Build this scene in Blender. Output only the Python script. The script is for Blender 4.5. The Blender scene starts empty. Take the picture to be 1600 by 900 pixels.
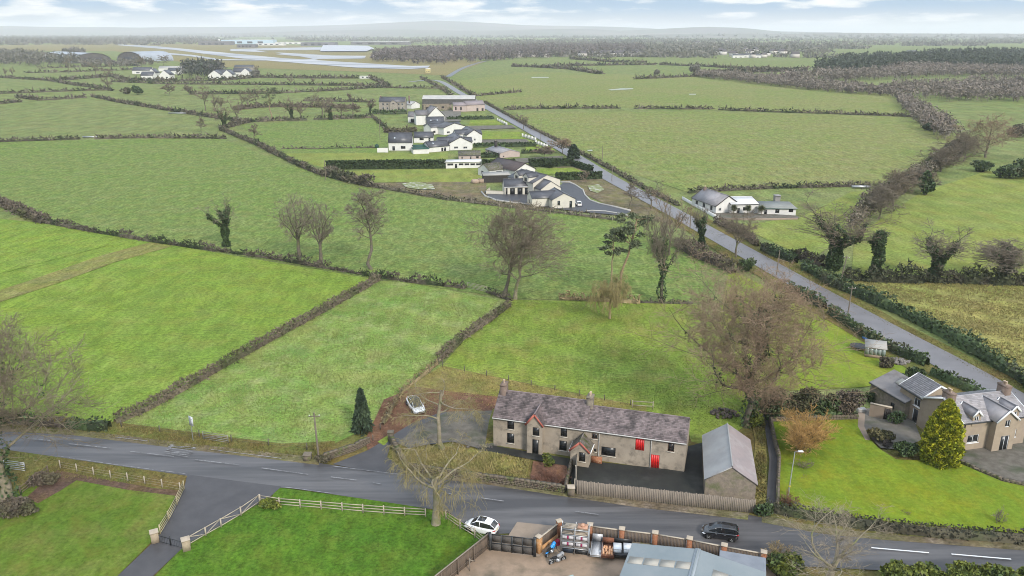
import bpy, math, random
import numpy as np
from mathutils import Vector, Matrix
R = math.radians
sc = bpy.context.scene
C = sc.collection
# ---------------------------------------------------------------- camera
F = 1244.0; CH = 50.0; YC = 450.0; HOR = 50.0          # focal length in photo pixels, camera height (m), photo centre row, horizon row
TH = math.atan((YC-HOR)/F); SI, CO = math.sin(TH), math.cos(TH)
cd = bpy.data.cameras.new('camera'); cam = bpy.data.objects.new('camera', cd); C.objects.link(cam)
cd.sensor_width = 36; cd.lens = 36*F/1600; cd.clip_start = 1; cd.clip_end = 80000
cam.location = (0, 0, CH); cam.rotation_euler = (math.pi/2-TH, 0, 0)
sc.camera = cam
sc.view_settings.view_transform = 'Standard'; sc.view_settings.look = 'None'
sc.view_settings.exposure = 0.86; sc.view_settings.gamma = 1
sc.cycles.filter_width = 1.0; sc.cycles.max_bounces = 6; sc.cycles.diffuse_bounces = 3; sc.cycles.glossy_bounces = 3; sc.cycles.volume_bounces = 1
sc.cycles.transparent_max_bounces = 6
sc.cycles.caustics_reflective = False; sc.cycles.caustics_refractive = False
SUN_EL, SUN_AZ = 34, 150            # high thin overcast: a soft sun, high on the left behind the camera
# ---------------------------------------------------------------- sky
w = bpy.data.worlds.new('World'); sc.world = w; w.use_nodes = True
def sky():
    nt = w.node_tree; N = nt.nodes; L = nt.links; N.clear()
    out = N.new('ShaderNodeOutputWorld'); bg = N.new('ShaderNodeBackground'); bg.inputs[1].default_value = 0.12
    st = N.new('ShaderNodeTexSky'); st.sky_type = 'NISHITA'; st.sun_disc = False
    st.sun_elevation = R(SUN_EL); st.sun_rotation = R(SUN_AZ); st.altitude = 50; st.dust_density = 1.5
    tc = N.new('ShaderNodeTexCoord'); sp = N.new('ShaderNodeSeparateXYZ'); L.new(tc.outputs['Generated'], sp.inputs[0])
    # the open blue between the clouds
    rp = N.new('ShaderNodeValToRGB'); L.new(sp.outputs[2], rp.inputs[0])
    e = rp.color_ramp.elements
    e[0].position = 0.0; e[0].color = (1.15, 1.07, 1.0, 1)
    e[1].position = 1.0; e[1].color = (0.52, 0.66, 0.86, 1)
    for p, c in ((0.010, (0.80, 0.88, 0.95)), (0.026, (0.36, 0.66, 1.05)), (0.2, (0.46, 0.66, 0.90))):
        q = e.new(p); q.color = (*c, 1)
    sca = N.new('ShaderNodeMix'); sca.data_type = 'RGBA'; sca.blend_type = 'MULTIPLY'; sca.inputs[0].default_value = 1
    L.new(rp.outputs[0], sca.inputs[6]); sca.inputs[7].default_value = (4.7, 4.7, 4.7, 1)
    mx0 = N.new('ShaderNodeMix'); mx0.data_type = 'RGBA'; mx0.inputs[0].default_value = 0.9
    L.new(st.outputs[0], mx0.inputs[6]); L.new(sca.outputs[2], mx0.inputs[7])
    # cloud sheet: rays meet a flat layer, so clouds flatten towards the horizon
    mp = N.new('ShaderNodeMapping'); mp.inputs['Scale'].default_value = (5.5, 5.5, 34); L.new(tc.outputs['Generated'], mp.inputs[0])
    no = N.new('ShaderNodeTexNoise'); no.inputs['Scale'].default_value = 2.1; no.inputs['Detail'].default_value = 7; no.inputs['Roughness'].default_value = 0.55
    L.new(mp.outputs[0], no.inputs['Vector'])
    cr = N.new('ShaderNodeValToRGB'); L.new(no.outputs[0], cr.inputs[0])
    cr.color_ramp.elements[0].position = 0.485; cr.color_ramp.elements[0].color = (0, 0, 0, 1)
    cr.color_ramp.elements[1].position = 0.60; cr.color_ramp.elements[1].color = (1, 1, 1, 1)
    sh = N.new('ShaderNodeTexNoise'); sh.inputs['Scale'].default_value = 5; sh.inputs['Detail'].default_value = 5; L.new(mp.outputs[0], sh.inputs['Vector'])
    cc = N.new('ShaderNodeValToRGB'); L.new(sh.outputs[0], cc.inputs[0])
    cc.color_ramp.elements[0].position = 0.35; cc.color_ramp.elements[0].color = (0.70, 0.75, 0.80, 1)
    cc.color_ramp.elements[1].position = 0.62; cc.color_ramp.elements[1].color = (1, 0.975, 0.95, 1)
    cm = N.new('ShaderNodeMix'); cm.data_type = 'RGBA'; cm.blend_type = 'MULTIPLY'; cm.inputs[0].default_value = 1
    L.new(cc.outputs[0], cm.inputs[6]); cm.inputs[7].default_value = (7.8, 7.8, 7.8, 1)
    mx = N.new('ShaderNodeMix'); mx.data_type = 'RGBA'; L.new(cr.outputs[0], mx.inputs[0]); L.new(mx0.outputs[2], mx.inputs[6]); L.new(cm.outputs[2], mx.inputs[7])
    zr = N.new('ShaderNodeMapRange'); L.new(sp.outputs[2], zr.inputs[0]); zr.inputs[1].default_value = 0; zr.inputs[2].default_value = 1; zr.inputs[3].default_value = .64; zr.inputs[4].default_value = 1.8   # an overcast sky is brightest overhead
    zm = N.new('ShaderNodeMix'); zm.data_type = 'RGBA'; zm.blend_type = 'MULTIPLY'; zm.inputs[0].default_value = 1; zm.clamp_result = False
    L.new(mx.outputs[2], zm.inputs[6]); L.new(zr.outputs[0], zm.inputs[7])
    L.new(zm.outputs[2], bg.inputs[0]); L.new(bg.outputs[0], out.inputs[0])
sky()
sl = bpy.data.lights.new('sun', 'SUN'); so = bpy.data.objects.new('sun', sl); C.objects.link(so)
sl.energy = 2.1; sl.angle = R(11); sl.color = (1, 0.945, 0.86)
_a, _e = R(SUN_AZ), R(SUN_EL)
so.rotation_euler = Vector((math.sin(_a)*math.cos(_e), math.cos(_a)*math.cos(_e), math.sin(_e))).to_track_quat('Z', 'Y').to_euler()

# ---------------------------------------------------------------- measuring: a photo pixel to the point of the ground (or of height z) it shows
def G(px, py, z=0.0):
    u = (px-800)/F; v = (YC-py)/F
    dx, dy, dz = u, CO+v*SI, -SI+v*CO
    t = (z-CH)/dz
    return Vector((dx*t, dy*t, z))
def HZ(bx, by, ty):                                     # height of a thing standing at pixel (bx,by) whose top is at row ty
    Y = G(bx, by).y; k = (YC-ty)/F
    return (k*Y*CO-Y*SI)/(CO+k*SI)+CH
def PXM(px, py):                                        # photo pixels per metre at a ground pixel
    return F/(G(px, py).y*CO+CH*SI)
def PL(pts, z=0.0): return [G(x, y, z) for x, y in pts]

# ---------------------------------------------------------------- mesh helpers
class MB:
    def __init__(s): s.v = []; s.f = []; s.n = 0
    def add(s, v, f, m=0):
        v = np.asarray(v, dtype=np.float64).reshape(-1, 3); f = np.asarray(f, dtype=np.int64)
        if f.size == 0: return s
        if f.ndim == 1: f = f.reshape(1, -1)
        s.v.append(v); s.f.append((f+s.n, m)); s.n += len(v); return s
    def box(s, x0, x1, y0, y1, z0, z1, m=0, X=None):
        v = np.array([(x, y, z) for z in (z0, z1) for x, y in ((x0, y0), (x1, y0), (x1, y1), (x0, y1))], float)
        if X is not None: v = np.array([X @ Vector(p) for p in v])
        return s.add(v, [(3, 2, 1, 0), (4, 5, 6, 7), (0, 1, 5, 4), (1, 2, 6, 5), (2, 3, 7, 6), (3, 0, 4, 7)], m)
    def bar(s, a, b, w, h, m=0):                        # a square bar from a to b, w across, h in the other direction
        a, b = Vector(a), Vector(b); d = (b-a); L = d.length; d.normalize()
        up = Vector((0, 0, 1)) if abs(d.z) < .95 else Vector((0, 1, 0))
        sx = d.cross(up).normalized(); uz = sx.cross(d)
        X = Matrix((sx, d, uz)).transposed().to_4x4(); X.translation = a
        return s.box(-w/2, w/2, 0, L, -h/2, h/2, m, X)
    def quad(s, a, b, c, d, m=0): return s.add([a, b, c, d], [(0, 1, 2, 3)], m)
    def poly(s, pts, m=0): return s.add([tuple(p) for p in pts], [tuple(range(len(pts)))], m)
    def prism(s, pts, z0, z1, m=0):                     # pts: xy outline, counter-clockwise
        n = len(pts); v = [(p[0], p[1], z0) for p in pts]+[(p[0], p[1], z1) for p in pts]
        s.add(v, [tuple(range(n, 2*n))], m); s.n -= 0
        o = MB(); s.add(v, [(i, (i+1) % n, n+(i+1) % n, n+i) for i in range(n)], m)
        return s.add(v, [tuple(range(n-1, -1, -1))], m)
    def tubes(s, P, Rd, S=5, m=0, cap=False):
        P = np.asarray(P, float); Rd = np.asarray(Rd, float)
        if P.ndim == 2: P = P[None]; Rd = np.broadcast_to(Rd, P.shape[:2])
        N, K, _ = P.shape
        if N == 0: return s
        T = np.gradient(P, axis=1); T /= np.linalg.norm(T, axis=2, keepdims=True)+1e-9
        ref = np.array([0.31, 0.87, 0.38]); m2 = np.abs((T*ref).sum(2)).max(1) > .93
        rf = np.where(m2[:, None, None], np.array([0.9, -0.3, 0.3]), ref)
        U = np.cross(T, rf); U /= np.linalg.norm(U, axis=2, keepdims=True)+1e-9; W = np.cross(T, U)
        a = np.arange(S)*2*np.pi/S
        V = P[:, :, None]+Rd[:, :, None, None]*(np.cos(a)[:, None]*U[:, :, None]+np.sin(a)[:, None]*W[:, :, None])
        i = np.arange(N)[:, None, None]*K*S+np.arange(K-1)[None, :, None]*S; j = np.arange(S)[None, None]; j2 = (j+1) % S
        f = np.stack([i+j, i+j2, i+S+j2, i+S+j], -1).reshape(-1, 4)
        s.add(V.reshape(-1, 3), f, m)
        if cap:
            for q in range(N):
                s.add(V[q, -1], [tuple(range(S))], m); s.add(V[q, 0], [tuple(range(S-1, -1, -1))], m)
        return s
    def cyl(s, a, b, r, r2=None, S=12, m=0): return s.tubes(np.array([[a, b]], float), np.array([[r, r if r2 is None else r2]]), S, m, True)
    def lathe(s, prof, S=12, m=0, c=(0, 0, 0)):
        a = np.arange(S)*2*np.pi/S
        V = np.array([[(c[0]+r*np.cos(t), c[1]+r*np.sin(t), c[2]+z) for t in a] for r, z in prof]); K = len(prof)
        f = [(k*S+j, k*S+(j+1) % S, (k+1)*S+(j+1) % S, (k+1)*S+j) for k in range(K-1) for j in range(S)]
        s.add(V.reshape(-1, 3), f, m); return s
    def leaves(s, Pc, size, rng, m=0, flat=0.0, stretch=1.6, tri=False):   # many small randomly turned leaf faces
        Pc = np.asarray(Pc, float); n = len(Pc)
        if n == 0: return s
        a = rng.normal(size=(n, 3)); a[:, 2] *= (1-flat); a /= np.linalg.norm(a, axis=1, keepdims=True)+1e-9
        b = rng.normal(size=(n, 3)); b[:, 2] *= (1-flat); b -= a*(a*b).sum(1)[:, None]; b /= np.linalg.norm(b, axis=1, keepdims=True)+1e-9
        z = (size*rng.uniform(.6, 1.4, n))[:, None]; a = a*z*stretch/2; b = b*z/2
        if tri:
            V = np.stack([Pc-b, Pc+b, Pc+a*2], 1); f = np.arange(n*3).reshape(-1, 3)
        else:
            V = np.stack([Pc-a, Pc-b, Pc+a, Pc+b], 1); f = np.arange(n*4).reshape(-1, 4)
        return s.add(V.reshape(-1, 3), f, m)
    def mesh(s, name, mats, smooth=False):
        me = bpy.data.meshes.new(name)
        V = np.concatenate(s.v) if s.v else np.zeros((0, 3))
        tot = np.concatenate([np.full(len(f), f.shape[1]) for f, m in s.f]) if s.f else np.zeros(0, int)
        lo = np.concatenate([f.ravel() for f, m in s.f]) if s.f else np.zeros(0, int)
        mi = np.concatenate([np.full(len(f), m) if np.isscalar(m) else np.asarray(m) for f, m in s.f]) if s.f else np.zeros(0, int)
        me.vertices.add(len(V)); me.vertices.foreach_set('co', V.ravel().astype(np.float32))
        me.loops.add(len(lo)); me.loops.foreach_set('vertex_index', lo.astype(np.int32))
        me.polygons.add(len(tot)); st = np.concatenate([[0], np.cumsum(tot)[:-1]]) if len(tot) else tot
        me.polygons.foreach_set('loop_start', st.astype(np.int32)); me.polygons.foreach_set('loop_total', tot.astype(np.int32))
        for q in (mats if isinstance(mats, (list, tuple)) else [mats]): me.materials.append(q)
        me.polygons.foreach_set('material_index', mi.astype(np.int32))
        if smooth: me.polygons.foreach_set('use_smooth', np.ones(len(tot), bool))
        me.update(calc_edges=True); return me
    def build(s, name, mats, parent=None, smooth=False): return link(name, s.mesh(name, mats, smooth), parent)
def link(name, me, parent=None):
    o = bpy.data.objects.new(name, me); C.objects.link(o)
    if parent: o.parent = parent
    return o
def tag(o, label=None, cat=None, group=None, kind=None):
    for k, v in (('label', label), ('category', cat), ('group', group), ('kind', kind)):
        if v: o[k] = v
    return o
def thing(name, label, cat, loc=(0, 0, 0), rz=0.0, group=None):
    o = bpy.data.objects.new(name, None); C.objects.link(o); o.empty_display_size = .5
    o.location = loc; o.rotation_euler = (0, 0, rz); return tag(o, label, cat, group)
def dup(o, loc, rz=0.0, scale=None, label=None, group=None):
    def cp(a, par):
        b = a.copy(); C.objects.link(b)
        if par: b.parent = par
        for ch in kids.get(a.name, ()): cp(ch, b)
        return b
    kids = {}
    def walk(a):
        kids[a.name] = list(a.children)
        for ch in a.children: walk(ch)
    walk(o); r = cp(o, None); r.location = loc; r.rotation_euler = (0, 0, rz)
    if scale is not None: r.scale = scale if hasattr(scale, '__len__') else (scale,)*3
    return tag(r, label, None, group)

# ---------------------------------------------------------------- materials
def sr(r, g, b):                                        # 0-255 display colour to linear
    return tuple(((c/255)/12.92 if c/255 <= .04045 else ((c/255+.055)/1.055)**2.4) for c in (r, g, b))
MATS = {}
def mat(name, c1, c2=None, scale=1.0, rough=.85, bump=0.0, bscale=None, metal=0.0, island=0.0, spec=.3, detail=5, lo=.35, hi=.65, stretch=None, c3=None, c3scale=None, c3lo=.5, c3hi=.7, obj=False, coat=0, rot=0):
    if name in MATS: return MATS[name]
    m = bpy.data.materials.new(name); m.use_nodes = True; MATS[name] = m
    nt = m.node_tree; N = nt.nodes; L = nt.links; b = N['Principled BSDF']
    b.inputs['Roughness'].default_value = rough; b.inputs['Metallic'].default_value = metal; b.inputs['Specular IOR Level'].default_value = spec
    if coat: b.inputs['Coat Weight'].default_value = coat; b.inputs['Coat Roughness'].default_value = .05
    b.inputs['Base Color'].default_value = (*c1, 1)
    if obj: tc = N.new('ShaderNodeTexCoord'); pos = tc.outputs['Object']
    else: ge = N.new('ShaderNodeNewGeometry'); pos = ge.outputs['Position']
    if stretch:
        mp = N.new('ShaderNodeMapping'); mp.inputs['Scale'].default_value = stretch; mp.inputs['Rotation'].default_value = (0, 0, rot); L.new(pos, mp.inputs[0]); pos = mp.outputs[0]
    def noise(s, d=5, rg=.6):
        n = N.new('ShaderNodeTexNoise'); n.inputs['Scale'].default_value = s; n.inputs['Detail'].default_value = d; n.inputs['Roughness'].default_value = rg
        L.new(pos, n.inputs['Vector']); return n.outputs[0]
    def rng(x, a, bb):
        r = N.new('ShaderNodeMapRange'); L.new(x, r.inputs[0]); r.inputs[1].default_value = a; r.inputs[2].default_value = bb; return r.outputs[0]
    def mix(f, a, bb):
        x = N.new('ShaderNodeMix'); x.data_type = 'RGBA'
        if isinstance(f, float): x.inputs[0].default_value = f
        else: L.new(f, x.inputs[0])
        for k, q in ((6, a), (7, bb)):
            if isinstance(q, tuple): x.inputs[k].default_value = (*q, 1)
            else: L.new(q, x.inputs[k])
        return x.outputs[2]
    col = None
    if c2:
        n1 = noise(scale, detail); col = mix(rng(n1, lo, hi), c1, c2)
        if c3: col = mix(rng(noise(c3scale or scale*.3, 4), c3lo, c3hi), col, c3)
    if island:
        g2 = N.new('ShaderNodeNewGeometry'); r = N.new('ShaderNodeMapRange'); L.new(g2.outputs['Random Per Island'], r.inputs[0])
        r.inputs[3].default_value = 1-island; r.inputs[4].default_value = 1+island
        x = N.new('ShaderNodeMix'); x.data_type = 'RGBA'; x.blend_type = 'MULTIPLY'; x.inputs[0].default_value = 1
        if col: L.new(col, x.inputs[6])
        else: x.inputs[6].default_value = (*c1, 1)
        L.new(r.outputs[0], x.inputs[7]); col = x.outputs[2]
    if col: L.new(col, b.inputs['Base Color'])
    if bump:
        bp = N.new('ShaderNodeBump'); bp.inputs['Strength'].default_value = 1; bp.inputs['Distance'].default_value = bump
        L.new(noise(bscale or scale*2, 4), bp.inputs['Height']); L.new(bp.outputs[0], b.inputs['Normal'])
    return m
def grass(name, a, b, c, big=.018, mid=.16, fine=1.7, bump=.07, streak=None, mul=(1.3, 1.05, 1.05), mott=.45, amp=1.0):
    """Turf: a and b patch into each other, c is the pale dead thatch between tufts."""
    a, b, c = (tuple(x*y for x, y in zip(q, mul)) for q in (a, b, c))
    a, b, c = ((q[0]*1.0, q[1]*.97, q[2]+.06*(q[1]-q[2])) for q in (a, b, c))
    m = bpy.data.materials.new(name); m.use_nodes = True; nt = m.node_tree; N = nt.nodes; L = nt.links; bs = N['Principled BSDF']
    bs.inputs['Roughness'].default_value = .95; bs.inputs['Specular IOR Level'].default_value = .05
    ge = N.new('ShaderNodeNewGeometry'); pos = ge.outputs['Position']
    def noise(s, d, rg=.6, st=None):
        n = N.new('ShaderNodeTexNoise'); n.inputs['Scale'].default_value = s; n.inputs['Detail'].default_value = d; n.inputs['Roughness'].default_value = rg
        if st:
            mp = N.new('ShaderNodeMapping'); mp.inputs['Rotation'].default_value = (0, 0, st[0]); mp.inputs['Scale'].default_value = (st[1], st[2], 1)
            L.new(pos, mp.inputs[0]); L.new(mp.outputs[0], n.inputs['Vector'])
        else: L.new(pos, n.inputs['Vector'])
        return n.outputs[0]
    def rng(x, lo, hi, t0=0., t1=1.):
        r = N.new('ShaderNodeMapRange'); L.new(x, r.inputs[0]); r.inputs[1].default_value = lo; r.inputs[2].default_value = hi; r.inputs[3].default_value = t0; r.inputs[4].default_value = t1; return r.outputs[0]
    def mix(f, p, q, bt='MIX'):
        x = N.new('ShaderNodeMix'); x.data_type = 'RGBA'; x.blend_type = bt
        if isinstance(f, float): x.inputs[0].default_value = f
        else: L.new(f, x.inputs[0])
        for k, y in ((6, p), (7, q)):
            if isinstance(y, tuple): x.inputs[k].default_value = (*y, 1)
            else: L.new(y, x.inputs[k])
        return x.outputs[2]
    f1 = rng(noise(big, 6, .65), .38, .62); f2 = rng(noise(mid, 6, .65), .4, .66)
    col = mix(f1, a, b)
    col = mix(rng(noise(mid, 7, .7), .46, .72, 0., .75), col, c)
    if streak: col = mix(rng(noise(1, 4, .6, streak), .42, .62, 0., .5), col, b)
    fn = noise(fine, 6, .75)
    g = rng(fn, .32, .68, 1-.5*amp, 1+.5*amp)
    col = mix(1.0, col, g, 'MULTIPLY')
    mt = noise(mott, 4, .65, (.1, 1, .35)); col = mix(1.0, col, rng(mt, .34, .66, 1-.22*amp, 1+.22*amp), 'MULTIPLY')      # tussocks and grazed hollows
    wm = noise(mott*.45, 4, .6); col = mix(rng(wm, .5, .72, 0., .45), col, tuple(x*y for x, y in zip(c, (1.08, .98, .7)))); col = mix(rng(wm, .5, .3, 0., .4), col, tuple(x*y for x, y in zip(a, (.82, .95, 1.25))))
    L.new(col, bs.inputs['Base Color'])
    bp = N.new('ShaderNodeBump'); bp.inputs['Strength'].default_value = 1; bp.inputs['Distance'].default_value = bump
    L.new(noise(fine*1.3, 5, .7), bp.inputs['Height']); L.new(bp.outputs[0], bs.inputs['Normal'])
    return m
# ---------------------------------------------------------------- ground, fields, roads
_z = [0.0]
def sheet(name, px, m, kind='structure', z=None, world=False, sub=None):
    _z[0] += .004
    zz = _z[0] if z is None else z
    pts = px if world else [G(x, y) for x, y in px]
    o = MB().poly([(p[0], p[1], 0) for p in pts]).build(name, m); o.location.z = zz
    return tag(o, kind=kind)
GB = grass('turf_far', (.118, .172, .044), (.135, .178, .058), (.17, .19, .085), big=.006, mid=.05, fine=1.2, bump=.1, mul=(1.1,1.0,.95), mott=.2, amp=1.2)
GF1 = grass('turf_big_field', (.112, .182, .036), (.128, .176, .05), (.165, .192, .085), big=.02, mid=.11, fine=1.3, bump=.1, streak=(.12, .1, .5), mul=(1.05,1.0,.84), mott=.6, amp=1.25)
GF1R = grass('turf_right_big_field', (.112, .182, .036), (.138, .18, .05), (.165, .192, .085), big=.012, mid=.09, fine=1.2, bump=.1, mul=(1.28,1.04,1.08), mott=.5, amp=1.25)
GF2 = grass('turf_left_field', (.118, .205, .019), (.098, .188, .023), (.14, .195, .05), big=.03, mid=.15, fine=1.6, bump=.08, streak=(-.35, .06, .45), mul=(1.35,1.11,.98))
GF3 = grass('turf_strip_field', (.088, .178, .03), (.115, .188, .04), (.165, .205, .10), big=.05, mid=.28, fine=1.9, bump=.12, mul=(1.55,1.26,1.12))
GF4 = grass('turf_paddock', (.118, .198, .021), (.092, .178, .022), (.15, .18, .055), big=.05, mid=.2, fine=1.8, bump=.1, mul=(1.42,1.13,1.08))
GF5 = grass('turf_lime', (.142, .205, .012), (.112, .19, .014), (.175, .19, .035), big=.06, mid=.22, fine=2, bump=.06, mul=(1.2,1.07,1), amp=.6)
GF6 = grass('turf_lawn', (.128, .198, .006), (.102, .178, .009), (.165, .19, .012), big=.07, mid=.25, fine=2.4, bump=.05, mul=(1.2,1.06,1), mott=.8, amp=.55)
GF7 = grass('turf_front_lawn', (.078, .152, .006), (.060, .134, .007), (.115, .158, .02), big=.08, mid=.3, fine=2.6, bump=.06, mul=(.92,.93,.9), mott=.8)
GF8 = grass('turf_left_lawn', (.098, .158, .014), (.075, .14, .012), (.155, .16, .045), big=.09, mid=.22, fine=2.4, bump=.07, mul=(1.05,.99,.9), mott=.8, amp=.7)
GRT = grass('turf_right_fields', (.142, .192, .034), (.122, .184, .034), (.17, .19, .06), big=.02, mid=.09, fine=1.4, bump=.1, mul=(1.25,1.1,1.05), mott=.25)
GST = grass('turf_straw', (.19, .165, .058), (.145, .165, .042), (.12, .10, .055), big=.05, mid=.13, fine=1.3, bump=.2, mul=(1.42,1.45,1.1))
GVG = grass('turf_verge', (.092, .115, .024), (.11, .10, .035), (.15, .115, .05), big=.2, mid=.5, fine=2.2, bump=.12, mul=(1.2,1.1,1))
GDR = grass('turf_dry', (.165, .145, .05), (.12, .14, .03), (.20, .16, .08), big=.15, mid=.45, fine=2.0, bump=.2, mul=(1.3,1.25,1))
GLF = grass('leaf_litter', (.13, .07, .042), (.10, .055, .035), (.20, .115, .07), big=.25, mid=.8, fine=3.5, bump=.12, mul=(1.1,1.1,1.1))
GMU = grass('trodden_mud', (.10, .085, .055), (.11, .12, .045), (.19, .17, .14), big=.1, mid=.35, fine=2, bump=.12, mul=(1.2,1.1,1))
TAR = mat('wet_asphalt', (.082, .077, .077), (.112, .105, .104), .9, .36, .006, 9, c3=(.052, .049, .050), c3scale=.5, c3lo=.42, c3hi=.62, spec=.4, detail=9, stretch=(.09, 1.1, 1), rot=.2)
TAD = mat('drive_asphalt', (.050, .047, .049), (.068, .064, .066), .5, .55, .006, 9, spec=.4, detail=8)
TAY = mat('mossy_yard_asphalt', (.016, .016, .015), (.028, .029, .024), .45, .75, .012, 6, c3=(.07, .065, .06), c3scale=.2, c3lo=.54, c3hi=.8, detail=8)
GRV = mat('grey_gravel', (.095, .083, .066), (.145, .13, .108), 1.2, .95, .03, 14, detail=8, c3=(.06, .07, .04), c3scale=.35)
GRB = mat('brown_gravel', (.11, .10, .085), (.16, .145, .125), 1.0, .95, .03, 14, detail=8, c3=(.075, .085, .05), c3scale=.3, c3lo=.5, c3hi=.75)
CON = mat('yard_concrete', (.30, .215, .15), (.22, .16, .11), .6, .6, .004, 6, c3=(.11, .09, .06), c3scale=.35, c3lo=.5, c3hi=.72, detail=9)
CAP = mat('pale_concrete', (.27, .21, .16), (.23, .18, .135), .9, .8, .003, 8)
WLINE = mat('road_paint', (.75, .75, .74), (.55, .55, .55), 3, .6)
WORN = mat('worn_road_paint', (.27, .265, .265), (.11, .105, .105), 2.2, .6, lo=.4, hi=.6, detail=8)
WATER = mat('lough_water', (.35, .38, .40), rough=.25, spec=.6)
RUN = mat('wet_runway', (.25, .255, .265), (.44, .44, .445), .005, .7, spec=.2, stretch=(.35, 2.2, 1), rot=.75, lo=.42, hi=.6)
RUN2 = mat('wet_apron', (.42, .42, .425), (.26, .265, .27), .012, .7, spec=.2)
e = 42000
o = MB().poly([(-e, -300, 0), (e, -300, 0), (e, e, 0), (-e, e, 0)]).build('ground', GB); o.location.z = -.06; tag(o, kind='structure')
sheet('rough_ground', [(-80, 652), (600, 660), (700, 566), (1100, 640), (1700, 655), (1700, 960), (-80, 960)], GVG)
# fields
sheet('field', [(-60, 222), (345, 216), (430, 250), (550, 290), (700, 314), (980, 345), (1140, 418), (1090, 476), (800, 466), (585, 435), (350, 395), (140, 362), (-60, 300)], GF1)
sheet('field', [(-110, 330), (60, 348), (250, 380), (585, 436), (480, 502), (300, 602), (180, 662), (-110, 655)], GF2)
sheet('field', [(585, 438), (640, 442), (780, 468), (720, 535), (685, 568), (640, 604), (575, 668), (520, 694), (440, 698), (185, 664), (300, 603)], GF3)
sheet('field', [(800, 468), (1090, 476), (1140, 520), (1170, 660), (1120, 700), (1080, 690), (1070, 655), (1000, 640), (905, 615), (690, 572), (725, 532)], GF4)
sheet('field', [(1140, 420), (1240, 470), (1300, 500), (1430, 575), (1420, 590), (1350, 605), (1200, 612), (1165, 640), (1110, 560)], GF5)
sheet('field', [(1270, 425), (1330, 437), (1600, 443), (1750, 452), (1750, 640), (1600, 588), (1460, 510)], GST)
sheet('field', [(1335, 370), (1440, 300), (1540, 268), (1800, 270), (1800, 440), (1600, 438), (1330, 434)], GRT)
sheet('field', [(1150, 352), (1250, 340), (1330, 300), (1410, 292), (1330, 366), (1265, 405)], GRT)
sheet('field', [(800, 190), (830, 176), (1100, 174), (1425, 183), (1470, 207), (1510, 222), (1480, 258), (1420, 285), (1200, 291), (1080, 302), (960, 262)], GF1R)
sheet('field', [(785, 168), (740, 150), (700, 128), (830, 112), (1090, 120), (1250, 134), (1390, 148), (1425, 178), (1100, 172), (960, 168)], GF1R)
sheet('field', [(375, 195), (600, 184), (612, 236), (500, 262), (430, 240)], GF1)
sheet('field', [(440, 240), (700, 238), (700, 262), (510, 264)], GRT)
sheet('field', [(505, 268), (760, 262), (760, 284), (700, 286), (560, 284)], GRT)
sheet('field', [(560, 286), (760, 284), (760, 300), (850, 326), (700, 310)], GMU)
sheet('field', [(870, 262), (905, 254), (960, 282), (1050, 332), (1120, 376), (1050, 352), (970, 330), (905, 300), (880, 286)], GMU)
for q in ([(735, 188), (785, 187), (800, 195), (732, 195)], [(750, 205), (818, 206), (825, 217), (752, 218)], [(820, 226), (850, 224), (870, 236), (822, 236)], [(838, 264), (895, 262), (915, 270), (868, 272), (845, 275)]): sheet('garden_lawn', q, GF4)
sheet('field', [(-200, 345), (60, 350), (180, 372), (165, 385), (-200, 480)], GF2)
sheet('field_track', [(-60, 474), (60, 434), (150, 402), (235, 379), (270, 385), (180, 410), (90, 443), (-60, 492)], grass('turf_track', (.135, .165, .045), (.125, .175, .033), (.16, .17, .07), big=.1, mid=.3, fine=1.6, bump=.12))
# roadside ground near the farmhouse
sheet('verge', [(-60, 640), (180, 660), (440, 694), (525, 690), (500, 722), (440, 722), (320, 706), (100, 680), (-60, 670)], GVG)
sheet('verge', [(1010, 318), (1130, 400), (1185, 432), (1240, 470), (1300, 505), (1440, 590), (1530, 640), (1560, 620), (1430, 545), (1290, 465), (1190, 405), (1080, 340)], GVG)
sheet('verge', [(1080, 330), (1160, 366), (1260, 420), (1400, 500), (1600, 600), (1700, 660), (1700, 700), (1600, 632), (1470, 556), (1330, 484), (1200, 410), (1075, 335)], GVG)
sheet('rough_grass', [(690, 572), (905, 617), (1010, 636), (1010, 646), (900, 640), (785, 612), (770, 640), (700, 625), (640, 605)], GDR)
sheet('leaf_litter', [(600, 625), (650, 605), (700, 612), (790, 622), (775, 650), (700, 645), (650, 660), (575, 705), (570, 690)], GLF)
sheet('rough_grass', [(1170, 640), (1197, 656), (1198, 800), (1172, 800), (1180, 690)], GDR)
sheet('verge', [(1160, 805), (1230, 790), (1640, 845), (1640, 862), (1375, 841), (1285, 832)], GVG)
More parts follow.
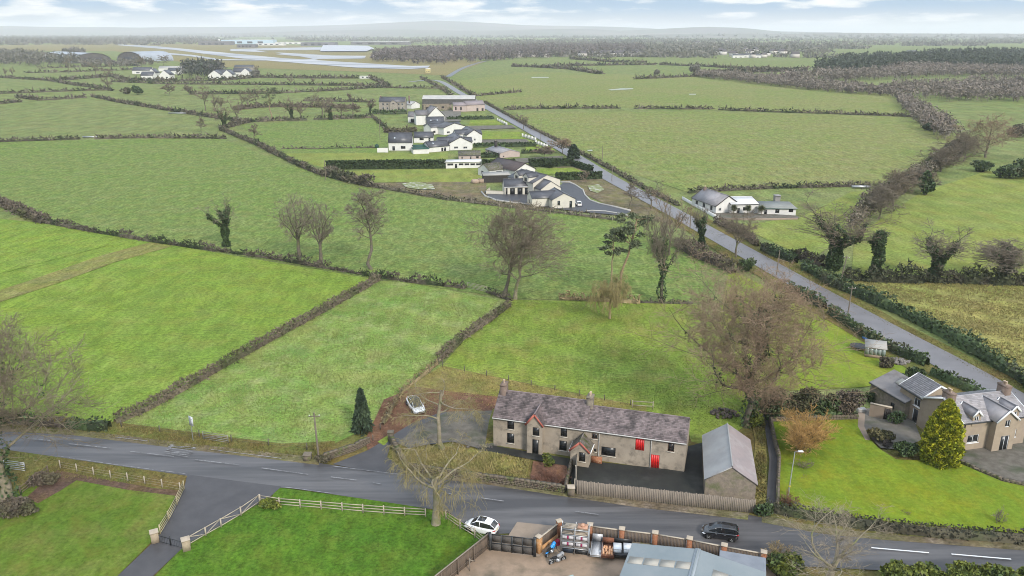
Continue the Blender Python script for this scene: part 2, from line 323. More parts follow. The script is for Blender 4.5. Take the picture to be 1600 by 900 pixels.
# front drive and lawns
sheet('lawn', [(-60, 790), (110, 745), (280, 768), (245, 840), (180, 905), (-60, 905)], GF8)
sheet('lawn', [(292, 850), (425, 778), (520, 792), (660, 808), (740, 830), (770, 838), (680, 900), (690, 930), (215, 930)], GF7)
sheet('verge', [(-60, 690), (80, 714), (293, 744), (284, 768), (110, 748), (-60, 790)], GVG)
sheet('verge', [(430, 763), (460, 766), (625, 789), (700, 803), (735, 828), (730, 838), (660, 810), (520, 794), (425, 780)], GF7)
def strip(name, px, width, m, z):                       # a road: a band of constant width along a centre line
    c = [G(x, y) for x, y in px]
    # smooth the centre line
    P = []
    for i in range(len(c)-1):
        p0, p1, p2, p3 = c[max(i-1, 0)], c[i], c[i+1], c[min(i+2, len(c)-1)]
        for k in range(5):
            t = k/5; P.append(.5*((2*p1)+(-p0+p2)*t+(2*p0-5*p1+4*p2-p3)*t*t+(-p0+3*p1-3*p2+p3)*t**3))
    P.append(c[-1]); l, r = [], []
    for i, p in enumerate(P):
        d = (P[min(i+1, len(P)-1)]-P[max(i-1, 0)]); n = Vector((-d.y, d.x, 0)).normalized()*width/2
        l.append(p+n); r.append(p-n)
    mb = MB(); n = len(P); mb.add([tuple(q) for q in l+r], [(n+i, n+i+1, i+1, i) for i in range(n-1)])
    o = mb.build(name, m); o.location.z = z; tag(o, kind='structure'); return P
LANE = [(640, 128), (683, 126), (720, 146), (757, 166), (800, 189), (850, 217), (900, 246), (950, 277), (1000, 304), (1050, 331), (1100, 359), (1150, 387), (1200, 415), (1260, 449), (1330, 487), (1400, 525), (1470, 562), (1540, 601), (1640, 660), (1780, 750)]
strip('road', LANE, 6.0, mat('lane_asphalt', (.125, .115, .116), (.16, .148, .15), .3, .38, .005, 8, spec=.5, detail=8), .2)
strip('road', [(700, 120), (722, 107), (745, 99), (762, 95)], 7, TAR, .2)
sheet('road', [(-60, 668), (110, 677), (293, 700), (440, 717), (500, 725), (575, 737), (640, 742), (755, 753), (885, 771), (1000, 786), (1170, 806), (1285, 830), (1375, 839), (1640, 860), (1640, 920), (1383, 893), (1195, 884), (1000, 862), (880, 843), (870, 836), (835, 834), (768, 836), (738, 829), (700, 801), (622, 789), (460, 765), (433, 763), (293, 745), (80, 714), (-60, 694)], TAR)
sheet('mud', [(90, 736), (150, 748), (240, 764), (285, 768), (281, 777), (200, 767), (120, 752), (95, 768), (60, 788), (40, 780)], grass('brown_soil', (.10, .078, .052), (.08, .064, .044), (.12, .115, .05), big=.3, mid=.8, fine=2.5, bump=.15))
sheet('mud', [(-60, 664), (110, 672), (293, 694), (440, 710), (500, 717), (498, 728), (440, 721), (293, 704), (110, 681), (-60, 672)], GMU)
sheet('mud', [(640, 734), (755, 750), (884, 768), (1000, 784), (1170, 804), (1168, 814), (1000, 795), (885, 778), (755, 758), (640, 745)], GMU)
sheet('mud', [(1190, 806), (1285, 826), (1375, 836), (1600, 852), (1600, 862), (1375, 845), (1285, 836), (1190, 818)], GMU)
sheet('driveway', [(293, 743), (330, 748), (440, 762), (420, 780), (292, 852), (215, 925), (160, 925), (246, 843), (288, 765)], TAD)
sheet('driveway', [(520, 727), (575, 705), (600, 690), (640, 665), (690, 645), (770, 643), (772, 702), (745, 702), (720, 690), (640, 700), (612, 690), (605, 716), (640, 742), (575, 738)], TAD)
sheet('gravel_bed', [(700, 645), (772, 643), (772, 700), (740, 700), (700, 690), (640, 702), (620, 694), (650, 670)], GRV)
sheet('moss', [(770, 640), (790, 640), (790, 690), (758, 696), (764, 660)], GVG)
sheet('moss', [(590, 692), (606, 682), (612, 686), (600, 698)], GF4)
sheet('yard', [(745, 702), (770, 698), (900, 720), (1070, 738), (1072, 700), (1110, 690), (1110, 770), (1105, 790), (900, 770), (893, 757), (886, 730), (833, 720), (790, 712), (755, 712)], TAY)
sheet('garden_bed', [(625, 705), (700, 700), (770, 708), (828, 722), (822, 752), (755, 746), (640, 738), (618, 722)], GDR)
sheet('garden_bed', [(833, 722), (886, 730), (884, 764), (828, 754)], GLF)
sheet('pavement', [(885, 764), (900, 776), (1000, 786), (1170, 806), (1165, 812), (885, 776)], GMU)
sheet('yard', [(700, 905), (770, 840), (835, 835), (880, 838), (960, 850), (1000, 860), (1195, 885), (1260, 950), (1240, 990), (640, 990)], CON)
sheet('pavement', [(795, 838), (808, 818), (876, 825), (868, 848), (842, 872), (800, 868)], CAP)
# right hand house
sheet('lawn', [(1203, 660), (1340, 656), (1348, 676), (1372, 702), (1400, 720), (1500, 724), (1568, 752), (1700, 775), (1700, 850), (1600, 836), (1400, 818), (1240, 800), (1216, 795), (1217, 718)], GF6)
sheet('yard', [(1340, 640), (1420, 640), (1440, 690), (1400, 704), (1376, 702), (1352, 678)], GRB)
sheet('yard', [(1495, 722), (1500, 706), (1600, 680), (1760, 700), (1760, 780), (1640, 768), (1566, 754)], GRV)
sheet('footpath', [(1341, 640), (1352, 640), (1350, 668), (1360, 690), (1352, 690), (1340, 668)], CAP)
sheet('lane', [(1192, 650), (1201, 660), (1215, 718), (1213, 800), (1196, 800), (1202, 720)], TAD)
# new bungalow's tarmac
sheet('driveway', [(757, 299), (790, 304), (832, 305), (870, 296), (880, 286), (896, 288), (908, 296), (918, 312), (950, 322), (985, 331), (975, 338), (900, 331), (830, 322), (765, 311)], mat('new_asphalt', (.045, .045, .052), (.055, .055, .06), .6, .5, .004, 8))
# village drives
for q in ([(718, 198), (800, 196), (806, 201), (720, 204)], [(745, 219), (822, 218), (828, 223), (748, 224)], [(754, 252), (880, 244), (880, 252), (756, 258)]): sheet('driveway', q, GRV)
sheet('yard', [(640, 192), (720, 190), (720, 172), (640, 176)], GRB)
sheet('yard', [(1090, 322), (1180, 334), (1245, 338), (1250, 342), (1120, 342)], GRV)
# airfield
sheet('runway', [(185, 69.5), (240, 72), (440, 91), (640, 103.5), (672, 103), (668, 106.5), (640, 108.5), (560, 106.5), (380, 92), (270, 78), (180, 70.5)], RUN, z=.5)
sheet('taxiway', [(250, 82), (300, 86), (345, 93), (420, 94), (420, 95), (340, 94.5), (295, 88), (245, 84)], RUN2, z=.6)
sheet('taxiway', [(440, 84), (520, 90), (575, 91), (565, 92), (500, 92.5), (490, 94.5), (470, 93), (500, 91.5), (430, 85)], RUN2, z=.6)
sheet('apron', [(360, 77), (440, 75), (560, 73), (560, 75), (520, 78), (400, 79), (420, 82), (360, 80)], RUN2, z=.6)
sheet('apron', [(520, 87), (572, 87.5), (570, 90.5), (495, 93), (430, 82)], RUN2, z=.5)
sheet('airfield_grass', [(-80, 72), (180, 68), (450, 70), (760, 96), (700, 118), (560, 112), (330, 104), (250, 92), (180, 80), (-80, 80)], grass('turf_airfield', (.155, .165, .062), (.14, .16, .055), (.17, .17, .08), big=.004, mid=.02, fine=.5, bump=.1), z=.1)
sheet('water', [(-300, 53.2), (170, 53.2), (230, 54.4), (100, 56.2), (-300, 56.6)], WATER, z=1)
PALEP = mat('pale_bare_ground', (.17, .185, .07), (.44, .43, .40), .55, .8, lo=.5, hi=.64, detail=9)
for q in ([(627, 288), (650, 285), (676, 290), (680, 297), (655, 297), (635, 294)], [(918, 291), (936, 289), (944, 297), (934, 303), (922, 299)]): sheet('bare_patch', q, PALEP)
PUD = mat('field_puddle', (.34, .35, .34), (.2, .24, .1), .25, .4, spec=.4, detail=8)
for q in ([(829, 120.6), (856, 120.6), (858, 121.8), (832, 122)], [(950, 140.5), (970, 138.6), (990, 138.2), (988, 139.8), (955, 141.6)], [(1076, 147.2), (1088, 147.2), (1087, 148.4), (1077, 148.4)], [(917, 235.3), (925, 234.8), (926, 236.6), (919, 237)]): sheet('puddle', q, PUD)
# ---------------------------------------------------------------- road markings
def dash(a, b, wd, m):
    A, B = G(*a), G(*b); n = Vector((-(B-A).y, (B-A).x, 0)).normalized()*wd/2
    return [(A+n), (B+n), (B-n), (A-n)]
def mark(name, a, b, wd, m):
    q = dash(a, b, wd, m); mb = MB().poly([tuple(p) for p in q[::-1]]); o = mb.build(name, m); o.location.z = .26; return tag(o, kind='structure')
for a, b in (((40, 687), (85, 692)), ((108, 696), (173, 703)), ((204, 708), (272, 716)), ((305, 721), (374, 729)), ((409, 734), (482, 744)), ((517, 748), (557, 753)), ((583, 757), (596, 759)), ((691, 772), (707, 775)), ((752, 781), (787, 786)), ((898, 802), (935, 807))):
    mark('road_marking', a, b, .12, WORN)
for a, b in (((1361, 859), (1451, 867)), ((1486, 869), (1579, 877)), ((1615, 880), (1680, 885))): mark('road_marking', a, b, .16, WLINE)
for a, b in (((90, 715), (190, 730)), ((190, 730), (290, 743)), ((330, 705), (440, 719)), ((445, 764), (520, 774)), ((180, 685.5), (230, 691.5)), ((520, 731), (640, 746))): mark('road_marking', a, b, .1, WORN)
def lettering(txt, a, b, c):                            # painted word: a->b along the baseline, c at the far cap height
    cu = bpy.data.curves.new('lettering', 'FONT'); cu.body = txt; cu.size = 1
    o = bpy.data.objects.new('road_lettering', cu); C.objects.link(o); bpy.context.view_layer.update()
    me = bpy.data.meshes.new_from_object(o.evaluated_get(bpy.context.evaluated_depsgraph_get())); bpy.data.objects.remove(o)
    n = len(me.vertices); v = np.zeros(n*3, np.float32); me.vertices.foreach_get('co', v); v = v.reshape(-1, 3)
    x = (v[:, 0]-v[:, 0].min())/np.ptp(v[:, 0]); y = (v[:, 1]-v[:, 1].min())/np.ptp(v[:, 1])
    A, B, Cc = (np.array(G(*q)) for q in (a, b, c)); w_ = A+x[:, None]*(B-A)+y[:, None]*(Cc-A)
    me.vertices.foreach_set('co', w_.ravel().astype(np.float32)); me.update(); me.materials.append(WORN)
    o = link('road_lettering', me); o.location.z = .26; tag(o, kind='structure')
lettering('SLOW', (266, 697), (252, 712), (308, 702))
# ---------------------------------------------------------------- building kit
def hzw(p, row):                                        # height above the ground point p that the photo shows at this row
    Y = p[1]; k = (YC-row)/F
    return (k*Y*CO-Y*SI)/(CO+k*SI)+CH
def colx(p):
    d = p[1]*CO-(p[2]-CH)*SI if len(p) > 2 else p[1]*CO+CH*SI
    return 800+F*p[0]/d
def UX(A, B, px, z=0.0):                                # distance along A->B at which photo column px is met
    lo, hi = -1.0, 2.0; f = lambda t: colx(Vector((A[0]+(B[0]-A[0])*t, A[1]+(B[1]-A[1])*t, z)))-px
    for _ in range(40):
        m = (lo+hi)/2
        if f(m) < 0: lo = m
        else: hi = m
    return lo*math.hypot(B[0]-A[0], B[1]-A[1])
def pxop(A, B, x0, x1, y0, y1, kind, face='F', **kw):     # an opening of the front wall from its photo rectangle
    L = math.hypot(B[0]-A[0], B[1]-A[1]); zc = hzw(A, y1)
    u0 = UX(A, B, x0, 1.5); u1 = UX(A, B, x1, 1.5); p = Vector(A)+(Vector(B)-Vector(A))*((u0+u1)/2/L)
    za = max(0.02, hzw(p, y1)); zb = hzw(p, y0)
    return dict(face=face, u=u0, z=za, w=u1-u0, h=zb-za, kind=kind, **kw)
HARL = mat('weathered_harling', (.37, .31, .24), (.275, .23, .18), .55, .95, .02, 12, c3=(.17, .145, .115), c3scale=.9, c3lo=.5, c3hi=.7, detail=10)
WHITE = mat('white_render', (.66, .64, .60), (.58, .565, .535), .7, .85, .004, 10, detail=7, c3=(.55, .54, .50), c3scale=.5, c3lo=.6, c3hi=.8)
CREAM = mat('cream_render', (.60, .56, .47), (.53, .495, .42), .6, .85, .004, 10)
PINK = mat('pinkish_render', (.46, .37, .33), (.38, .31, .28), .6, .9, .006, 8)
STONE = mat('grey_stone_wall', (.32, .28, .24), (.22, .195, .17), 1.8, .95, .02, 4, c3=(.40, .36, .30), c3scale=2.6, detail=8)
BROWNR = mat('brown_pebbledash', (.36, .29, .215), (.30, .24, .175), 1.2, .95, .02, 16, detail=9, c3=(.30, .24, .19), c3scale=.5)
RUBBLE = mat('rubble_stone', (.27, .22, .17), (.18, .15, .12), 2.2, .95, .04, 3.5, c3=(.13, .135, .07), c3scale=.8, detail=8)
SLPUR = mat('purple_grey_slate', (.125, .096, .094), (.185, .148, .145), 1.6, .6, .006, 6, island=.42, c3=(.065, .052, .05), c3scale=.8, c3lo=.48, c3hi=.64, detail=8, spec=.4)
SLDRK = mat('dark_slate', (.052, .052, .06), (.075, .075, .085), .6, .42, .004, 5, spec=.5, island=.1)
SLGRY = mat('grey_slate', (.175, .165, .17), (.25, .235, .24), .5, .5, .004, 6, island=.2, c3=(.30, .27, .27), c3scale=.3, detail=8, spec=.45)
SLBRN = mat('brown_tile_roof', (.055, .042, .042), (.075, .058, .055), .6, .6, .006, 5, island=.1)
SLMID = mat('mid_grey_tile', (.12, .11, .115), (.16, .15, .15), .5, .5, .005, 5, island=.12)
MOSSR = mat('mossy_slate', (.10, .085, .075), (.16, .14, .12), 1.2, .9, .02, 8, c3=(.075, .08, .03), c3scale=1.5, c3lo=.45, c3hi=.6, island=.2)
CORB = mat('pale_corrugated_sheet', (.25, .245, .24), (.33, .325, .315), .35, .5, 0, c3=(.26, .23, .21), c3scale=.5, c3lo=.55, c3hi=.75, stretch=(1, 1, 1), spec=.5, detail=8)
CORP = mat('rust_pink_corrugated_sheet', (.29, .24, .235), (.24, .205, .205), .6, .6, 0, c3=(.33, .30, .29), c3scale=.4, detail=8)
ASB = mat('grey_fibre_sheet', (.17, .16, .16), (.23, .21, .20), .5, .8, 0, c3=(.13, .11, .10), c3scale=.6, detail=8)
STEELB = mat('blue_grey_sheet', (.165, .195, .205), (.20, .225, .232), .25, .45, 0, spec=.5, detail=7, c3=(.235, .25, .255), c3scale=.15)
PALES = mat('translucent_roof_sheet', (.36, .335, .29), (.31, .29, .25), .8, .5)
GLASS = mat('window_glass', (.016, .018, .02), rough=.3, spec=.45)
GUT = mat('dulled_white_gutter', (.50, .48, .45), (.40, .385, .36), 1.5, .6)
UPVC = mat('white_upvc', (.78, .78, .77), rough=.35, spec=.5)
RED = mat('red_paint', (.62, .018, .016), (.52, .014, .012), 1.5, .45, spec=.5)
REDO = mat('faded_red_barge', (.42, .12, .085), (.32, .10, .075), 2, .7)
DKW = mat('dark_timber', (.028, .024, .022), (.045, .038, .034), 2, .7)
BRWIN = mat('brown_window', (.13, .075, .055), (.10, .06, .045), 3, .6)
BRICK = mat('red_brick', (.30, .125, .062), (.24, .10, .055), 3, .9, .01, 6, island=.15, c3=(.36, .22, .13), c3scale=4, c3lo=.55, c3hi=.65)
BRICKC = mat('sooty_chimney_brick', (.19, .135, .105), (.14, .105, .088), 3, .95, .01, 6, c3=(.26, .20, .16), c3scale=3)
BRICKO = mat('sandy_orange_brick', (.46, .25, .10), (.38, .19, .08), 3, .9, .01, 6, c3=(.5, .33, .2), c3scale=4)
COPE = mat('stone_coping', (.42, .35, .27), (.35, .29, .22), 2, .9)
POT = mat('clay_pot', (.45, .30, .20), (.5, .42, .32), 4, .9)
METD = mat('dark_metal', (.02, .021, .023), (.028, .03, .032), 4, .45, spec=.5)
METG = mat('galvanised_metal', (.42, .43, .44), (.34, .35, .36), 5, .4, metal=.6)
DGRN = mat('dark_green_paint', (.012, .06, .04), rough=.5)

def wface(mb, O, ux, n, L, H, ops, m=0, rev=.14):       # a wall face with real holes and reveals
    O = Vector(O); up = Vector((0, 0, 1))
    us = sorted({0.0, L, *[min(max(q, 0), L) for o in ops for q in (o['u'], o['u']+o['w'])]})
    zs = sorted({0.0, H, *[min(max(q, 0), H) for o in ops for q in (o['z'], o['z']+o['h'])]})
    for a, b in zip(us, us[1:]):
        for c, d in zip(zs, zs[1:]):
            if b-a < 1e-5 or d-c < 1e-5: continue
            mu, mz = (a+b)/2, (c+d)/2
            if any(o['u'] < mu < o['u']+o['w'] and o['z'] < mz < o['z']+o['h'] for o in ops): continue
            mb.quad(O+ux*a+up*c, O+ux*b+up*c, O+ux*b+up*d, O+ux*a+up*d, m)
    for o in ops:
        a, b, c, d = o['u'], o['u']+o['w'], o['z'], o['z']+o['h']; i = -n*(rev+.03)
        P = [O+ux*a+up*c, O+ux*b+up*c, O+ux*b+up*d, O+ux*a+up*d]
        for k in range(4): mb.quad(P[k], P[(k+1) % 4], P[(k+1) % 4]+i, P[k]+i, m)
KIND = {'w': (UPVC, 2, 1), 'k': (DKW, 2, 2), 'kd': (DKW, 1, 1), 'wd': (UPVC, 1, 1), 'b': (BRWIN, 2, 1), 'red': (RED, 0, 0), 'dk': (DKW, 0, 0), 'g': (DGRN, 1, 1), 'x': (METD, 1, 1)}
def opening(root, X, O, ux, n, o, sill):
    fm, nx, ny = KIND[o['kind']]; u, z, w_, h = o['u'], o['z'], o['w'], o['h']
    M = Matrix((ux, -n, Vector((0, 0, 1)))).transposed().to_4x4(); M.translation = Vector(O)+ux*u+Vector((0, 0, z))
    nm = o.get('name') or ('door' if z < .15 and h > 1.5 else 'window')
    mb = MB(); t = min(.07, w_*.12)
    if nx == 0:
        mb.box(.01, w_-.01, .05, .10, .01, h-.01, 0, M)
        nb = max(2, int(w_/.22))                          # ledged boards
        for k in range(nb): mb.box(.012+k*(w_-.024)/nb, (k+1)*(w_-.024)/nb, .044, .05, .015, h-.015, 0, M)
        p = mb.build(nm, fm); put(p, root, X)
        if nm == 'door': q = MB().box(w_*.82, w_*.9, .0, .035, h*.45, h*.5, 0, M).build('handle', METD, p)
        return p
    for a in ((0, t, 0, h), (w_-t, w_, 0, h), (t, w_-t, 0, t), (t, w_-t, h-t, h)): mb.box(a[0], a[1], .06, .12, a[2], a[3], 0, M)
    for k in range(1, nx): mb.box(w_*k/nx-t*.35, w_*k/nx+t*.35, .065, .115, t, h-t, 0, M)
    for k in range(1, ny): mb.box(t, w_-t, .068, .112, h*k/ny-t*.35, h*k/ny+t*.35, 0, M)
    p = mb.build(nm, fm); put(p, root, X)
    MB().box(t*.5, w_-t*.5, .09, .10, t*.5, h-t*.5, 0, M).build('pane', GLASS, p)
    if sill and z > .3: MB().box(-.08, w_+.08, -.07, .06, -.09, -.002, 0, M).build('sill', sill, p)
    return p
def put(o, root, X):
    o.parent = root; o.location = X[0]; o.rotation_euler = (0, 0, X[1]); return o
def slab(mb, a, b, c, d, t, m=0):                       # a sheet a,b,c,d with thickness t below it
    a, b, c, d = (Vector(q) for q in (a, b, c, d)); n = (b-a).cross(d-a).normalized()*t
    v = [a-n, b-n, c-n, d-n, a, b, c, d]
    mb.add([tuple(q) for q in v], [(3, 2, 1, 0), (4, 5, 6, 7), (0, 1, 5, 4), (1, 2, 6, 5), (2, 3, 7, 6), (3, 0, 4, 7)], m)
def slates(mb, a, b, c, d, ch, cw, seed, m=0, t=.025):  # overlapping courses on the slope a(low left) b(low right) c(high right) d(high left)
    rg = np.random.default_rng(seed); a, b, c, d = (np.array(q, float) for q in (a, b, c, d))
    sl = np.linalg.norm(d-a); n = np.cross(b-a, d-a); n /= np.linalg.norm(n); nc = max(1, int(round(sl/ch)))
    for k in range(nc):
        l0, r0 = a+(d-a)*k/nc, b+(c-b)*k/nc; l1, r1 = a+(d-a)*(k+1)/nc, b+(c-b)*(k+1)/nc
        W = np.linalg.norm(r0-l0); q = max(1, int(round(W/cw))); e = (np.arange(q+1)-(.5 if k % 2 else 0))/q
        e = np.clip(np.concatenate([e, [1.0]]), 0, 1); e = np.unique(e); x0, x1 = e[:-1], e[1:]; g = .004/W*2
        x0 = x0+g; x1 = x1-g; j = rg.uniform(-.35, .35, len(x0))*t
        up = n[None]*(t+j)[:, None]; dn = n[None]*.004; sg = (d-a)/sl*rg.uniform(-.02, .012, len(x0))[:, None]
        f = lambda x, L_, R_: L_[None]+(R_-L_)[None]*x[:, None]
        p0, p1, p2, p3 = f(x0, l0, r0)+up+sg, f(x1, l0, r0)+up+sg, f(x1, l1, r1)+dn, f(x0, l1, r1)+dn
        b0, b1 = p0-up*.9, p1-up*.9
        V = np.stack([p0, p1, p2, p3, b0, b1], 1).reshape(-1, 3); i = np.arange(len(x0))*6
        mb.add(V, np.concatenate([np.stack([i, i+1, i+2, i+3], 1), np.stack([i+4, i+5, i+1, i], 1)]), m)
def corrug(mb, a, b, c, d, pitch=.15, amp=.02, m=0):    # corrugated sheet, ridges running up the slope
    a, b, c, d = (np.array(q, float) for q in (a, b, c, d)); n = np.cross(b-a, d-a); n /= np.linalg.norm(n)
    q = max(4, int(np.linalg.norm(b-a)/pitch*2)); e = np.arange(q+1)/q; h = n[None]*(amp*((np.arange(q+1) % 2)))[:, None]
    lo, hi = a+(b-a)*e[:, None]+h, d+(c-d)*e[:, None]+h; V = np.concatenate([lo, hi]); i = np.arange(q)
    mb.add(V, np.stack([i, i+1, q+2+i, q+1+i], 1), m)
def block(root, A, B, D, he, hr, wm, rm, ops=(), axis='x', oe=.25, og=.12, slate=None, sky=(), chim=(), roof='gable', sill=None, barge=None, gutter=None, seed=1, sheeted=None, z0=0.0, rm2=None):
    """One rectangular block on the ground line A->B (its front), D deep, its parts parented to root."""
    A = Vector((A[0], A[1], 0)); B = Vector((B[0], B[1], 0)); L = (B-A).length; rz = math.atan2(B.y-A.y, B.x-A.x)
    X = (A-root.location+Vector((0, 0, z0)), rz); x_, y_ = Vector((1, 0, 0)), Vector((0, 1, 0)); up = Vector((0, 0, 1)); V = lambda *q: Vector(q)
    faces = {'F': (V(0, 0, 0), x_, -y_, L), 'B': (V(L, D, 0), -x_, y_, L), 'L': (V(0, D, 0), -y_, -x_, D), 'R': (V(L, 0, 0), y_, x_, D)}
    mb = MB()
    hw = {k: he for k in faces}
    if roof == 'mono': hw['B'] = hr
    for k, (O, ux, n, W) in faces.items(): wface(mb, O, ux, n, W, hw[k], [o for o in ops if o['face'] == k])
    if roof == 'gable':
        if axis == 'x':
            mb.add([V(0, D, he), V(0, 0, he), V(0, D/2, hr)], [(0, 1, 2)]); mb.add([V(L, 0, he), V(L, D, he), V(L, D/2, hr)], [(0, 1, 2)])
        else:
            mb.add([V(0, 0, he), V(L, 0, he), V(L/2, 0, hr)], [(0, 1, 2)]); mb.add([V(L, D, he), V(0, D, he), V(L/2, D, hr)], [(0, 1, 2)])
    if roof == 'mono':
        mb.add([V(0, D, he), V(0, 0, he), V(0, D, hr)], [(0, 1, 2)]); mb.add([V(L, 0, he), V(L, D, he), V(L, D, hr)], [(0, 1, 2)])
    put(mb.build('wall', wm), root, X)
    for o in ops: O, ux, n, W = faces[o['face']]; opening(root, X, O, ux, n, o, sill)
    r = MB(); t = .1; slopes = []
    if roof == 'gable':
        if axis == 'x': k = (hr-he)/(D/2); ez = he-oe*k; slopes = [(V(-og, -oe, ez), V(L+og, -oe, ez), V(L+og, D/2, hr), V(-og, D/2, hr)), (V(L+og, D+oe, ez), V(-og, D+oe, ez), V(-og, D/2, hr), V(L+og, D/2, hr))]
        else: k = (hr-he)/(L/2); ez = he-oe*k; slopes = [(V(-oe, D+og, ez), V(-oe, -og, ez), V(L/2, -og, hr), V(L/2, D+og, hr)), (V(L+oe, -og, ez), V(L+oe, D+og, ez), V(L/2, D+og, hr), V(L/2, -og, hr))]
    elif roof == 'mono': k = (hr-he)/D; slopes = [(V(-og, -oe, he-oe*k), V(L+og, -oe, he-oe*k), V(L+og, D+oe, hr+oe*k), V(-og, D+oe, hr+oe*k))]
    elif roof == 'flat': slopes = [(V(-oe, -oe, he), V(L+oe, -oe, he), V(L+oe, D+oe, hr), V(-oe, D+oe, hr))]
    elif roof == 'hip':
        q = D/2; k = (hr-he)/q; ez = he-oe*k; c0, c1, c2, c3 = V(-oe, -oe, ez), V(L+oe, -oe, ez), V(L+oe, D+oe, ez), V(-oe, D+oe, ez); r0, r1 = V(q*.9, D/2, hr), V(L-q*.9, D/2, hr)
        r.add([c0, c1, r1, r0], [(0, 1, 2, 3)]); r.add([c2, c3, r0, r1], [(0, 1, 2, 3)]); r.add([c1, c2, r1], [(0, 1, 2)]); r.add([c3, c0, r0], [(0, 1, 2)]); r.add([c0, c3, c2, c1], [(0, 1, 2, 3)])
    lift = up*.11
    for i, s in enumerate(slopes):
        slab(r, *[q+lift for q in s], t, 1 if (rm2 and i == 1) else 0)
        if sheeted:
            n = (s[1]-s[0]).cross(s[3]-s[0]).normalized()*.012; corrug(r, *[q+lift+n for q in s], pitch=sheeted, m=1 if (rm2 and i == 1) else 0)
    if slopes and len(slopes) == 2:                       # ridge capping
        s = slopes[0]; a, b = s[3]+lift+up*.02, s[2]+lift+up*.02; r.tubes(np.array([[a, b]]), np.array([[.09, .09]]), 6)
    ro = put(r.build('roof', [rm, rm2] if rm2 else rm), root, X)
    if slate:
        q = MB()
        for i, s in enumerate(slopes): slates(q, *[p+lift for p in s], slate[0], slate[1], seed*10+i)
        so_ = q.build('slates', rm, ro); so_['kind'] = 'stuff'
    for (i, u, v, w_, h) in sky:                         # roof lights: slope index, position along and up it
        s = slopes[i]; ex = (s[1]-s[0]).normalized(); ey = (s[3]-s[0]).normalized(); n = ex.cross(ey); M = Matrix((ex, ey, n)).transposed().to_4x4()
        M.translation = s[0]+lift+ex*u+ey*v; fr = put(MB().box(0, w_, 0, h, -.02, .09, 0, M).build('roof_light', METD if h < 1.4 else UPVC), root, X); MB().box(.06, w_-.06, .06, h-.06, .0905, .1, 0, M).build('pane', mat('roof_glass', (.35, .38, .4), rough=.08, spec=.9), fr)
    for c in chim:                                       # chimney: along, across, width, depth, height above ridge, material, pots
        u, y, cw, cdp, top, cm, pots = c
        q = put(MB().box(u-cw/2, u+cw/2, y-cdp/2, y+cdp/2, he*.8, top).box(u-cw/2-.06, u+cw/2+.06, y-cdp/2-.06, y+cdp/2+.06, top-.22, top-.08).build('chimney', cm), root, X)
        for k in range(pots):
            yy = y+(k-(pots-1)/2)*.35; MB().lathe([(.13, top-.05), (.12, top+.3), (.15, top+.34), (.15, top+.42), (.09, top+.42), (.09, top+.1)], 8, 0, (u, yy, 0)).build('chimney_pot', POT, q)
    if barge and roof == 'gable':
        for e_ in (0, 1):
            q = MB()
            for s in slopes:
                if axis == 'x': a, b = (s[0], s[3]) if (e_ == 0) == (s is slopes[0]) else (s[1], s[2])
                else: a, b = (s[1], s[2]) if (e_ == 0) == (s is slopes[0]) else (s[0], s[3])
                q.bar(a+lift-up*.06, b+lift-up*.06, .06, .24)
            put(q.build('bargeboard', barge), root, X)
    if gutter and slopes:
        for s in slopes[:2]: put(MB().tubes(np.array([[s[0]+lift-up*.08+(s[0]-s[3]).normalized()*.05, s[1]+lift-up*.08+(s[0]-s[3]).normalized()*.05]]), np.array([[.075, .075]]), 6).build('gutter', gutter), root, X)
    return X, L, slopes
def pipe(root, X, u, z0, z1, m, y=-.09, r=.05): put(MB().tubes(np.array([[(u, y, z0), (u, y, z1)]]), np.array([[r, r]]), 6).build('drainpipe', m), root, X)
def xy(v): return Vector((v[0], v[1], 0))

# ---------------------------------------------------------------- the old farmhouse
A, B = G(771, 695.5), G(1068.8, 739); d_ = (B-A).normalized(); nrm = Vector((-d_.y, d_.x, 0)); LF = (B-A).length
us = UX(A, B, 914); Mid = A+d_*us; DF = 5.9
heL = hzw(A+nrm*-.25, 651.5)+.05; heR = hzw(B+nrm*-.25, 693)+.05
hrL = hzw(A+nrm*DF/2+d_*2, 613); hrR = hzw(B+nrm*DF/2, 653)-.1
fh = thing('farmhouse', 'long old roughcast farmhouse under a purple slate roof with red barn doors', 'house', A)
opsL = [pxop(A, B, 792.5, 803.3, 657.5, 670.8, 'k'), pxop(A, B, 792, 803.3, 677, 692.5, 'k'), pxop(A, B, 875.5, 885.5, 668.8, 682.5, 'k'), pxop(A, B, 873.8, 885.5, 688.8, 704, 'k')]
opsR = [pxop(A, B, 923.8, 933, 677.5, 686, 'b'), pxop(A, B, 928, 932, 701, 706, 'kd'), pxop(A, B, 939.5, 961.8, 699, 712.5, 'kd'), pxop(A, B, 991.8, 1005.8, 686, 703.8, 'red', name='hatch'), pxop(A, B, 1016.8, 1030.5, 710.8, 733.8, 'red'), pxop(A, B, 1042, 1052, 692.5, 705.8, 'b')]
for o in opsR: o['u'] -= us
opsR[4]['z'] = .03; opsR[5]['h'] = min(opsR[5]['h'], heR-opsR[5]['z']-.15); opsR[0]['h'] = min(opsR[0]['h'], heR-opsR[0]['z']-.12)
for o in opsL: o['h'] = min(o['h'], heL-o['z']-.2)
SILL = mat('painted_sill', (.50, .46, .38), (.42, .39, .33), 3, .9)
XL, _, sL = block(fh, A, Mid-d_*.003, DF, heL, hrL, HARL, SLPUR, opsL, slate=(.24, .34), sill=SILL, gutter=GUT, seed=3, og=.05, chim=[(.55, DF/2, .7, 1.3, hrL+1.15, BRICKC, 1), (us-.1, DF/2, .75, 1.1, hrL+.9, mat('sooty_render', (.12, .10, .085), (.28, .24, .17), 1.2, .9), 2)])
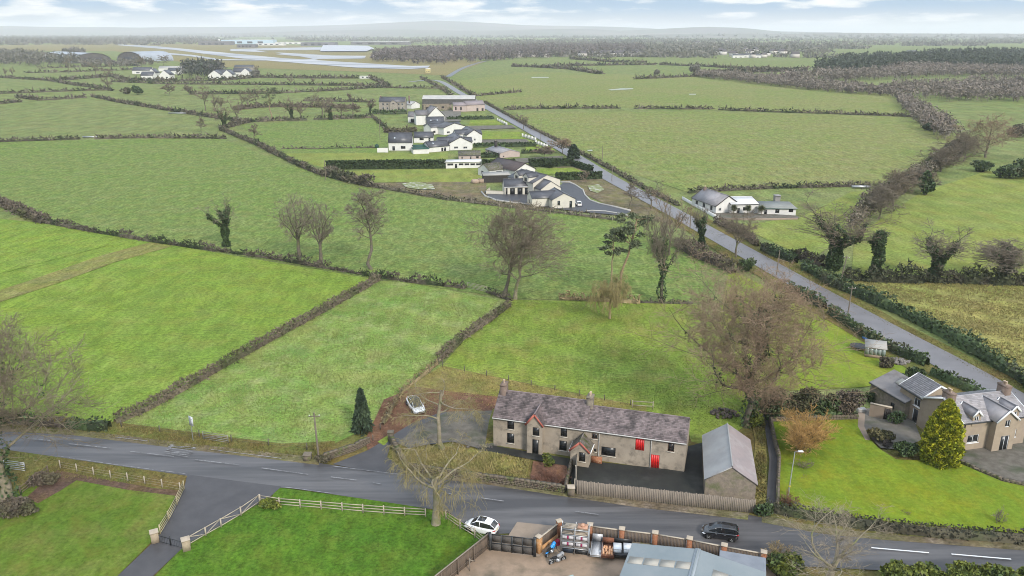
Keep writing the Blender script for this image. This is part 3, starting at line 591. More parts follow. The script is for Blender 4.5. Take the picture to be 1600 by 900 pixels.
XR, _, sR = block(fh, Mid, B, DF-.1, heR, hrR, HARL, SLPUR, opsR, slate=(.24, .34), sill=SILL, gutter=GUT, seed=4, og=.05)
pipe(fh, XR, UX(A, B, 1015.6)-us, .1, heR-.1, GUT); pipe(fh, XR, UX(A, B, 935)-us, .1, heR-.1, GUT); pipe(fh, XL, UX(A, B, 824), .1, heL-.1, GUT)
u0, u1 = UX(A, B, 826), UX(A, B, 849); P0 = A+d_*u0-nrm*.9; P1 = A+d_*u1-nrm*.9
bo = [pxop(P0, P1, 832, 842.5, 668, 681, 'k'), pxop(P0, P1, 831.5, 841.5, 687.5, 709, 'k')]; bo[1]['z'] = .05; bo[1]['h'] = 2.1; bo[1]['name'] = 'door'; bo[0]['h'] = min(bo[0]['h'], heL-bo[0]['z']-.1)
block(fh, P0, P1, 3.2, heL+.1, heL+1.35, HARL, SLPUR, bo, axis='y', oe=.2, og=.15, slate=(.24, .34), barge=REDO, seed=6, sill=SILL)
u0, u1 = UX(A, B, 897), UX(A, B, 925); P0 = A+d_*u0-nrm*2.3; P1 = A+d_*u1-nrm*2.3
po = [pxop(P0, P1, 904.5, 914.5, 706, 720, 'k')]; po[0]['h'] = 1.25; po[0]['z'] = .85
block(fh, P0, P1, 2.32, 2.25, 3.35, HARL, MOSSR, po, axis='y', oe=.15, og=.12, slate=(.24, .3), barge=REDO, seed=7, sill=SILL, gutter=UPVC)
o = MB(); P2 = P1+d_*.08+nrm*1.4; o.bar(P2+Vector((0, 0, .5)), P2+d_*1.3+Vector((0, 0, .5)), .25, 1.0); tag(o.build('low_wall', BRICK), 'short red brick wall beside the farmhouse porch', 'wall')
# ---------------------------------------------------------------- stone barn with the tin roof
heb = 2.45; A, B = xy(G(1102.5, 748.5, heb)), xy(G(1182, 756.7, heb)); hrb = hzw((A+B)/2, 730)
Db = (xy(G(1146.8, 730, hrb))-xy(G(1143.5, 664, hrb))).length
bn = thing('stone_barn', 'small stone barn with a pale corrugated roof beside the farmhouse yard', 'barn', A)
block(bn, A, B, Db, heb, hrb, RUBBLE, CORB, [], axis='y', oe=.15, og=.12, sheeted=.18, rm2=CORP)
# ---------------------------------------------------------------- right hand house with dormers
f0 = G(1503, 707.5); he = hzw(f0, 661); C0 = xy(G(1506, 660.5, he)); C1 = xy(G(1455, 620, he)); C2 = xy(G(1420.4, 599.7, he)); E_ = xy(G(1601, 649, he))
dv = (E_-C0).normalized(); dn = Vector((-dv.y, dv.x, 0)); Ds = (C1-C0).dot(dn); Dw = (C2-C0).dot(dn); Ls = (E_-C0).length+.6
hr = hzw(C0+dn*Ds/2, 622.5); E_ = C0+dv*Ls
sh = thing('dormer_house', 'brown pebbledashed house with white bargeboards, dormers and two brick chimneys', 'house', C0)
ops = [pxop(C0, E_, 1511, 1528.5, 679.5, 691.7, 'w'), pxop(C0, E_, 1575, 1587, 671, 683, 'w')]
opsg = []
X, _, ss = block(sh, C0, E_, Ds, he, hr, BROWNR, SLGRY, ops+opsg, slate=(.28, .42), sill=UPVC, barge=UPVC, gutter=METD, seed=9, og=.2, chim=[(.6, Ds/2, .8, 1.5, hr+.9, BRICKC, 2), (Ls-.7, Ds/2, .8, 1.5, hr+1.1, BRICKC, 2)])
for u in (.25, UX(C0, E_, 1541)): pipe(sh, X, u, .05, he-.1, METD)
P0 = C0+dn*(Ds+.003); wl = Dw-Ds; Ww = Ls*.52
WB, WA = P0+dn*wl, P0                                     # rear wing; its long left wall is flush with the gable
opw = [dict(face='F', u=wl*.66, z=he*.6, w=1.15, h=1.15, kind='w'), dict(face='F', u=wl*.68, z=.05, w=1.0, h=2.05, kind='wd', name='door')]
block(sh, WB, WA, Ww, he, hr-.25, BROWNR, SLGRY, opw, slate=(.28, .42), sill=UPVC, gutter=METD, seed=10, og=.12, barge=UPVC)
for x0, x1, ya, yb in ((1521.7, 1528, 658, 668.5), (1580, 1587.6, 649, 660.5)):        # wall dormers
    ua, ub = UX(C0, E_, x0, 4)-.3, UX(C0, E_, x1, 4)+.3; a, b = C0+dv*ua-dn*.06, C0+dv*ub-dn*.06; wd = ub-ua
    q = [dict(face='F', u=.28, z=.3, w=wd-.56, h=1.05, kind='w')]
    block(sh, a, b, 2.4, 1.4, 2.1, BROWNR, SLGRY, q, axis='y', oe=.12, og=.12, barge=UPVC, seed=11, z0=he-.65)
ua, ub = UX(C0, E_, 1543, 2), UX(C0, E_, 1575, 2); a, b = C0+dv*ua-dn*1.0, C0+dv*ub-dn*1.0; wd = ub-ua
q = [dict(face='F', u=wd*.35, z=.05, w=1.25, h=2.15, kind='w', name='door'), dict(face='F', u=wd*.42, z=he-.75, w=.75, h=1.15, kind='w')]
block(sh, a, b, 4.0, he+.2, he+1.5, BROWNR, SLGRY, q, axis='y', oe=.2, og=.2, barge=UPVC, seed=12)
# outbuilding against the wing
hz_ = 2.6; a, b = xy(G(1361, 597.5, hz_)), xy(G(1415.5, 629, hz_)); dd = (b-a).normalized(); nn = Vector((-dd.y, dd.x, 0))
Do = (xy(G(1388, 575.5, 3.9))-a).dot(nn)
ob = thing('outbuilding', 'low stone outbuilding with a grey sheet roof and two pale roof panels', 'outbuilding', a)
X, L_, s_ = block(ob, a, b, Do, hz_, 3.9, RUBBLE, ASB, [dict(face='F', u=(b-a).length*.62, z=.6, w=.7, h=.9, kind='kd')], roof='mono', sheeted=.2, oe=.2, og=.12, gutter=METD)
s = s_[0]
for u0, v0 in ((.36, .50), (.68, .36)):
    ex, ey = (s[1]-s[0]), (s[3]-s[0]); p = s[0]+ex*u0+ey*v0+Vector((0, 0, .21)); q = MB(); slab(q, p, p+ex*.2, p+ex*.2+ey*.3, p+ey*.3, .03); put(q.build('roof_panel', PALES), ob, X)
a, b = G(1357, 652), G(1390, 659); yw = thing('yard_wall', 'rendered yard wall with a dark doorway below the outbuilding', 'wall', a)
block(yw, a, b, .3, 2.0, 2.0, CAP, COPE, [dict(face='F', u=(b-a).length*.68, z=.05, w=.8, h=1.75, kind='dk', name='door')], roof='flat', oe=.05)
# ---------------------------------------------------------------- shed in the yard at the bottom edge
hz_ = 3.0
r0, r1, rl = xy(G(1090.5, 860, 3.9)), xy(G(1079, 905, 3.9)), xy(G(988, 854, hz_)); dd = (r0-r1).normalized(); dr = Vector((dd.y, -dd.x, 0))
wl_ = abs((rl-r0).dot(dr)); a = r0-dr*wl_-dd*11; b = r0+dr*wl_-dd*11
ys = thing('steel_shed', 'large blue grey corrugated shed roof at the bottom edge of the yard', 'shed', a)
X, L_, s_ = block(ys, a, b, 11, hz_, 3.9, mat('shed_wall', (.2, .23, .24), (.16, .19, .2), 1, .6), STEELB, [], axis='y', sheeted=.42, oe=.1, og=.05)
s = s_[0]; ex, ey = (s[0]-s[1]), (s[3]-s[0])                # left slope: four pale panels in a band across the slope
for s, sg, cols in ((s_[0], 1, 4), (s_[1], -1, 3)):
    e0, e1 = (s[1], s[0]) if sg > 0 else (s[0], s[1]); tp = s[2] if sg > 0 else s[3]
    far, farr = (s[0], s[3]) if sg > 0 else (s[1], s[2])
    lo, hi = far, farr; dep = ((s[1]-s[0]) if sg > 0 else (s[0]-s[1])).normalized()
    for k in range(cols):
        p0 = lo+(hi-lo)*(.04+k*.235)+dep*(2.2)+Vector((0, 0, .16)); p1 = lo+(hi-lo)*(.04+k*.235+.215)+dep*2.2+Vector((0, 0, .16)); q = MB()
        if sg > 0: slab(q, p0+dep*1.05, p1+dep*1.05, p1, p0, .02)
        else: slab(q, p0, p1, p1+dep*1.05, p0+dep*1.05, .02)
        put(q.build('roof_panel', PALES), ys, X)
MB().bar(Vector((L_/2, -.1, 4.04)), Vector((L_/2, 11.1, 4.04)), .5, .04).build('ridge_cap', mat('ridge_sheet', (.33, .36, .38), rough=.5), None); q = bpy.data.objects[-1] if False else [o for o in C.objects if o.name.startswith('ridge_cap')][-1]; put(q, ys, X)
a, b = xy(G(1126, 862.5, 2.5)), xy(G(1195, 874, 2.5)); dd = (b-a).normalized(); nn = Vector((-dd.y, dd.x, 0)); l2 = thing('lean_to_shed', 'grey flat roofed lean-to beside the large blue grey shed', 'shed', a-nn*7)
block(l2, a-nn*7, b-nn*7, 7, 2.3, 2.5, mat('shed_wall', (.2, .2, .2)), mat('grey_blue_felt', (.21, .225, .25), (.17, .185, .21), .8, .6), [], roof='flat', oe=.08, sheeted=.3)
# ---------------------------------------------------------------- the village along the lane
def vblock(root, a, b, D, er, rr, wm, rm, ops=(), axis='x', **kw):
    A, B = G(*a), G(*b); d = (B-A).normalized(); n = Vector((-d.y, d.x, 0)); L = (B-A).length
    he = hzw(A, er); q = (A+B)/2+(n*D/2 if axis == 'x' else Vector()); hr = hzw(q, rr) if rr else he+.1
    he = max(he, 1.9); hr = max(hr, he+.05); o2 = []
    for o in ops:
        p = pxop(A, B, *o); p['u'] = min(max(p['u'], .15), L-.5); p['w'] = min(p['w'], L-p['u']-.1); p['z'] = min(p['z'], he-.6); p['h'] = min(p['h'], he-p['z']-.1)
        if p['z'] < .5 and p['h'] > 1.4: p['z'] = .05; p['name'] = 'door' if p['w'] < 1.5 else 'window'
        o2.append(p)
    o2 += kw.pop('xops', [])
    if wm in (WHITE, CREAM, PINK, STONE) and kw.get('roof', 'gable') == 'gable': kw.setdefault('gutter', METD); kw.setdefault('barge', DKW if wm is WHITE else None)
    if root is None: return A, B, he, hr
    block(root, A, B, D, he, hr, wm, rm, o2, axis=axis, og=kw.pop('og', .15), oe=kw.pop('oe', .25), roof=kw.pop('roof', 'gable'), **kw); return A, B, he, hr
def house(name, label, cat, a): return thing(name, label, cat, G(*a))
def lop(face, u, z, w_, h, kind='k'): return dict(face=face, u=u, z=z, w=w_, h=h, kind=kind)
h = house('stone_farmhouse', 'two storey grey stone farmhouse with central gable at the far end of the village', 'house', (612, 174))
vblock(h, (592.7, 174.2), (632.7, 174.4), 8, 158.6, 151.5, STONE, SLDRK, [(x, x+2.6, yy, yy+4.2, 'w') for x in (597.5, 604, 622, 627.5) for yy in (160.5, 167)]+[(613.5, 616, 169, 174.3, 'kd')], barge=None, chim=[(.6, 4, .8, 1.2, 9.7, BRICKC, 2), (19.5, 4, .8, 1.2, 9.7, BRICKC, 2)])
vblock(h, (609, 174.5), (621, 174.5), 4, 161, 156.3, STONE, SLDRK, [(613.5, 616.5, 159.8, 163, 'k')], axis='y')
h = house('long_barn', 'long low farm barn with a pale sheet roof behind the stone ruins', 'barn', (700, 160))
vblock(h, (660, 163), (742, 163), 14, 155, 149.3, mat('barn_boards', (.07, .065, .065), (.10, .095, .09), 1, .9), mat('pale_barn_roof', (.42, .40, .36), (.33, .32, .30), .3, .6), sheeted=.8)
h = house('ruined_barn', 'roofless brown stone barn ruin in front of the long barn', 'ruin', (680, 172))
vblock(h, (662, 173), (706, 172), 9, 164.5, None, RUBBLE, GMU, [(665, 669, 167, 172.8, 'dk'), (678, 682, 166, 169, 'dk'), (690, 694, 166, 169, 'dk')], roof='none')
h = house('tin_shed', 'small pale tin roofed shed beside the stone farmhouse', 'shed', (650, 170))
vblock(h, (643, 170), (656, 168.5), 7, 163.5, 158.5, WHITE, CORB, axis='y')
h = house('old_barn', 'pinkish rendered pair of barns with mauve roofs by the lane', 'barn', (730, 174))
vblock(h, (708, 174.5), (729, 174.3), 8, 165, 159.8, PINK, mat('mauve_slate', (.21, .175, .18), (.26, .22, .22), .4, .6), [(711, 713.5, 167, 172, 'dk'), (719, 721.5, 167, 172, 'dk')])
vblock(h, (729.2, 174.2), (757.5, 173), 8, 164, 157.5, PINK, mat('mauve_slate', (.2, .2, .2)), [(744.5, 747.5, 169, 173.6, 'k'), (752.5, 755.5, 169, 173, 'k')])
h = house('tall_house', 'tall white house with a big chimney gable behind the grey stone cottage', 'house', (670, 196))
vblock(h, (650.5, 195.5), (670, 195), 9, 180, 172.3, WHITE, SLMID)
vblock(h, (669, 196), (694.6, 195), 12, 181, 167.5, WHITE, SLMID, [(672, 674, 184, 188, 'k')], axis='y', chim=[(5, .8, 1.3, 1.3, 9.8, WHITE, 1)])
vblock(h, (637.6, 191.5), (649.8, 191.5), 8, 182, 174.6, WHITE, SLMID, [(642, 648, 185.5, 191.3, 'x')])
h = house('grey_cottage', 'grey stone cottage with steep dark roof and two roof lights', 'house', (680, 205))
vblock(h, (667.8, 205.4), (694.8, 204.8), 8, 193.8, 182.5, STONE, SLDRK, [(671.5, 674.5, 199.5, 205.3, 'kd'), (683.5, 686.5, 198.6, 202, 'w')], sky=[(0, 1.9, 2.2, .8, 1.1), (0, 5.3, 2.2, .8, 1.1)])
h = house('white_cottage', 'white cottage with one roof light at the left end of the village', 'house', (607, 235))
vblock(h, (607.5, 235.3), (643.8, 235.1), 7, 222, 207.6, WHITE, SLDRK, [(613, 617, 228.5, 235, 'x'), (626.5, 633.5, 228, 232.5, 'k')], sky=[(0, 2.4, 1.9, .8, 1.0)])
h = house('white_garage', 'low white garage with dark slate roof behind the white cottage', 'garage', (647, 222.6))
vblock(h, (646.8, 223), (677, 222.8), 6, 214.4, 206.2, WHITE, SLDRK, [(655.5, 662, 215.6, 219, 'k'), (669.5, 672.5, 215.6, 222.6, 'x')])
for lab, pts, er, pr, er2, D, hd in (('white gabled bungalow nearest in the row of three with two front windows', ((702.5, 235), (737, 233.8)), 223.8, 214.4, None, 17, 1), ('white gabled bungalow in the middle of the row of three', ((735.5, 224.5), (752.8, 223.6)), 211.3, 203, None, 16, 0), ('white gabled bungalow farthest in the row of three with long wet slate roof', ((702, 211), (726.5, 207.5)), 200, 192.5, None, 17, 0)):
    h = house('gabled_bungalow', lab, 'bungalow', pts[0]); h['group'] = 'white bungalows in a row along the lane'
    A_, B_ = pts; w_ = B_[0]-A_[0]
    if hd != 1: A_ = (B_[0]-w_*1.35, A_[1])
    A, B, he, hr = vblock(h, A_, B_, D, er, pr, WHITE, SLDRK, [(A_[0]+w_*.2, A_[0]+w_*.38, er+5.2, er+8.5, 'w'), (A_[0]+w_*.62, A_[0]+w_*.80, er+5.2, er+8.5, 'w')], axis='y')
    d = (B-A).normalized(); n = Vector((-d.y, d.x, 0)); a2 = A+n*5-d*4.2
    block(h, a2, a2+d*((B-A).length/2+4.2), 6, he, he+1.7, WHITE, SLDRK, [dict(face='F', u=1.2, z=.8, w=1.6, h=1.1, kind='k')])
    b2 = B+n*4; block(h, b2-d*(B-A).length/2, b2+d*1.2, 5, he, he+1.5, WHITE, SLDRK, [])
h = house('white_wing_house', 'low white cottage wing with one roof light in front of the gabled bungalows', 'cottage', (671, 238))
vblock(h, (670.5, 238.3), (702, 235.4), 6, 229.8, 220.3, WHITE, SLDRK, [(689.5, 692.5, 230.5, 236, 'k'), (693.5, 697, 230.5, 236, 'k')], sky=[(0, 2.7, 1.7, .8, 1.1)])
h = house('flat_roof_store', 'small white store with a dark green roof next to the white cottage', 'store', (646, 240))
vblock(h, (646, 241), (670.5, 240), 5, 233.5, None, WHITE, DGRN, roof='flat')
vblock(h, (646.5, 238.2), (666, 237.5), 4, 230, 226.6, WHITE, DGRN)
h = house('garden_wall', 'low white garden wall with an oil tank at its left end', 'wall', (588, 237)); vblock(h, (589.5, 238.4), (606.5, 238.2), .8, 233.5, None, WHITE, WHITE, roof='none')
o = MB().lathe([(.0, 0), (.75, 0), (.85, .3), (.85, 1.4), (.6, 1.7), (.25, 1.8), (.25, 1.95), (0, 1.95)], 14).build('oil_tank', mat('green_plastic_tank', (.012, .05, .03), rough=.5)); o.location = G(589, 231.5)+Vector((0, 0, 0)); tag(o, 'dark green oil tank left of the white cottage', 'tank')
h = house('low_bungalow', 'low pinkish bungalow with a brown flat pitched roof above the white stable block', 'bungalow', (717, 250))
vblock(h, (717, 250.5), (751, 250), 8, 242.8, 235.6, PINK, MOSSR, [(721, 723, 245, 248, 'k'), (734.5, 736.5, 244.5, 250, 'x'), (744, 748, 244, 247.5, 'k')])
h = house('stable_block', 'long low white flat roofed building with a row of dark windows', 'outbuilding', (697, 264))
vblock(h, (696.8, 263.5), (752.8, 262.3), 5, 253.6, None, WHITE, WHITE, [(699, 708, 255.5, 258.6, 'x')]+[(717+i*9, 724+i*9, 255.2, 258.2, 'x') for i in range(4)]+[(710.5, 714.5, 256, 263, 'wd')], roof='flat', oe=.5)
h = house('chimney_bungalow', 'grey roofed bungalow with pinkish gable and a dark chimney', 'bungalow', (781, 247))
def dia(root, a, b, back, pr, er, D, wm, rm, ops=(), lops=(), **kw):      # a block whose gable a->b faces us, its ridge running back at its own angle
    A, B = G(*a), G(*b); return vblock(root, a, b, D, er, pr, wm, rm, ops, axis='y', xops=list(lops), **kw)
dia(h, (781.5, 247), (812, 244.8), None, 234.6, 242, 15, PINK, SLGRY, [(786, 788, 243.4, 245.4, 'k')], [lop('L', 2, .8, 1.4, 1.1, 'w'), lop('L', 6, .8, 1.4, 1.1, 'w'), lop('L', 10, .8, 1.4, 1.1, 'w')], chim=[(4, 13, 1, 1, 5.4, DKW, 1)])
h = house('brown_roof_house', 'white house with a broad dark brown tiled roof and a low side wing', 'house', (804, 278))
A, B, he, hr = dia(h, (804.5, 279), (836, 275), None, 255.5, 267, 17, WHITE, SLBRN, [(812, 815, 269.5, 273, 'k'), (826, 829, 268, 271.5, 'k')], [lop('L', 3, .8, 1.6, 1.2, 'k')])
d = (B-A).normalized(); n = Vector((-d.y, d.x, 0)); a2 = A+n*7-d*6.5; block(h, a2, a2+d*7, 7, 2.5, 4.3, WHITE, MOSSR, [dict(face='F', u=1, z=.8, w=.8, h=1.2, kind='k'), dict(face='F', u=3.2, z=.05, w=2.6, h=2.0, kind='w', name='window'), dict(face='L', u=2, z=.8, w=1.5, h=1.1, kind='k')])
# the new cream house with its wings
h = house('new_cream_house', 'large new cream house of several gabled wings with dark slate roofs', 'house', (833, 305))
A, B, he, hr = dia(h, (833, 306), (875, 300), None, 273.5, 286, 14, CREAM, SLDRK, [(836, 842, 291, 297, 'k')], [lop('L', 9.5, 3.0, .8, .8)])
d = (B-A).normalized(); n = Vector((-d.y, d.x, 0)); e0 = G(788.5, 304.6); e1 = G(832.5, 303.4)
vblock(h, (788.5, 304.8), (832.8, 303.6), 5.6, 291.6, 279.5, CREAM, SLDRK, [(790, 793, 292.5, 303, 'k'), (797, 804.5, 292.5, 302.8, 'k'), (808.5, 816.5, 292.5, 302.8, 'k'), (820, 828, 292.3, 302.5, 'k')], gutter=UPVC)
for k, u in enumerate((2.2, 7.2)):                        # two tall dormers on the left slope
    a2 = A+n*(u+3.0)-d*.25; b2 = A+n*u-d*.25
    block(h, a2, b2, 4.2, 1.6, 2.9, CREAM, SLDRK, [dict(face='F', u=.7, z=.3, w=1.4, h=1.2, kind='k')], axis='y', z0=he-.25, oe=.12)
vblock(h, (845, 309.5), (876, 306.5), 7, 296, 283.5, CREAM, SLDRK, [(847.5, 850, 299, 303, 'k')], axis='y')
A, B, he, hr = vblock(h, (862.8, 326.8), (898.6, 324.8), 9.5, 312.5, 302.3, CREAM, SLDRK, [(871, 875, 313.8, 321, 'g'), (889.8, 893.8, 313.2, 324, 'g')], axis='y', xops=[lop('L', 1, .6, .5, 1.4)])
d = (B-A).normalized(); n = Vector((-d.y, d.x, 0)); a2 = A+n*3.6-d*5.2; block(h, a2, a2+d*8, 5.4, he, hr-.25, CREAM, SLDRK, [dict(face='L', u=2.3, z=.8, w=.9, h=1.1, kind='k')])
a, b = (759.5, 303.6), (786.5, 304.6); h = house('patio_wall', 'low cream wall round the patio at the left of the new house', 'wall', a)
A, B = G(*a), G(*b); d = (B-A).normalized(); n = Vector((-d.y, d.x, 0))
block(h, A, B, .25, 1.1, 1.15, CREAM, COPE, roof='flat', oe=.03); block(h, A+n*.26, A+n*.26+d*.25, 5, 1.1, 1.15, CREAM, COPE, roof='flat', oe=.03)
h = house('black_shed', 'black boarded shed with a flat pale roof left of the brown roofed house', 'shed', (755.5, 285.3))
vblock(h, (755.5, 285.6), (797, 284.6), 5, 274.6, 270.6, DKW, mat('pale_felt_roof', (.33, .31, .28), (.28, .27, .25), .8, .8), roof='flat', oe=.15, xops=[])
o = MB().box(-1, 1, -.9, .9, 0, 1.25).box(-1.06, 1.06, -.96, .96, 1.25, 1.34).build('timber_crate', mat('bare_timber', (.36, .27, .2), (.28, .21, .16), 2, .9)); o.location = G(751.5, 285.6); tag(o, 'small square pinkish timber crate beside the black shed', 'crate')
o = MB().lathe([(0, 0), (1.3, 0), (1.45, .5), (1.35, 1.1), (1.0, 1.3), (0, 1.35)], 12).build('covered_heap', mat('bare_timber', (.3, .25, .2))); o.location = G(742.5, 286.2); tag(o, 'round brownish covered heap left of the timber crate', 'heap')
# right of the lane: white bungalow
h = house('white_bungalow', 'white bungalow with grey hipped roof and white flat roofed extensions right of the lane', 'bungalow', (1118, 333))
A, B, he, hr = dia(h, (1118, 334.5), (1155, 331.5), None, 306.5, 322, 13, WHITE, SLGRY, [(1123, 1127, 325, 329.5, 'w')], [lop('L', 2, .7, 1.2, 1.2, 'k'), lop('L', 6, .7, 1.2, 1.2, 'k'), lop('L', 10, .7, 1.2, 1.2, 'k')], chim=[(3.5, 12, .8, .8, 5.6, BRICKC, 1)])
vblock(h, (1141, 334.2), (1184, 333.2), 11, 319.5, 308, WHITE, mat('white_flat_roof', (.62, .61, .6), (.52, .51, .5), .4, .6), [(1146, 1150, 324, 330, 'k'), (1152, 1156, 324, 332.5, 'k'), (1161, 1172, 323.5, 329, 'k')], roof='gable')
vblock(h, (1184, 335.5), (1243, 336.5), 9, 325.3, None, WHITE, mat('grey_green_felt', (.22, .225, .21), (.18, .185, .17), .6, .8), [(1211.5, 1218, 327, 332.8, 'k'), (1232.5, 1239.5, 326.6, 331.6, 'k'), (1194, 1199, 327, 335, 'wd')], roof='flat', oe=.35, gutter=DGRN)
vblock(h, (1211, 316), (1219, 316), 2, 309.5, 306.5, SLGRY, SLGRY)
# white gate walls by the lane
for i, (a, b, lab) in enumerate((((778, 189), (792, 196), 'white gate wall curving by the lane, farthest of three'), ((817, 214), (837, 220), 'white gate wall with pillars by the lane, middle of three'), ((838, 225), (855, 231), 'white gate wall with pillars by the lane, nearest of three'))):
    h = house('gate_wall', lab, 'wall', a); A, B = G(*a), G(*b); d = (B-A).normalized(); L = (B-A).length
    block(h, A, B, .3, 1.0, 1.05, WHITE, WHITE, roof='flat', oe=.02)
    n = Vector((-d.y, d.x, 0))
    for k in range(5):
        p = A+d*L*k/4-n*.2-A; MB().box(-.35, .35, -.35, .35, 0, 1.6).box(-.42, .42, -.42, .42, 1.6, 1.72).build('pillar', WHITE, h).location = p
# kerb walls round the new drive
KERB = mat('white_kerb', (.42, .40, .37), (.34, .33, .30), 1, .9)
def lowwall(label, px, hgt, wd, m, name='wall', cat='wall', z0=-.05):
    P = [G(x, y) for x, y in px]; mb = MB(); o = None
    L_, R_ = [], []
    for i, p in enumerate(P):
        t = (P[min(i+1, len(P)-1)]-P[max(i-1, 0)]).normalized(); n = Vector((-t.y, t.x, 0))*wd/2; L_.append(p+n); R_.append(p-n)
    k = len(P); up = Vector((0, 0, hgt)); dn = Vector((0, 0, z0)); V = [q+dn for q in L_]+[q+up for q in L_]+[q+dn for q in R_]+[q+up for q in R_]
    f = []
    for i in range(k-1): f += [(i+1, i, k+i, k+i+1), (k+i+1, k+i, 3*k+i, 3*k+i+1), (2*k+i, 2*k+i+1, 3*k+i+1, 3*k+i)]
    f += [(0, 2*k, 3*k, k), (k-1, 2*k-1, 4*k-1, 3*k-1)]
    mb.add([tuple(v) for v in V], f); o = mb.build(name, m); return tag(o, label, cat)
lowwall('white kerb wall along the right side of the new tarmac drive', [(876, 285), (890, 285.5), (899, 290), (911, 298), (914, 306), (922, 314), (936, 319), (960, 324), (985, 330)], .45, .35, KERB)
lowwall('white kerb wall at the front of the new tarmac drive', [(752, 300), (758, 307), (775, 313.5), (800, 317), (840, 322)], .4, .35, KERB)
lowwall('curved white kerb beside the entrance of the new drive', [(915, 331), (925, 330), (945, 331), (970, 335), (985, 338)], .4, .35, KERB)
lowwall('pale roadside wall in front of the white bungalow', [(1066, 311), (1080, 319), (1098, 329), (1112, 337), (1122, 342)], .8, .3, WHITE)
lowwall('low grey terrace wall in front of the white flat roofed extensions', [(1124, 343), (1180, 344), (1246, 343)], .5, .3, CAP)
# ---------------------------------------------------------------- far left houses and the airfield
def far_house(a, w_, D, he, hr, lab, axis='x', wm=WHITE, rm=SLDRK, rz=None):
    o = house('far_house', lab, 'house', a); A = G(*a); B = A+Vector((math.cos(rz or 0), math.sin(rz or 0), 0))*w_
    block(o, A, B, D, he, hr, wm, rm, [dict(face='F', u=w_*.2, z=.8, w=w_*.18, h=1.3, kind='x'), dict(face='F', u=w_*.62, z=.8, w=w_*.2, h=1.3, kind='x')], axis=axis, oe=.2); return o
far_house((207, 115.5), 24, 9, 4, 8, 'long white house at the left end of the distant hamlet')
far_house((220, 124), 14, 10, 4, 8, 'low white house in front of the long white house in the distant hamlet')
far_house((231, 120), 10, 12, 4, 9, 'white gabled house second from the left in the distant hamlet', 'y')
far_house((249, 123), 12, 14, 4, 9, 'white gabled house in front of the long grey roof in the distant hamlet', 'y')
far_house((262, 116), 16, 9, 4, 7.5, 'white house behind the gabled house in the distant hamlet')
far_house((248, 111.5), 34, 10, 4, 6.5, 'long low pale roofed building behind the distant hamlet', rm=mat('pale_barn_roof', (.4, .4, .4)))
far_house((326, 123), 14, 12, 4, 9, 'white gabled house left of the pair beside the evergreen clump', 'y')
far_house((337, 121.5), 18, 9, 4, 9, 'dark roofed house between the two white gables by the evergreen clump')
far_house((347, 122.5), 12, 14, 4, 9, 'white gabled house right of the dark roof by the evergreen clump', 'y')
far_house((364, 119), 18, 9, 4.5, 9, 'dark roofed house near the right end of the distant hamlet')
far_house((376, 120), 12, 14, 4.5, 9.5, 'white gabled house at the right end of the distant hamlet', 'y')
far_house((366, 110), 26, 9, 4, 7, 'grey barn behind the right end of the distant hamlet', wm=STONE)
far_house((562, 122.8), 12, 6, 2.4, 2.7, 'small white hut by the airfield boundary', rm=WHITE)
far_house((665, 113.5), 6, 5, 5, 5.4, 'small yellow and white cabin at the end of the runway', rm=WHITE, wm=mat('yellow_cabin', (.5, .42, .2)))
def hangar(a, w_, h_, D, lab, yaw):
    o = house('hangar', lab, 'hangar', a); X = Matrix.Rotation(yaw, 3, 'Z'); n = 14; mb = MB(); ring = [(-w_/2*math.cos(math.pi*i/n), h_*math.sin(math.pi*i/n)**.8) for i in range(n+1)]
    V = [X @ Vector((x, 0, z)) for x, z in ring]+[X @ Vector((x, D, z)) for x, z in ring]; mb.add([tuple(v) for v in V], [(i, i+1, n+2+i, n+1+i) for i in range(n)]); mb.build('roof', mat('hangar_roof', (.30, .32, .35), (.24, .26, .29), .05, .4), o)
    f = MB(); f.add([tuple(X @ Vector((x*.97, .8, z*.96))) for x, z in ring], [tuple(range(n+1))]); f.build('front_wall', mat('hangar_front', (.07, .062, .06), (.1, .09, .085), .2, .9), o)
    d = MB(); d.box(-w_*.22, w_*.22, .4, .75, 0, h_*.5, 0, X.to_4x4()); d.build('door', mat('hangar_door', (.05, .05, .055), rough=.7), o)
hangar((146, 98), 62, 16, 170, 'dark arched hangar with a long grey roof, left of the two', .8)
hangar((203, 96.5), 58, 17, 75, 'dark arched hangar with a pale curved roof, right of the two', -.35)
far_house((20, 96), 34, 24, 7, 11, 'white roofed shed left of the hangars, leftmost of two', rm=WHITE, wm=STONE)
far_house((54, 96), 36, 24, 7, 11, 'white roofed shed left of the hangars, right one of two', rm=WHITE, wm=STONE)
for a, w_, D, he, lab, m1, m2 in (((346, 68.5), 230, 60, 17, 'long pale blue airport terminal', mat('terminal_blue', (.42, .52, .6), rough=.5), WHITE), ((310, 70.5), 130, 50, 14, 'dark grey airport hangar left of the blue terminal', SLMID, SLMID), ((370, 74.5), 60, 40, 10, 'low dark airport building in front of the terminal', SLMID, SLDRK), ((470, 71.5), 130, 60, 12, 'low dark airport store right of the terminal', SLMID, SLMID), ((548, 70), 240, 60, 12, 'long pale airport shed with white roof beside the wood', SLMID, WHITE), ((400, 71), 110, 30, 7, 'low white airport building beside the apron', WHITE, WHITE), ((430, 69), 120, 40, 8, 'white roofed airport shed behind the apron', WHITE, WHITE)):
    o = house('airport_building', lab, 'building', a); A = G(*a); block(o, A, A+Vector((w_, 0, 0)), D, he, he+.5, m1, m2, [dict(face='F', u=w_*(.1+.2*k), z=2, w=w_*.1, h=he*.5, kind='x') for k in range(4)], roof='flat', oe=.5)
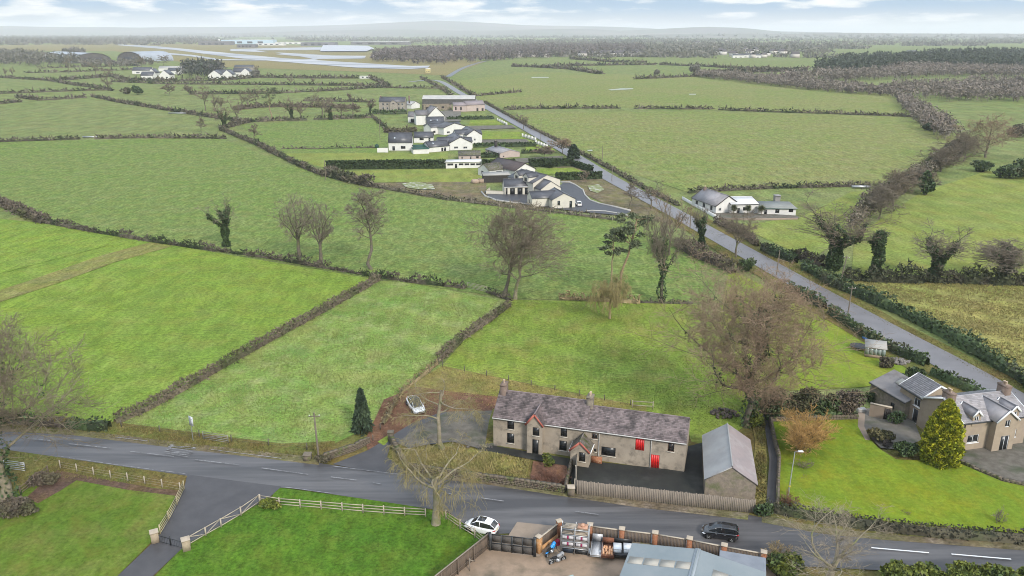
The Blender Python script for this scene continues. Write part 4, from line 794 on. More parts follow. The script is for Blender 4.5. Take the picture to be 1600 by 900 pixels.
o = MB().box(-1.6, 1.6, -1.6, 1.6, 0, 16).lathe([(3.2, 16), (4.2, 18), (4.2, 20.5), (3.4, 21), (0, 22)], 8).build('control_tower', WHITE); o.location = G(343, 69); tag(o, 'small white control tower beside the blue airport terminal', 'tower')
o = sheet('solar_field', [(500, 81.5), (572, 81.5), (585, 77), (575, 72.5), (505, 71)], mat('glasshouse_roofs', (.42, .41, .42), (.36, .36, .37), .02, .4), z=2.5)
# ---------------------------------------------------------------- fences, walls and gates
TIM = mat('silver_timber', (.26, .215, .17), (.19, .16, .13), 3, .9, .003, 12, island=.22, stretch=(1, 1, .25))
TIMP = mat('pale_rail_timber', (.42, .36, .28), (.34, .29, .23), 2, .9, island=.12)
TIMY = mat('yellowed_rail_timber', (.38, .33, .20), (.30, .26, .16), 2, .9, island=.12)
TIMD = mat('old_brown_timber', (.155, .115, .085), (.11, .085, .065), 3, .9, .003, 12, island=.25, stretch=(1, 1, .3))
POST = mat('weathered_post', (.14, .12, .095), (.10, .088, .07), 3, .95)
BRWc = mat('dark_coping', (.17, .14, .105), (.125, .105, .078), 3, .95)
BRW = mat('mossy_stone_wall', (.17, .135, .10), (.115, .095, .072), 2.5, .95, .04, 5, c3=(.10, .11, .04), c3scale=1.2, c3lo=.5, c3hi=.65, detail=8)
def shared(name, me, parent, loc, rz=0.0, scale=None):
    o = link(name, me, parent); o.location = loc; o.rotation_euler = (0, 0, rz)
    if scale: o.scale = scale
    return o
rnd = random.Random(5)
def board_fence(label, a, b, h0, h1, bw=.19, world=False, m=TIM, posts=True, cap=None):
    A, B = (a, b) if world else (G(*a), G(*b)); A, B = xy(A), xy(B); d = B-A; L = d.length; rz = math.atan2(d.y, d.x); o = thing('board_fence', label, 'fence', A, rz)
    me = MB().box(0, bw-.018, -.012, .012, 0, 1).mesh('board', m); n = int(L/bw)
    for k in range(n): shared('board', me, o, (k*bw, -.04-.006*(k % 2), .03), 0, (1, 1, (h0+(h1-h0)*k/n)*rnd.uniform(.97, 1.03)))
    for z in (.35, .9): MB().bar((0, .02, z*h0), (L, .02, z*h1), .05, .09).build('rail', m, o)
    if posts:
        pm = MB().box(-.06, .06, .045, .16, 0, 1).mesh('post', m); q = max(1, round(L/2.4))
        for k in range(q+1): shared('post', pm, o, (L*k/q, 0, 0), 0, (1, 1, h0+(h1-h0)*k/q))
    if cap: MB().bar((0, -.02, h0+.03), (L, -.02, h1+.03), .13, .05).build('cap_rail', cap, o)
    return o
def rail_fence(label, px, h, zs, m, gap=2.6, rw=.09, name='rail_fence', braces=False, world=False, pr=.06, rt=.04):
    P = [xy(p) for p in px] if world else [G(x, y) for x, y in px]; o = thing(name, label, 'fence', P[0]); pm = MB().box(-pr, pr, -pr, pr, 0, h+.08).mesh('post', m); last = None; pts = []
    for i in range(len(P)-1):
        L = (P[i+1]-P[i]).length; n = max(1, round(L/gap))
        for k in range(n+(i == len(P)-2)): pts.append(P[i].lerp(P[i+1], k/n))
    for i, p in enumerate(pts):
        d = pts[min(i+1, len(pts)-1)]-pts[max(i-1, 0)]; shared('post', pm, o, p-P[0], math.atan2(d.y, d.x)+rnd.uniform(-.1, .1), (1, 1, rnd.uniform(.95, 1.05)))
    for z in zs:
        for i in range(len(pts)-1):
            j = Vector((0, 0, rnd.uniform(-.02, .02))); MB().bar(pts[i]-P[0]+Vector((0, 0, z))+j, pts[i+1]-P[0]+Vector((0, 0, z))-j, rt, rw).build('rail', m, o)
    if braces:
        for i in range(len(pts)-1): MB().bar(pts[i]-P[0]+Vector((0, 0, zs[0] if i % 2 else zs[-1])), pts[i+1]-P[0]+Vector((0, 0, zs[-1] if i % 2 else zs[0])), rt*.8, rw*.8).build('brace', m, o)
    return o
def wire_fence(label, px, h, gap=3.0, m=POST, n=3):
    return rail_fence(label, px, h, [h*(k+1)/(n+.3) for k in range(n)], m, gap, .012, 'wire_fence', pr=.05, rt=.012)
def bar_gate(label, a, b, h, m, bars=5, name='field_gate', world=False):
    A, B = (a, b) if world else (G(*a), G(*b)); d = B-A; L = d.length; o = thing(name, label, 'gate', A, math.atan2(d.y, d.x))
    for k in range(bars): MB().bar((0, 0, .15+(h-.15)*k/(bars-1)), (L, 0, .15+(h-.15)*k/(bars-1)), .045, .06).build('rail', m, o)
    for x in (0, L): MB().box(x-.04, x+.04, -.04, .04, .1, h+.05).build('stile', m, o)
    MB().bar((0, -.05, .2), (L, -.05, h), .03, .05).build('brace', m, o); return o
def pillar(label, p, w_, h, m, cap, rz=0.0, name='gate_pillar'):
    o = thing(name, label, 'pillar', xy(p), rz); MB().box(-w_/2, w_/2, -w_/2, w_/2, 0, h).build('shaft', m, o)
    q = MB(); c = w_/2+.05; q.box(-c, c, -c, c, h+.002, h+.09); q.add([(-c, -c, h+.09), (c, -c, h+.09), (c, c, h+.09), (-c, c, h+.09), (0, 0, h+.22)], [(0, 1, 4), (1, 2, 4), (2, 3, 4), (3, 0, 4)]); q.build('cap', cap, o); return o
def stonewall(label, px, h, wd, m=BRW, name='stone_wall', cope=True):
    """Wall of separate uneven stones: face stones in courses over a core, coping stones as parts."""
    P = [G(x, y) for x, y in px]; o = thing(name, label, 'wall', P[0]); rg = np.random.default_rng(len(label)); core = MB(); st = MB(); cn = 0
    cm = MB().box(-.3, .3, -.5, .5, 0, .13).mesh('coping_stone', COPE if cope is True else m)
    for i in range(len(P)-1):
        a, b = P[i]-P[0], P[i+1]-P[0]; d = (b-a); L = d.length; d.normalize(); n = Vector((-d.y, d.x, 0)); core.bar(a+Vector((0, 0, h/2)), b+Vector((0, 0, h/2)), wd*.8, h)
        for s in (1, -1):
            z = 0.
            while z < h-.05:
                ch = rg.uniform(.16, .26); x = rg.uniform(-.2, 0)
                while x < L:
                    w_ = rg.uniform(.25, .55); q = a+d*x+n*s*wd*.4+Vector((0, 0, z)); t = rg.uniform(.03, .07)*s; x1 = min(w_-.02, L-x)
                    if x1 > .05:
                        c = [q, q+d*x1, q+d*x1+Vector((0, 0, ch-.02)), q+Vector((0, 0, ch-.02))]; f = [p+n*t+d*.0 for p in c]
                        st.add([tuple(v) for v in c+f], [(4, 5, 6, 7), (0, 1, 5, 4), (1, 2, 6, 5), (2, 3, 7, 6), (3, 0, 4, 7)])
                    x += w_
                z += ch
        if cope:
            k = int(L/.62)
            for j in range(k): shared('coping_stone', cm, o, a+d*(j+.5)*.62+Vector((0, 0, h-.01)), math.atan2(d.y, d.x)+rnd.uniform(-.05, .05), (rnd.uniform(.92, 1.02), wd*1.05, rnd.uniform(.8, 1.3)))
    core.build('core', m, o); s_ = st.build('face_stones', m, o); s_['kind'] = 'stuff'; return o
board_fence('long silvery board fence between the farmhouse yard and the road', (900.5, 773), (1178, 802), 1.85, 1.65)
board_fence('short tall board fence running from the road to the farmhouse porch', (899, 771), (901, 729), 1.9, 1.9, m=TIMP)
stonewall('low mossy stone wall along the road in front of the dry grass bed', [(636, 736), (690, 744), (755, 753), (820, 762), (883, 771)], .95, .45, cope=BRWc)
stonewall('stone wall curving into the farmhouse driveway, right of the entrance', [(611, 690), (617, 702), (625, 717), (636, 735)], 1.0, .5, cope=BRWc)
stonewall('stone wall curving into the farmhouse driveway, left of the entrance', [(507, 720), (530, 712), (556, 703), (577, 692)], .85, .45, cope=BRWc)
stonewall('garden wall from the road to the farmhouse porch beside the red brown bed', [(884, 768), (889, 745), (894, 722)], .8, .35, cope=BRWc)
pillar('stone gate pillar with pale cap where the roadside wall meets the board fence', G(892, 775), .75, 1.15, BRW, COPE)
pillar('squat stone pillar beside the utility pole at the driveway entrance', G(481, 719), .9, .8, BRW, BRWc)
pillar('rough stone gate pillar at the end of the right driveway wall', G(611, 689), .7, 1.3, BRW, BRWc)
stonewall('retaining wall between the dark lane and the lawn', [(1203, 660), (1209, 690), (1217, 720), (1215, 760), (1214, 797)], .75, .35, cope=BRWc)
stonewall('low wall at the back of the lawn under the tall shrubs', [(1204, 660), (1270, 658), (1340, 656)], .7, .35, cope=BRWc)
stonewall('low stone edging wall between the lawn and the gravel forecourt', [(1498, 724), (1530, 738), (1566, 753), (1640, 769)], .4, .4, cope=BRWc)
# front of the picture, left
rail_fence('pale post and rail fence with diagonal braces, right of the front drive', [(297, 853), (346, 825), (377, 807), (406, 787)], 1.15, (.3, 1.1), TIMP, 2.3, braces=True, rw=.1)
rail_fence('pale post and rail fence between the front lawn and the road', [(407, 787), (437, 792), (535, 800), (600, 805), (665, 809)], 1.1, (.35, .7, 1.05), TIMP, 2.6)
rail_fence('post and rail fence curving past the trunk of the drooping tree to the white car', [(697, 813), (719, 828), (742, 842), (766, 862)], 1.2, (.4, .75, 1.1), TIMP, 2.0)
rail_fence('yellowed post and rail fence, left of the front drive', [(251, 836), (264, 815), (277, 790), (288, 766)], 1.2, (.25, .55, .85, 1.15), TIMY, 2.3)
wire_fence('pale post and wire fence along the verge of the left lawn', [(95, 733), (147, 744), (200, 753), (254, 763), (282, 768)], 1.1, 2.3, TIMP)
rail_fence('old rail fence in the brambles at the left edge', [(33, 775), (55, 758), (76, 742)], 1.2, (.35, .7, 1.1), TIMD, 2.4)
bar_gate('galvanised field gate at the left edge beside the big bare tree', (8, 733), (40, 737), 1.2, METG)
pillar('pale stone gate pillar, left of the small black drive gate', G(243, 848), .75, 1.3, mat('pale_stone_pillar', (.36, .29, .20), (.30, .24, .17), 4, .9), COPE, .5)
pillar('pale stone gate pillar, right of the small black drive gate', G(292, 860), .75, 1.3, MATS['pale_stone_pillar'], COPE, .5)
a, b = G(249, 849), G(286, 859); d = (b-a); o = thing('drive_gate', 'low black metal gate between two pale stone pillars', 'gate', a, math.atan2(d.y, d.x)); L = d.length
for z in (.25, .95): MB().bar((0, 0, z), (L, 0, z), .05, .06).build('rail', METD, o)
for x in (0, L/2-.03, L/2+.03, L): MB().box(x-.035, x+.035, -.035, .035, .1, 1.25 if abs(x-L/2) < .1 else 1.0).build('stile', METD, o)
for k in range(14): MB().cyl((L*(k+.5)/14, 0, .25), (L*(k+.5)/14, 0, .95), .012, S=5).build('bar', METD, o)
# field edge left
wire_fence('old wire fence along the roadside edge of the pale strip field', [(190, 668), (250, 676), (312, 684)], 1.0, 4.0)
wire_fence('old wire fence between the pale strip field and the utility pole', [(362, 691), (420, 697), (480, 704)], 1.0, 4.0)
bar_gate('rusty field gate in the roadside fence of the pale strip field', (318, 687), (357, 693), 1.15, mat('dull_gate', (.2, .2, .18), (.26, .24, .2), 3, .7))
wire_fence('thin wire fence across the back of the farmhouse garden', [(692, 574), (760, 588), (830, 603), (905, 619), (985, 634)], .9, 4.5)
rail_fence('short pale rail fence behind the barn end of the farmhouse', [(988, 638), (1020, 640)], 1.2, (.5, 1.1), TIMP, 2.6)
wire_fence('wire fence between the driveway leaf litter and the pale strip field', [(583, 690), (605, 655), (628, 615), (655, 592), (686, 570)], .9, 3.2)
bar_gate('pale field gate in the gap beside the twin bare trees', (730, 450), (761, 457), 1.25, TIMP)
wire_fence('post and wire fence along the right side of the paddock scrub', [(1030, 474), (1075, 476), (1092, 480)], .9, 3)
wire_fence('wire fence along the hedge in front of the new cream house', [(700, 314), (780, 324), (860, 334), (930, 342), (985, 350)], 1.1, 4.5, TIMP, 2)
wire_fence('post and wire fence beside the scrub along the lane', [(1056, 386), (1090, 403), (1128, 420)], 1.1, 4)
# ---------------------------------------------------------------- the yard at the bottom edge
a, b = G(767.6, 862), G(833, 870); d = b-a; L = d.length; hg = hzw(a, 834); gt = thing('yard_gate', 'dark metal double yard gate of eight panels', 'gate', a, math.atan2(d.y, d.x))
for lf in (0, 1):
    x0, x1 = L*lf/2+.03, L*(lf+1)/2-.03; q = MB()
    for x in (x0, (x0+x1)/2, x1): q.box(x-.045, x+.045, -.04, .04, .08, hg)
    for z in (.12, hg/2, hg-.05): q.box(x0, x1, -.035, .035, z-.045, z+.045)
    lv = q.build('gate_leaf', METD, gt)
    for i in (0, 1):
        for j in (0, 1): MB().box(x0+.05+(x1-x0)/2*i, x0+(x1-x0)/2*(i+1)-.05, -.008, .008, .17+j*(hg/2-.02), hg/2-.05+j*(hg/2-.05)).build('panel', mat('gate_mesh', (.07, .062, .056), (.095, .085, .075), 6, .8), lv)
MB().box(L/2-.12, L/2+.12, -.09, -.04, hg*.52, hg*.6).build('latch', METD, gt)
o = MB().box(-.13, .13, -.13, .13, 0, hg+.15).box(-.16, .16, -.16, .16, hg+.15, hg+.2).build('gate_post', METD); o.location = G(835.5, 871.5); tag(o, 'black gate post against the sandy brick pillar', 'post')
o = MB().box(-.1, .1, -.1, .1, 0, hg+.1).box(-.12, .12, -.12, .12, hg+.1, hg+.13).build('gate_post', METD); o.location = G(765.8, 861.8); tag(o, 'black gate post at the end of the left yard fence', 'post')
f = board_fence('tall brown board fence with a pale cap rail on the left of the yard', xy(G(763, 833, 2.0)), xy(G(660, 915, 2.0)), 1.9, 1.9, .16, True, TIMD, True, TIM)
pc = [xy(G(x, y, 2.05)) for x, y in ((842, 838), (874, 813.5), (922, 819), (972, 825.5), (1024, 831.5), (1077.8, 840.5), (1132, 851), (1193.8, 862))]
labs = ['sandy orange brick pillar next to the yard gate', 'brick pillar at the road end of the drums rack', 'brick pillar behind the white trailer', 'brick pillar behind the black trailer', 'brick pillar just behind the left edge of the shed roof', 'brick pillar nearest the front of the black car', 'brick pillar below the back wheel of the black car', 'brick pillar at the far right end of the yard fence']
for i, p in enumerate(pc):
    d = pc[min(i+1, len(pc)-1)]-pc[max(i-1, 0)]; pillar(labs[i], p, .52, 2.0, BRICKO if i == 0 else BRICK, COPE, math.atan2(d.y, d.x), 'brick_pillar')
pl = ['brown board fence panel running from the sandy pillar to the road', 'brown board fence panel behind the drums rack', 'brown board fence panel behind the log trailer', 'brown board fence panel behind the shed corner', 'brown board fence panel left of the black car', 'brown board fence panel below the black car', 'brown board fence panel at the right end of the yard']
for i in range(len(pc)-1):
    d = (pc[i+1]-pc[i]).normalized(); a, b = pc[i]+d*.28, pc[i+1]-d*.28; L = (b-a).length
    o = thing('boundary_fence', pl[i], 'fence', a, math.atan2(d.y, d.x)); bw = .14; bm = MB().box(0, bw-.02, -.012, .012, 0, 1.15).mesh('board', TIMD)
    MB().box(0, L, -.11, .11, 0, .62).build('base_wall', BRICKO if i == 0 else BRW, o)
    for k in range(int(L/bw)): shared('board', bm, o, (k*bw, 0, .64), 0, (1, 1, rnd.uniform(.98, 1.02)))
    MB().box(0, L, -.09, .09, 1.8, 1.86).build('cap_rail', TIMP, o)
# rack of drums
ra, rb = G(876, 866), G(917, 861); d = rb-ra; Lr = 2.75; rz = math.atan2(pc[2].y-pc[1].y, pc[2].x-pc[1].x); rk = thing('storage_rack', 'tall grey steel storage rack carrying drums and timber', 'rack', ra, rz); hr_ = 3.3
for x in (0, Lr/2, Lr):
    for y in (0, .95): MB().box(x-.04, x+.04, y-.04, y+.04, 0, hr_).build('upright', METG, rk)
for z in (.08, .85, 1.6, 2.35, 3.0):
    for y in (0, .95): MB().box(.04, Lr-.04, y-.03, y+.03, z-.05, z+.05).build('beam', METG, rk)
    MB().box(.05, Lr-.05, .05, .9, z+.052, z+.07).build('shelf', mat('rack_deck', (.2, .18, .16), (.14, .12, .11), 3, .8), rk)
MR = Matrix.Rotation(rz, 3, 'Z')
def onrack(o, x, y, z): o.location = ra+MR @ Vector((x, y, z)); o.rotation_euler = (0, 0, rz); return o
DR = mat('white_plastic_drum', (.62, .6, .6), (.5, .48, .49), 2, .5); MAG = mat('magenta_band', (.28, .03, .09), rough=.6)
dl = [('white drum on the left of the upper drum shelf', .68, 1.68), ('white drum on the right of the upper drum shelf', 2.05, 1.68), ('white drum on the left of the lower drum shelf', .68, .93), ('white drum on the right of the lower drum shelf', 2.05, .93)]
pd = [(0, 0), (.29, 0), (.31, .03), (.3, .25), (.32, .3), (.3, .35), (.3, .65), (.32, .7), (.3, .75), (.31, .97), (.29, 1.0), (0, 1.0)]
for lab, x, z in dl:
    o = thing('drum', lab, 'drum', (0, 0, 0)); onrack(o, x, .4, z+.35); o.scale = (1.12, 1.12, 1.12); dr = MB().lathe(pd, 14).build('drum_body', DR, o, True); dr.rotation_euler = (0, R(90), 0); dr.location = (-.5, 0, 0)
    q = MB().lathe([(.325, .0), (.33, .09), (.325, .16)], 14).build('band', MAG, o); q.rotation_euler = (0, R(90), 0); q.location = (-.08, 0, 0)
for lab, x, m in (('dark blue crate under the drums at the left', .7, mat('dark_blue_crate', (.018, .026, .04), rough=.6)), ('black crate under the drums at the right', 2.05, METD)):
    q = MB(); q.box(-.55, .55, -.35, .35, 0, .06)
    for a_ in ((-.55, .55, -.35, -.31), (-.55, .55, .31, .35), (-.55, -.51, -.31, .31), (.51, .55, -.31, .31)): q.box(*a_, .06, .5)
    o = q.build('crate', m); tag(o, lab, 'crate'); onrack(o, x, .45, .16)
PLK = mat('stacked_planks', (.30, .24, .18), (.40, .34, .27), 2, .9, island=.3)
k = 0
for z, lab in ((2.43, 'planks'), (3.08, 'planks')):
    for j in range(4):
        o = MB().box(-1.3+.1*j, 1.3-.05*j, -.08, .08, 0, .07).build('plank', PLK); onrack(o, Lr/2+rnd.uniform(-.03, .03), .14+.22*j, z)
        tag(o, ['grey plank lying along the %s shelf of the drums rack, %s from the front' % (s, q) for s in ('second highest', 'topmost') for q in ('first', 'second', 'third', 'fourth')][k], 'plank', 'planks on the drums rack'); k += 1
o = MB().box(-.5, .5, -.4, .4, 0, .12).lathe([(0, .12), (.25, .12), (.28, .3), (0, .42)], 8).build('copper_scrap', mat('copper_scrap', (.5, .28, .18), (.35, .2, .14), 5, .6)); onrack(o, 2.1, .4, 3.2); tag(o, 'heap of pinkish scrap on the top right of the drums rack', 'scrap')
# trailers
TYRE = mat('black_tyre', (.014, .014, .015), rough=.85); RIM = mat('alloy_rim', (.4, .41, .42), rough=.35, metal=.7)
def wheel(root, x, y, r, wd, name='wheel', rim=RIM):
    X = Matrix.Rotation(R(90), 4, 'X'); prof = [(r*.55, -wd/2), (r*.9, -wd/2), (r, -wd*.3), (r, wd*.3), (r*.9, wd/2), (r*.55, wd/2)]
    w_ = MB().lathe(prof, 18).build(name, TYRE, root, True); w_.location = (x, y, r); w_.rotation_euler = (R(90), 0, 0)
    q = MB().lathe([(0, -wd*.42), (r*.3, -wd*.44), (r*.58, -wd*.4), (r*.58, wd*.4), (r*.3, wd*.44), (0, wd*.42)], 14)
    for k in range(5):
        t = k*2*math.pi/5
        for s in (-1, 1): q.bar((r*.12*math.cos(t), r*.12*math.sin(t), s*wd*.455), (r*.56*math.cos(t), r*.56*math.sin(t), s*wd*.43), r*.14, .02)
    q.build('rim', rim, w_); return w_
def trailer(lab, p, rz, L, W, h, m, side=.35, head=0.0):
    o = thing('trailer', lab, 'trailer', p, rz); z = .5
    MB().box(0, L, -W/2, W/2, z, z+.08).build('bed', m, o)
    for a_ in ((0, L, -W/2, -W/2+.05), (0, L, W/2-.05, W/2)): MB().box(*a_, z+.081, z+side).build('side_board', m, o)
    MB().box(0, .05, -W/2+.051, W/2-.051, z+.081, z+side).build('tail_board', m, o)
    MB().box(L-.05, L, -W/2+.051, W/2-.051, z+.081, z+max(side, head)).build('head_board', m, o)
    for s in (-1, 1):
        wheel(o, L*.42, s*(W/2+.14), .3, .18); q = MB(); n = 8
        P = [(L*.42+.4*math.cos(math.pi*k/n), s*(W/2+.14), .3+.36*math.sin(math.pi*k/n)) for k in range(n+1)]
        q.add([(x, y-.11, zz) for x, y, zz in P]+[(x, y+.11, zz) for x, y, zz in P], [(k, k+1, n+2+k, n+1+k) for k in range(n)]); q.build('mudguard', METG, o)
    q = MB().bar((L, -W*.35, z), (L+.9, 0, z), .06, .08).bar((L, W*.35, z), (L+.9, 0, z), .06, .08).cyl((L+.8, 0, 0), (L+.8, 0, z+.2), .04); q.build('drawbar', METG, o); return o
rz1 = rz+R(92)
SILV = mat('silver_sheet', (.5, .5, .51), (.4, .4, .41), 1.5, .4, metal=.3)
trailer('silver white flat trailer with a tall headboard, left of the log trailer', G(931, 877), rz1, 2.5, 1.15, .5, SILV, .3, .95)
trailer('rust brown trailer loaded with orange split logs', G(949, 879), rz1+.02, 2.3, 1.25, .5, mat('rusty_sheet', (.22, .085, .045), (.15, .065, .04), 2, .8), .35, .8)
LOG = mat('split_logs', (.48, .22, .10), (.58, .36, .22), 6, .85, island=.25)
bp = G(949, 879); M3 = Matrix.Rotation(rz1+.02, 3, 'Z'); n = 0
pos = ['front row of the rust trailer', 'second row of the rust trailer', 'third row of the rust trailer']
for i in range(3):
    for j in range(4):
        o = MB().lathe([(0, 0), (.1, 0), (.12, .02), (.115, .4), (.1, .42), (0, .42)], 9).build('log', LOG); q = Vector((.22+.45*i, -.42+.28*j, .72+.05*((i+j) % 2))); o.location = bp+M3 @ q; o.rotation_euler = (0, R(88+rnd.uniform(-9, 9)), rz1+rnd.uniform(-.25, .25))
        tag(o, 'orange log in the %s, %s from the silver trailer' % (pos[i], ('first', 'second', 'third', 'fourth')[j]), 'log', 'logs in the rust brown trailer')
trailer('black trailer carrying two white boxes beside the shed', G(972, 878), rz1+.03, 2.3, 1.9, .5, METD, .35, .6)
for lab, x, y in (('white box on the left side of the black trailer', .9, .5), ('white box on the right side of the black trailer', 1.0, -.5)):
    o = MB().box(-.5, .5, -.38, .38, 0, .5).box(-.52, .52, -.4, .4, .5, .58).build('box', UPVC); o.location = G(972, 878)+Matrix.Rotation(rz1+.03, 3, 'Z') @ Vector((x, y, .59)); o.rotation_euler = (0, 0, rz1+.05); tag(o, lab, 'box')
def motorbike(lab, p, rz, tank):
    o = thing('motorbike', lab, 'motorbike', p, rz)
    for x, nm in ((-.68, 'rear_wheel'), (.68, 'front_wheel')): wheel(o, x, 0, .31, .13, nm)
    MB().tubes(np.array([[(-.68, .09, .31), (-.25, .12, .5), (.2, .1, .62), (.5, .02, .85)], [(-.68, -.09, .31), (-.25, -.12, .5), (.2, -.1, .62), (.5, -.02, .85)]]), np.full((2, 4), .03), 6).build('frame', METD, o)
    MB().tubes(np.array([[(.68, .1, .31), (.46, .1, .98)], [(.68, -.1, .31), (.46, -.1, .98)]]), np.full((2, 2), .028), 6).build('fork', METG, o)
    MB().box(-.2, .25, -.17, .17, .28, .58).box(-.1, .2, -.22, .22, .3, .42).build('engine', METG, o)
    MB().tubes(np.array([[(-.05, 0, .76), (.1, 0, .84), (.3, 0, .86), (.45, 0, .78)]]), np.array([[.1, .17, .19, .08]]), 10, 0, True).build('tank', tank, o, True)
    MB().tubes(np.array([[(-.8, 0, .8), (-.5, 0, .78), (-.2, 0, .76), (-.02, 0, .76)]]), np.array([[.06, .14, .15, .1]]), 8, 0, True).build('seat', TYRE, o, True)
    MB().tubes(np.array([[(.34, .38, 1.0), (.44, .2, 1.04), (.46, 0, 1.0), (.44, -.2, 1.04), (.34, -.38, 1.0)]]), np.full((1, 5), .02), 6).build('handlebar', METD, o)
    MB().tubes(np.array([[(.2, 0, .62), (.42, 0, .86), (.62, 0, .98), (.7, 0, .9)]]), np.array([[.16, .24, .22, .1]]), 9, 0, True).build('fairing', tank, o, True)
    MB().cyl((.6, 0, .86), (.66, 0, .86), .1, .09).build('headlight', METG, o); MB().box(-.95, -.55, -.09, .09, .62, .66).build('mudguard', tank, o); MB().cyl((-.7, .2, .34), (.1, .2, .32), .05).build('exhaust', METG, o); return o
motorbike('motorbike with a bright blue tank leaning by the sandy brick pillar', G(861, 866), R(55), mat('bright_blue_paint', (.02, .25, .62), rough=.3, coat=1))
motorbike('grey motorbike standing in front of the drums rack', G(871, 880), R(28), mat('grey_paint', (.2, .2, .2), (.28, .28, .28), 3, .5))
o = MB().lathe([(.36, 0), (.3, .0), (.25, .5), (.2, .75), (0, .8)], 10).build('red_canister', mat('red_plastic', (.3, .02, .05), rough=.5)); o.location = G(871, 853); tag(o, 'dark red canister behind the blue motorbike', 'canister')
q = MB(); V = [(-1.2, -.8, 0), (1.2, -.9, 0), (1.3, .8, 0), (-1.1, .9, 0), (-.9, 0, .95), (1.0, .05, 1.05)]; q.add(V, [(0, 1, 5, 4), (2, 3, 4, 5)]); q.add(V, [(1, 2, 5), (3, 0, 4)])
o = q.build('tarpaulin', mat('pale_blue_tarpaulin', (.3, .42, .45), (.24, .34, .37), 2, .5)); o.location = G(880, 916); o.rotation_euler = (0, 0, .3); tag(o, 'pale blue tarpaulin over something at the bottom edge of the yard', 'tarpaulin')
o = MB().bar((0, 0, 0), (0, 0, 1.6), .09, .09).bar((0, .02, 1.4), (.5, .5, .9), .05, .09).build('fence_prop', TIM); o.location = xy(G(726, 868, 1.7))+Vector((.5, -.3, 0)); tag(o, 'pale timber post with an arm inside the left yard fence', 'post')
# ---------------------------------------------------------------- poles, lamps, signs
PW = mat('pole_timber', (.20, .165, .13), (.15, .125, .10), 3, .95)
def pole(lab, px, top, lean=0.0, arm=True, r=.13, h=None):
    p = G(*px); h = h or HZ(px[0], px[1], top); o = thing('utility_pole', lab, 'pole', p); o.rotation_euler = (0, lean, 0); MB().cyl((0, 0, 0), (0, 0, h), r, r*.7, 8).build('shaft', PW, o)
    if arm:
        MB().box(-.7, .7, -.05, .05, h-.5, h-.4).build('crossarm', PW, o)
        for x in (-.6, 0, .6): MB().lathe([(.02, h-.4), (.05, h-.36), (.05, h-.27), (0, h-.24)], 6, 0, (x, 0, 0)).build('insulator', UPVC, o)
pole('dark utility pole beside the farmhouse driveway entrance', (498, 716), 645, -.02)
pole('leaning pale utility pole on the verge right of the lane', (1313, 441), 399, .12); pole('pale utility pole on the left verge of the lane', (1325, 490), 447, .02)
pole('pole on the left verge of the lane below the bare roadside tree', (1213, 431), 391, .03, False); pole('tall dark pole by the village green field', (594, 218), 176); pole('pole in the hedge below the clipped village hedge', (509, 281), 250, 0, False)
pole('pole beside the lane above the white gate walls', (845, 219), 186); pole('dark pole in the big field right of the lane', (941, 252), 227, 0, False); pole('pole on the lane verge below the clipped hedge box', (956, 283), 258, 0, False); pole('pole on the verge in front of the white bungalow', (1078, 358), 330, 0, False)
p = G(1231, 777); o = thing('street_lamp', 'tall silver street lamp at the corner of the lawn', 'street lamp', p); hl = HZ(1231, 777, 706); o.rotation_euler = (0, .03, 0)
MB().cyl((0, 0, 0), (0, 0, 1.4), .1, .09, 8).build('base', METG, o); MB().cyl((0, 0, 1.4), (0, 0, hl), .06, .045, 8).build('column', mat('silver_column', (.4, .41, .4), rough=.5, metal=.3), o); MB().cyl((0, 0, 1.36), (0, 0, 1.5), .105, .105, 8).build('band', mat('yellow_band', (.6, .45, .08), rough=.6), o)
MB().bar((0, 0, hl), (.55, -.1, hl+.1), .05, .05).build('arm', METG, o); MB().box(.3, .85, -.22, .02, hl+.08, hl+.2).build('lamp_head', UPVC, o)
p = G(302, 690); o = thing('road_sign', 'white backed road sign on a grey post in the roadside verge', 'sign', p); hs = HZ(302, 690, 651)
MB().cyl((0, 0, 0), (0, 0, hs), .04, S=8).build('post', METG, o); X = Matrix.Rotation(R(-35), 4, 'Z'); q = MB(); n = [(-.42, hs-1.25), (.42, hs-1.25), (.42, hs), (-.42, hs)]; q.box(-.42, .42, .05, .075, hs-1.3, hs, 0, X); q.build('plate', mat('sign_back', (.6, .62, .64), rough=.4), o)
MB().box(-.4, .4, .03, .05, hs-.4, hs-.34, 0, X).box(-.4, .4, .03, .05, hs-1.0, hs-.94, 0, X).build('bracket', METG, o)
# ---------------------------------------------------------------- garden things on the right
p = G(1366, 556); o = thing('greenhouse', 'small pale roofed greenhouse on the lime lawn by the lane hedge', 'greenhouse', p, -.35); MB().box(-1.5, 1.5, -1, 1, 0, .5).build('base_wall', CON, o)
GH = mat('greenhouse_glass', (.30, .34, .32), (.24, .28, .26), 2, .15, spec=.7)
for k in range(5): MB().box(-1.5+.6*k+.03, -1.5+.6*(k+1)-.03, -1.0, -.98, .5, 1.75).build('pane', GH, o)
for s in (-1, 1): MB().box(s*1.49-.01, s*1.49+.01, -.95, .95, .5, 1.75).build('side_pane', GH, o)
MB().box(-1.5, 1.5, .96, 1, .5, 1.75).build('back_wall', CON, o); q = MB(); slab(q, (-1.65, -1.2, 1.75), (1.65, -1.2, 1.75), (1.65, 1.15, 2.35), (-1.65, 1.15, 2.35), .08); q.build('roof', mat('pale_felt_roof', (.3, .3, .3)), o)
p = G(1341, 544); o = thing('trampoline', 'low round black trampoline on the lime lawn', 'trampoline', p); MB().lathe([(1.25, .4), (1.35, .42), (1.35, .48), (1.25, .5), (1.25, .46), (0, .44)], 20).build('mat', METD, o)
for k in range(6): t = k*math.pi/3; MB().cyl((1.28*math.cos(t), 1.28*math.sin(t), 0), (1.28*math.cos(t), 1.28*math.sin(t), .42), .03, S=6).build('leg', METG, o)
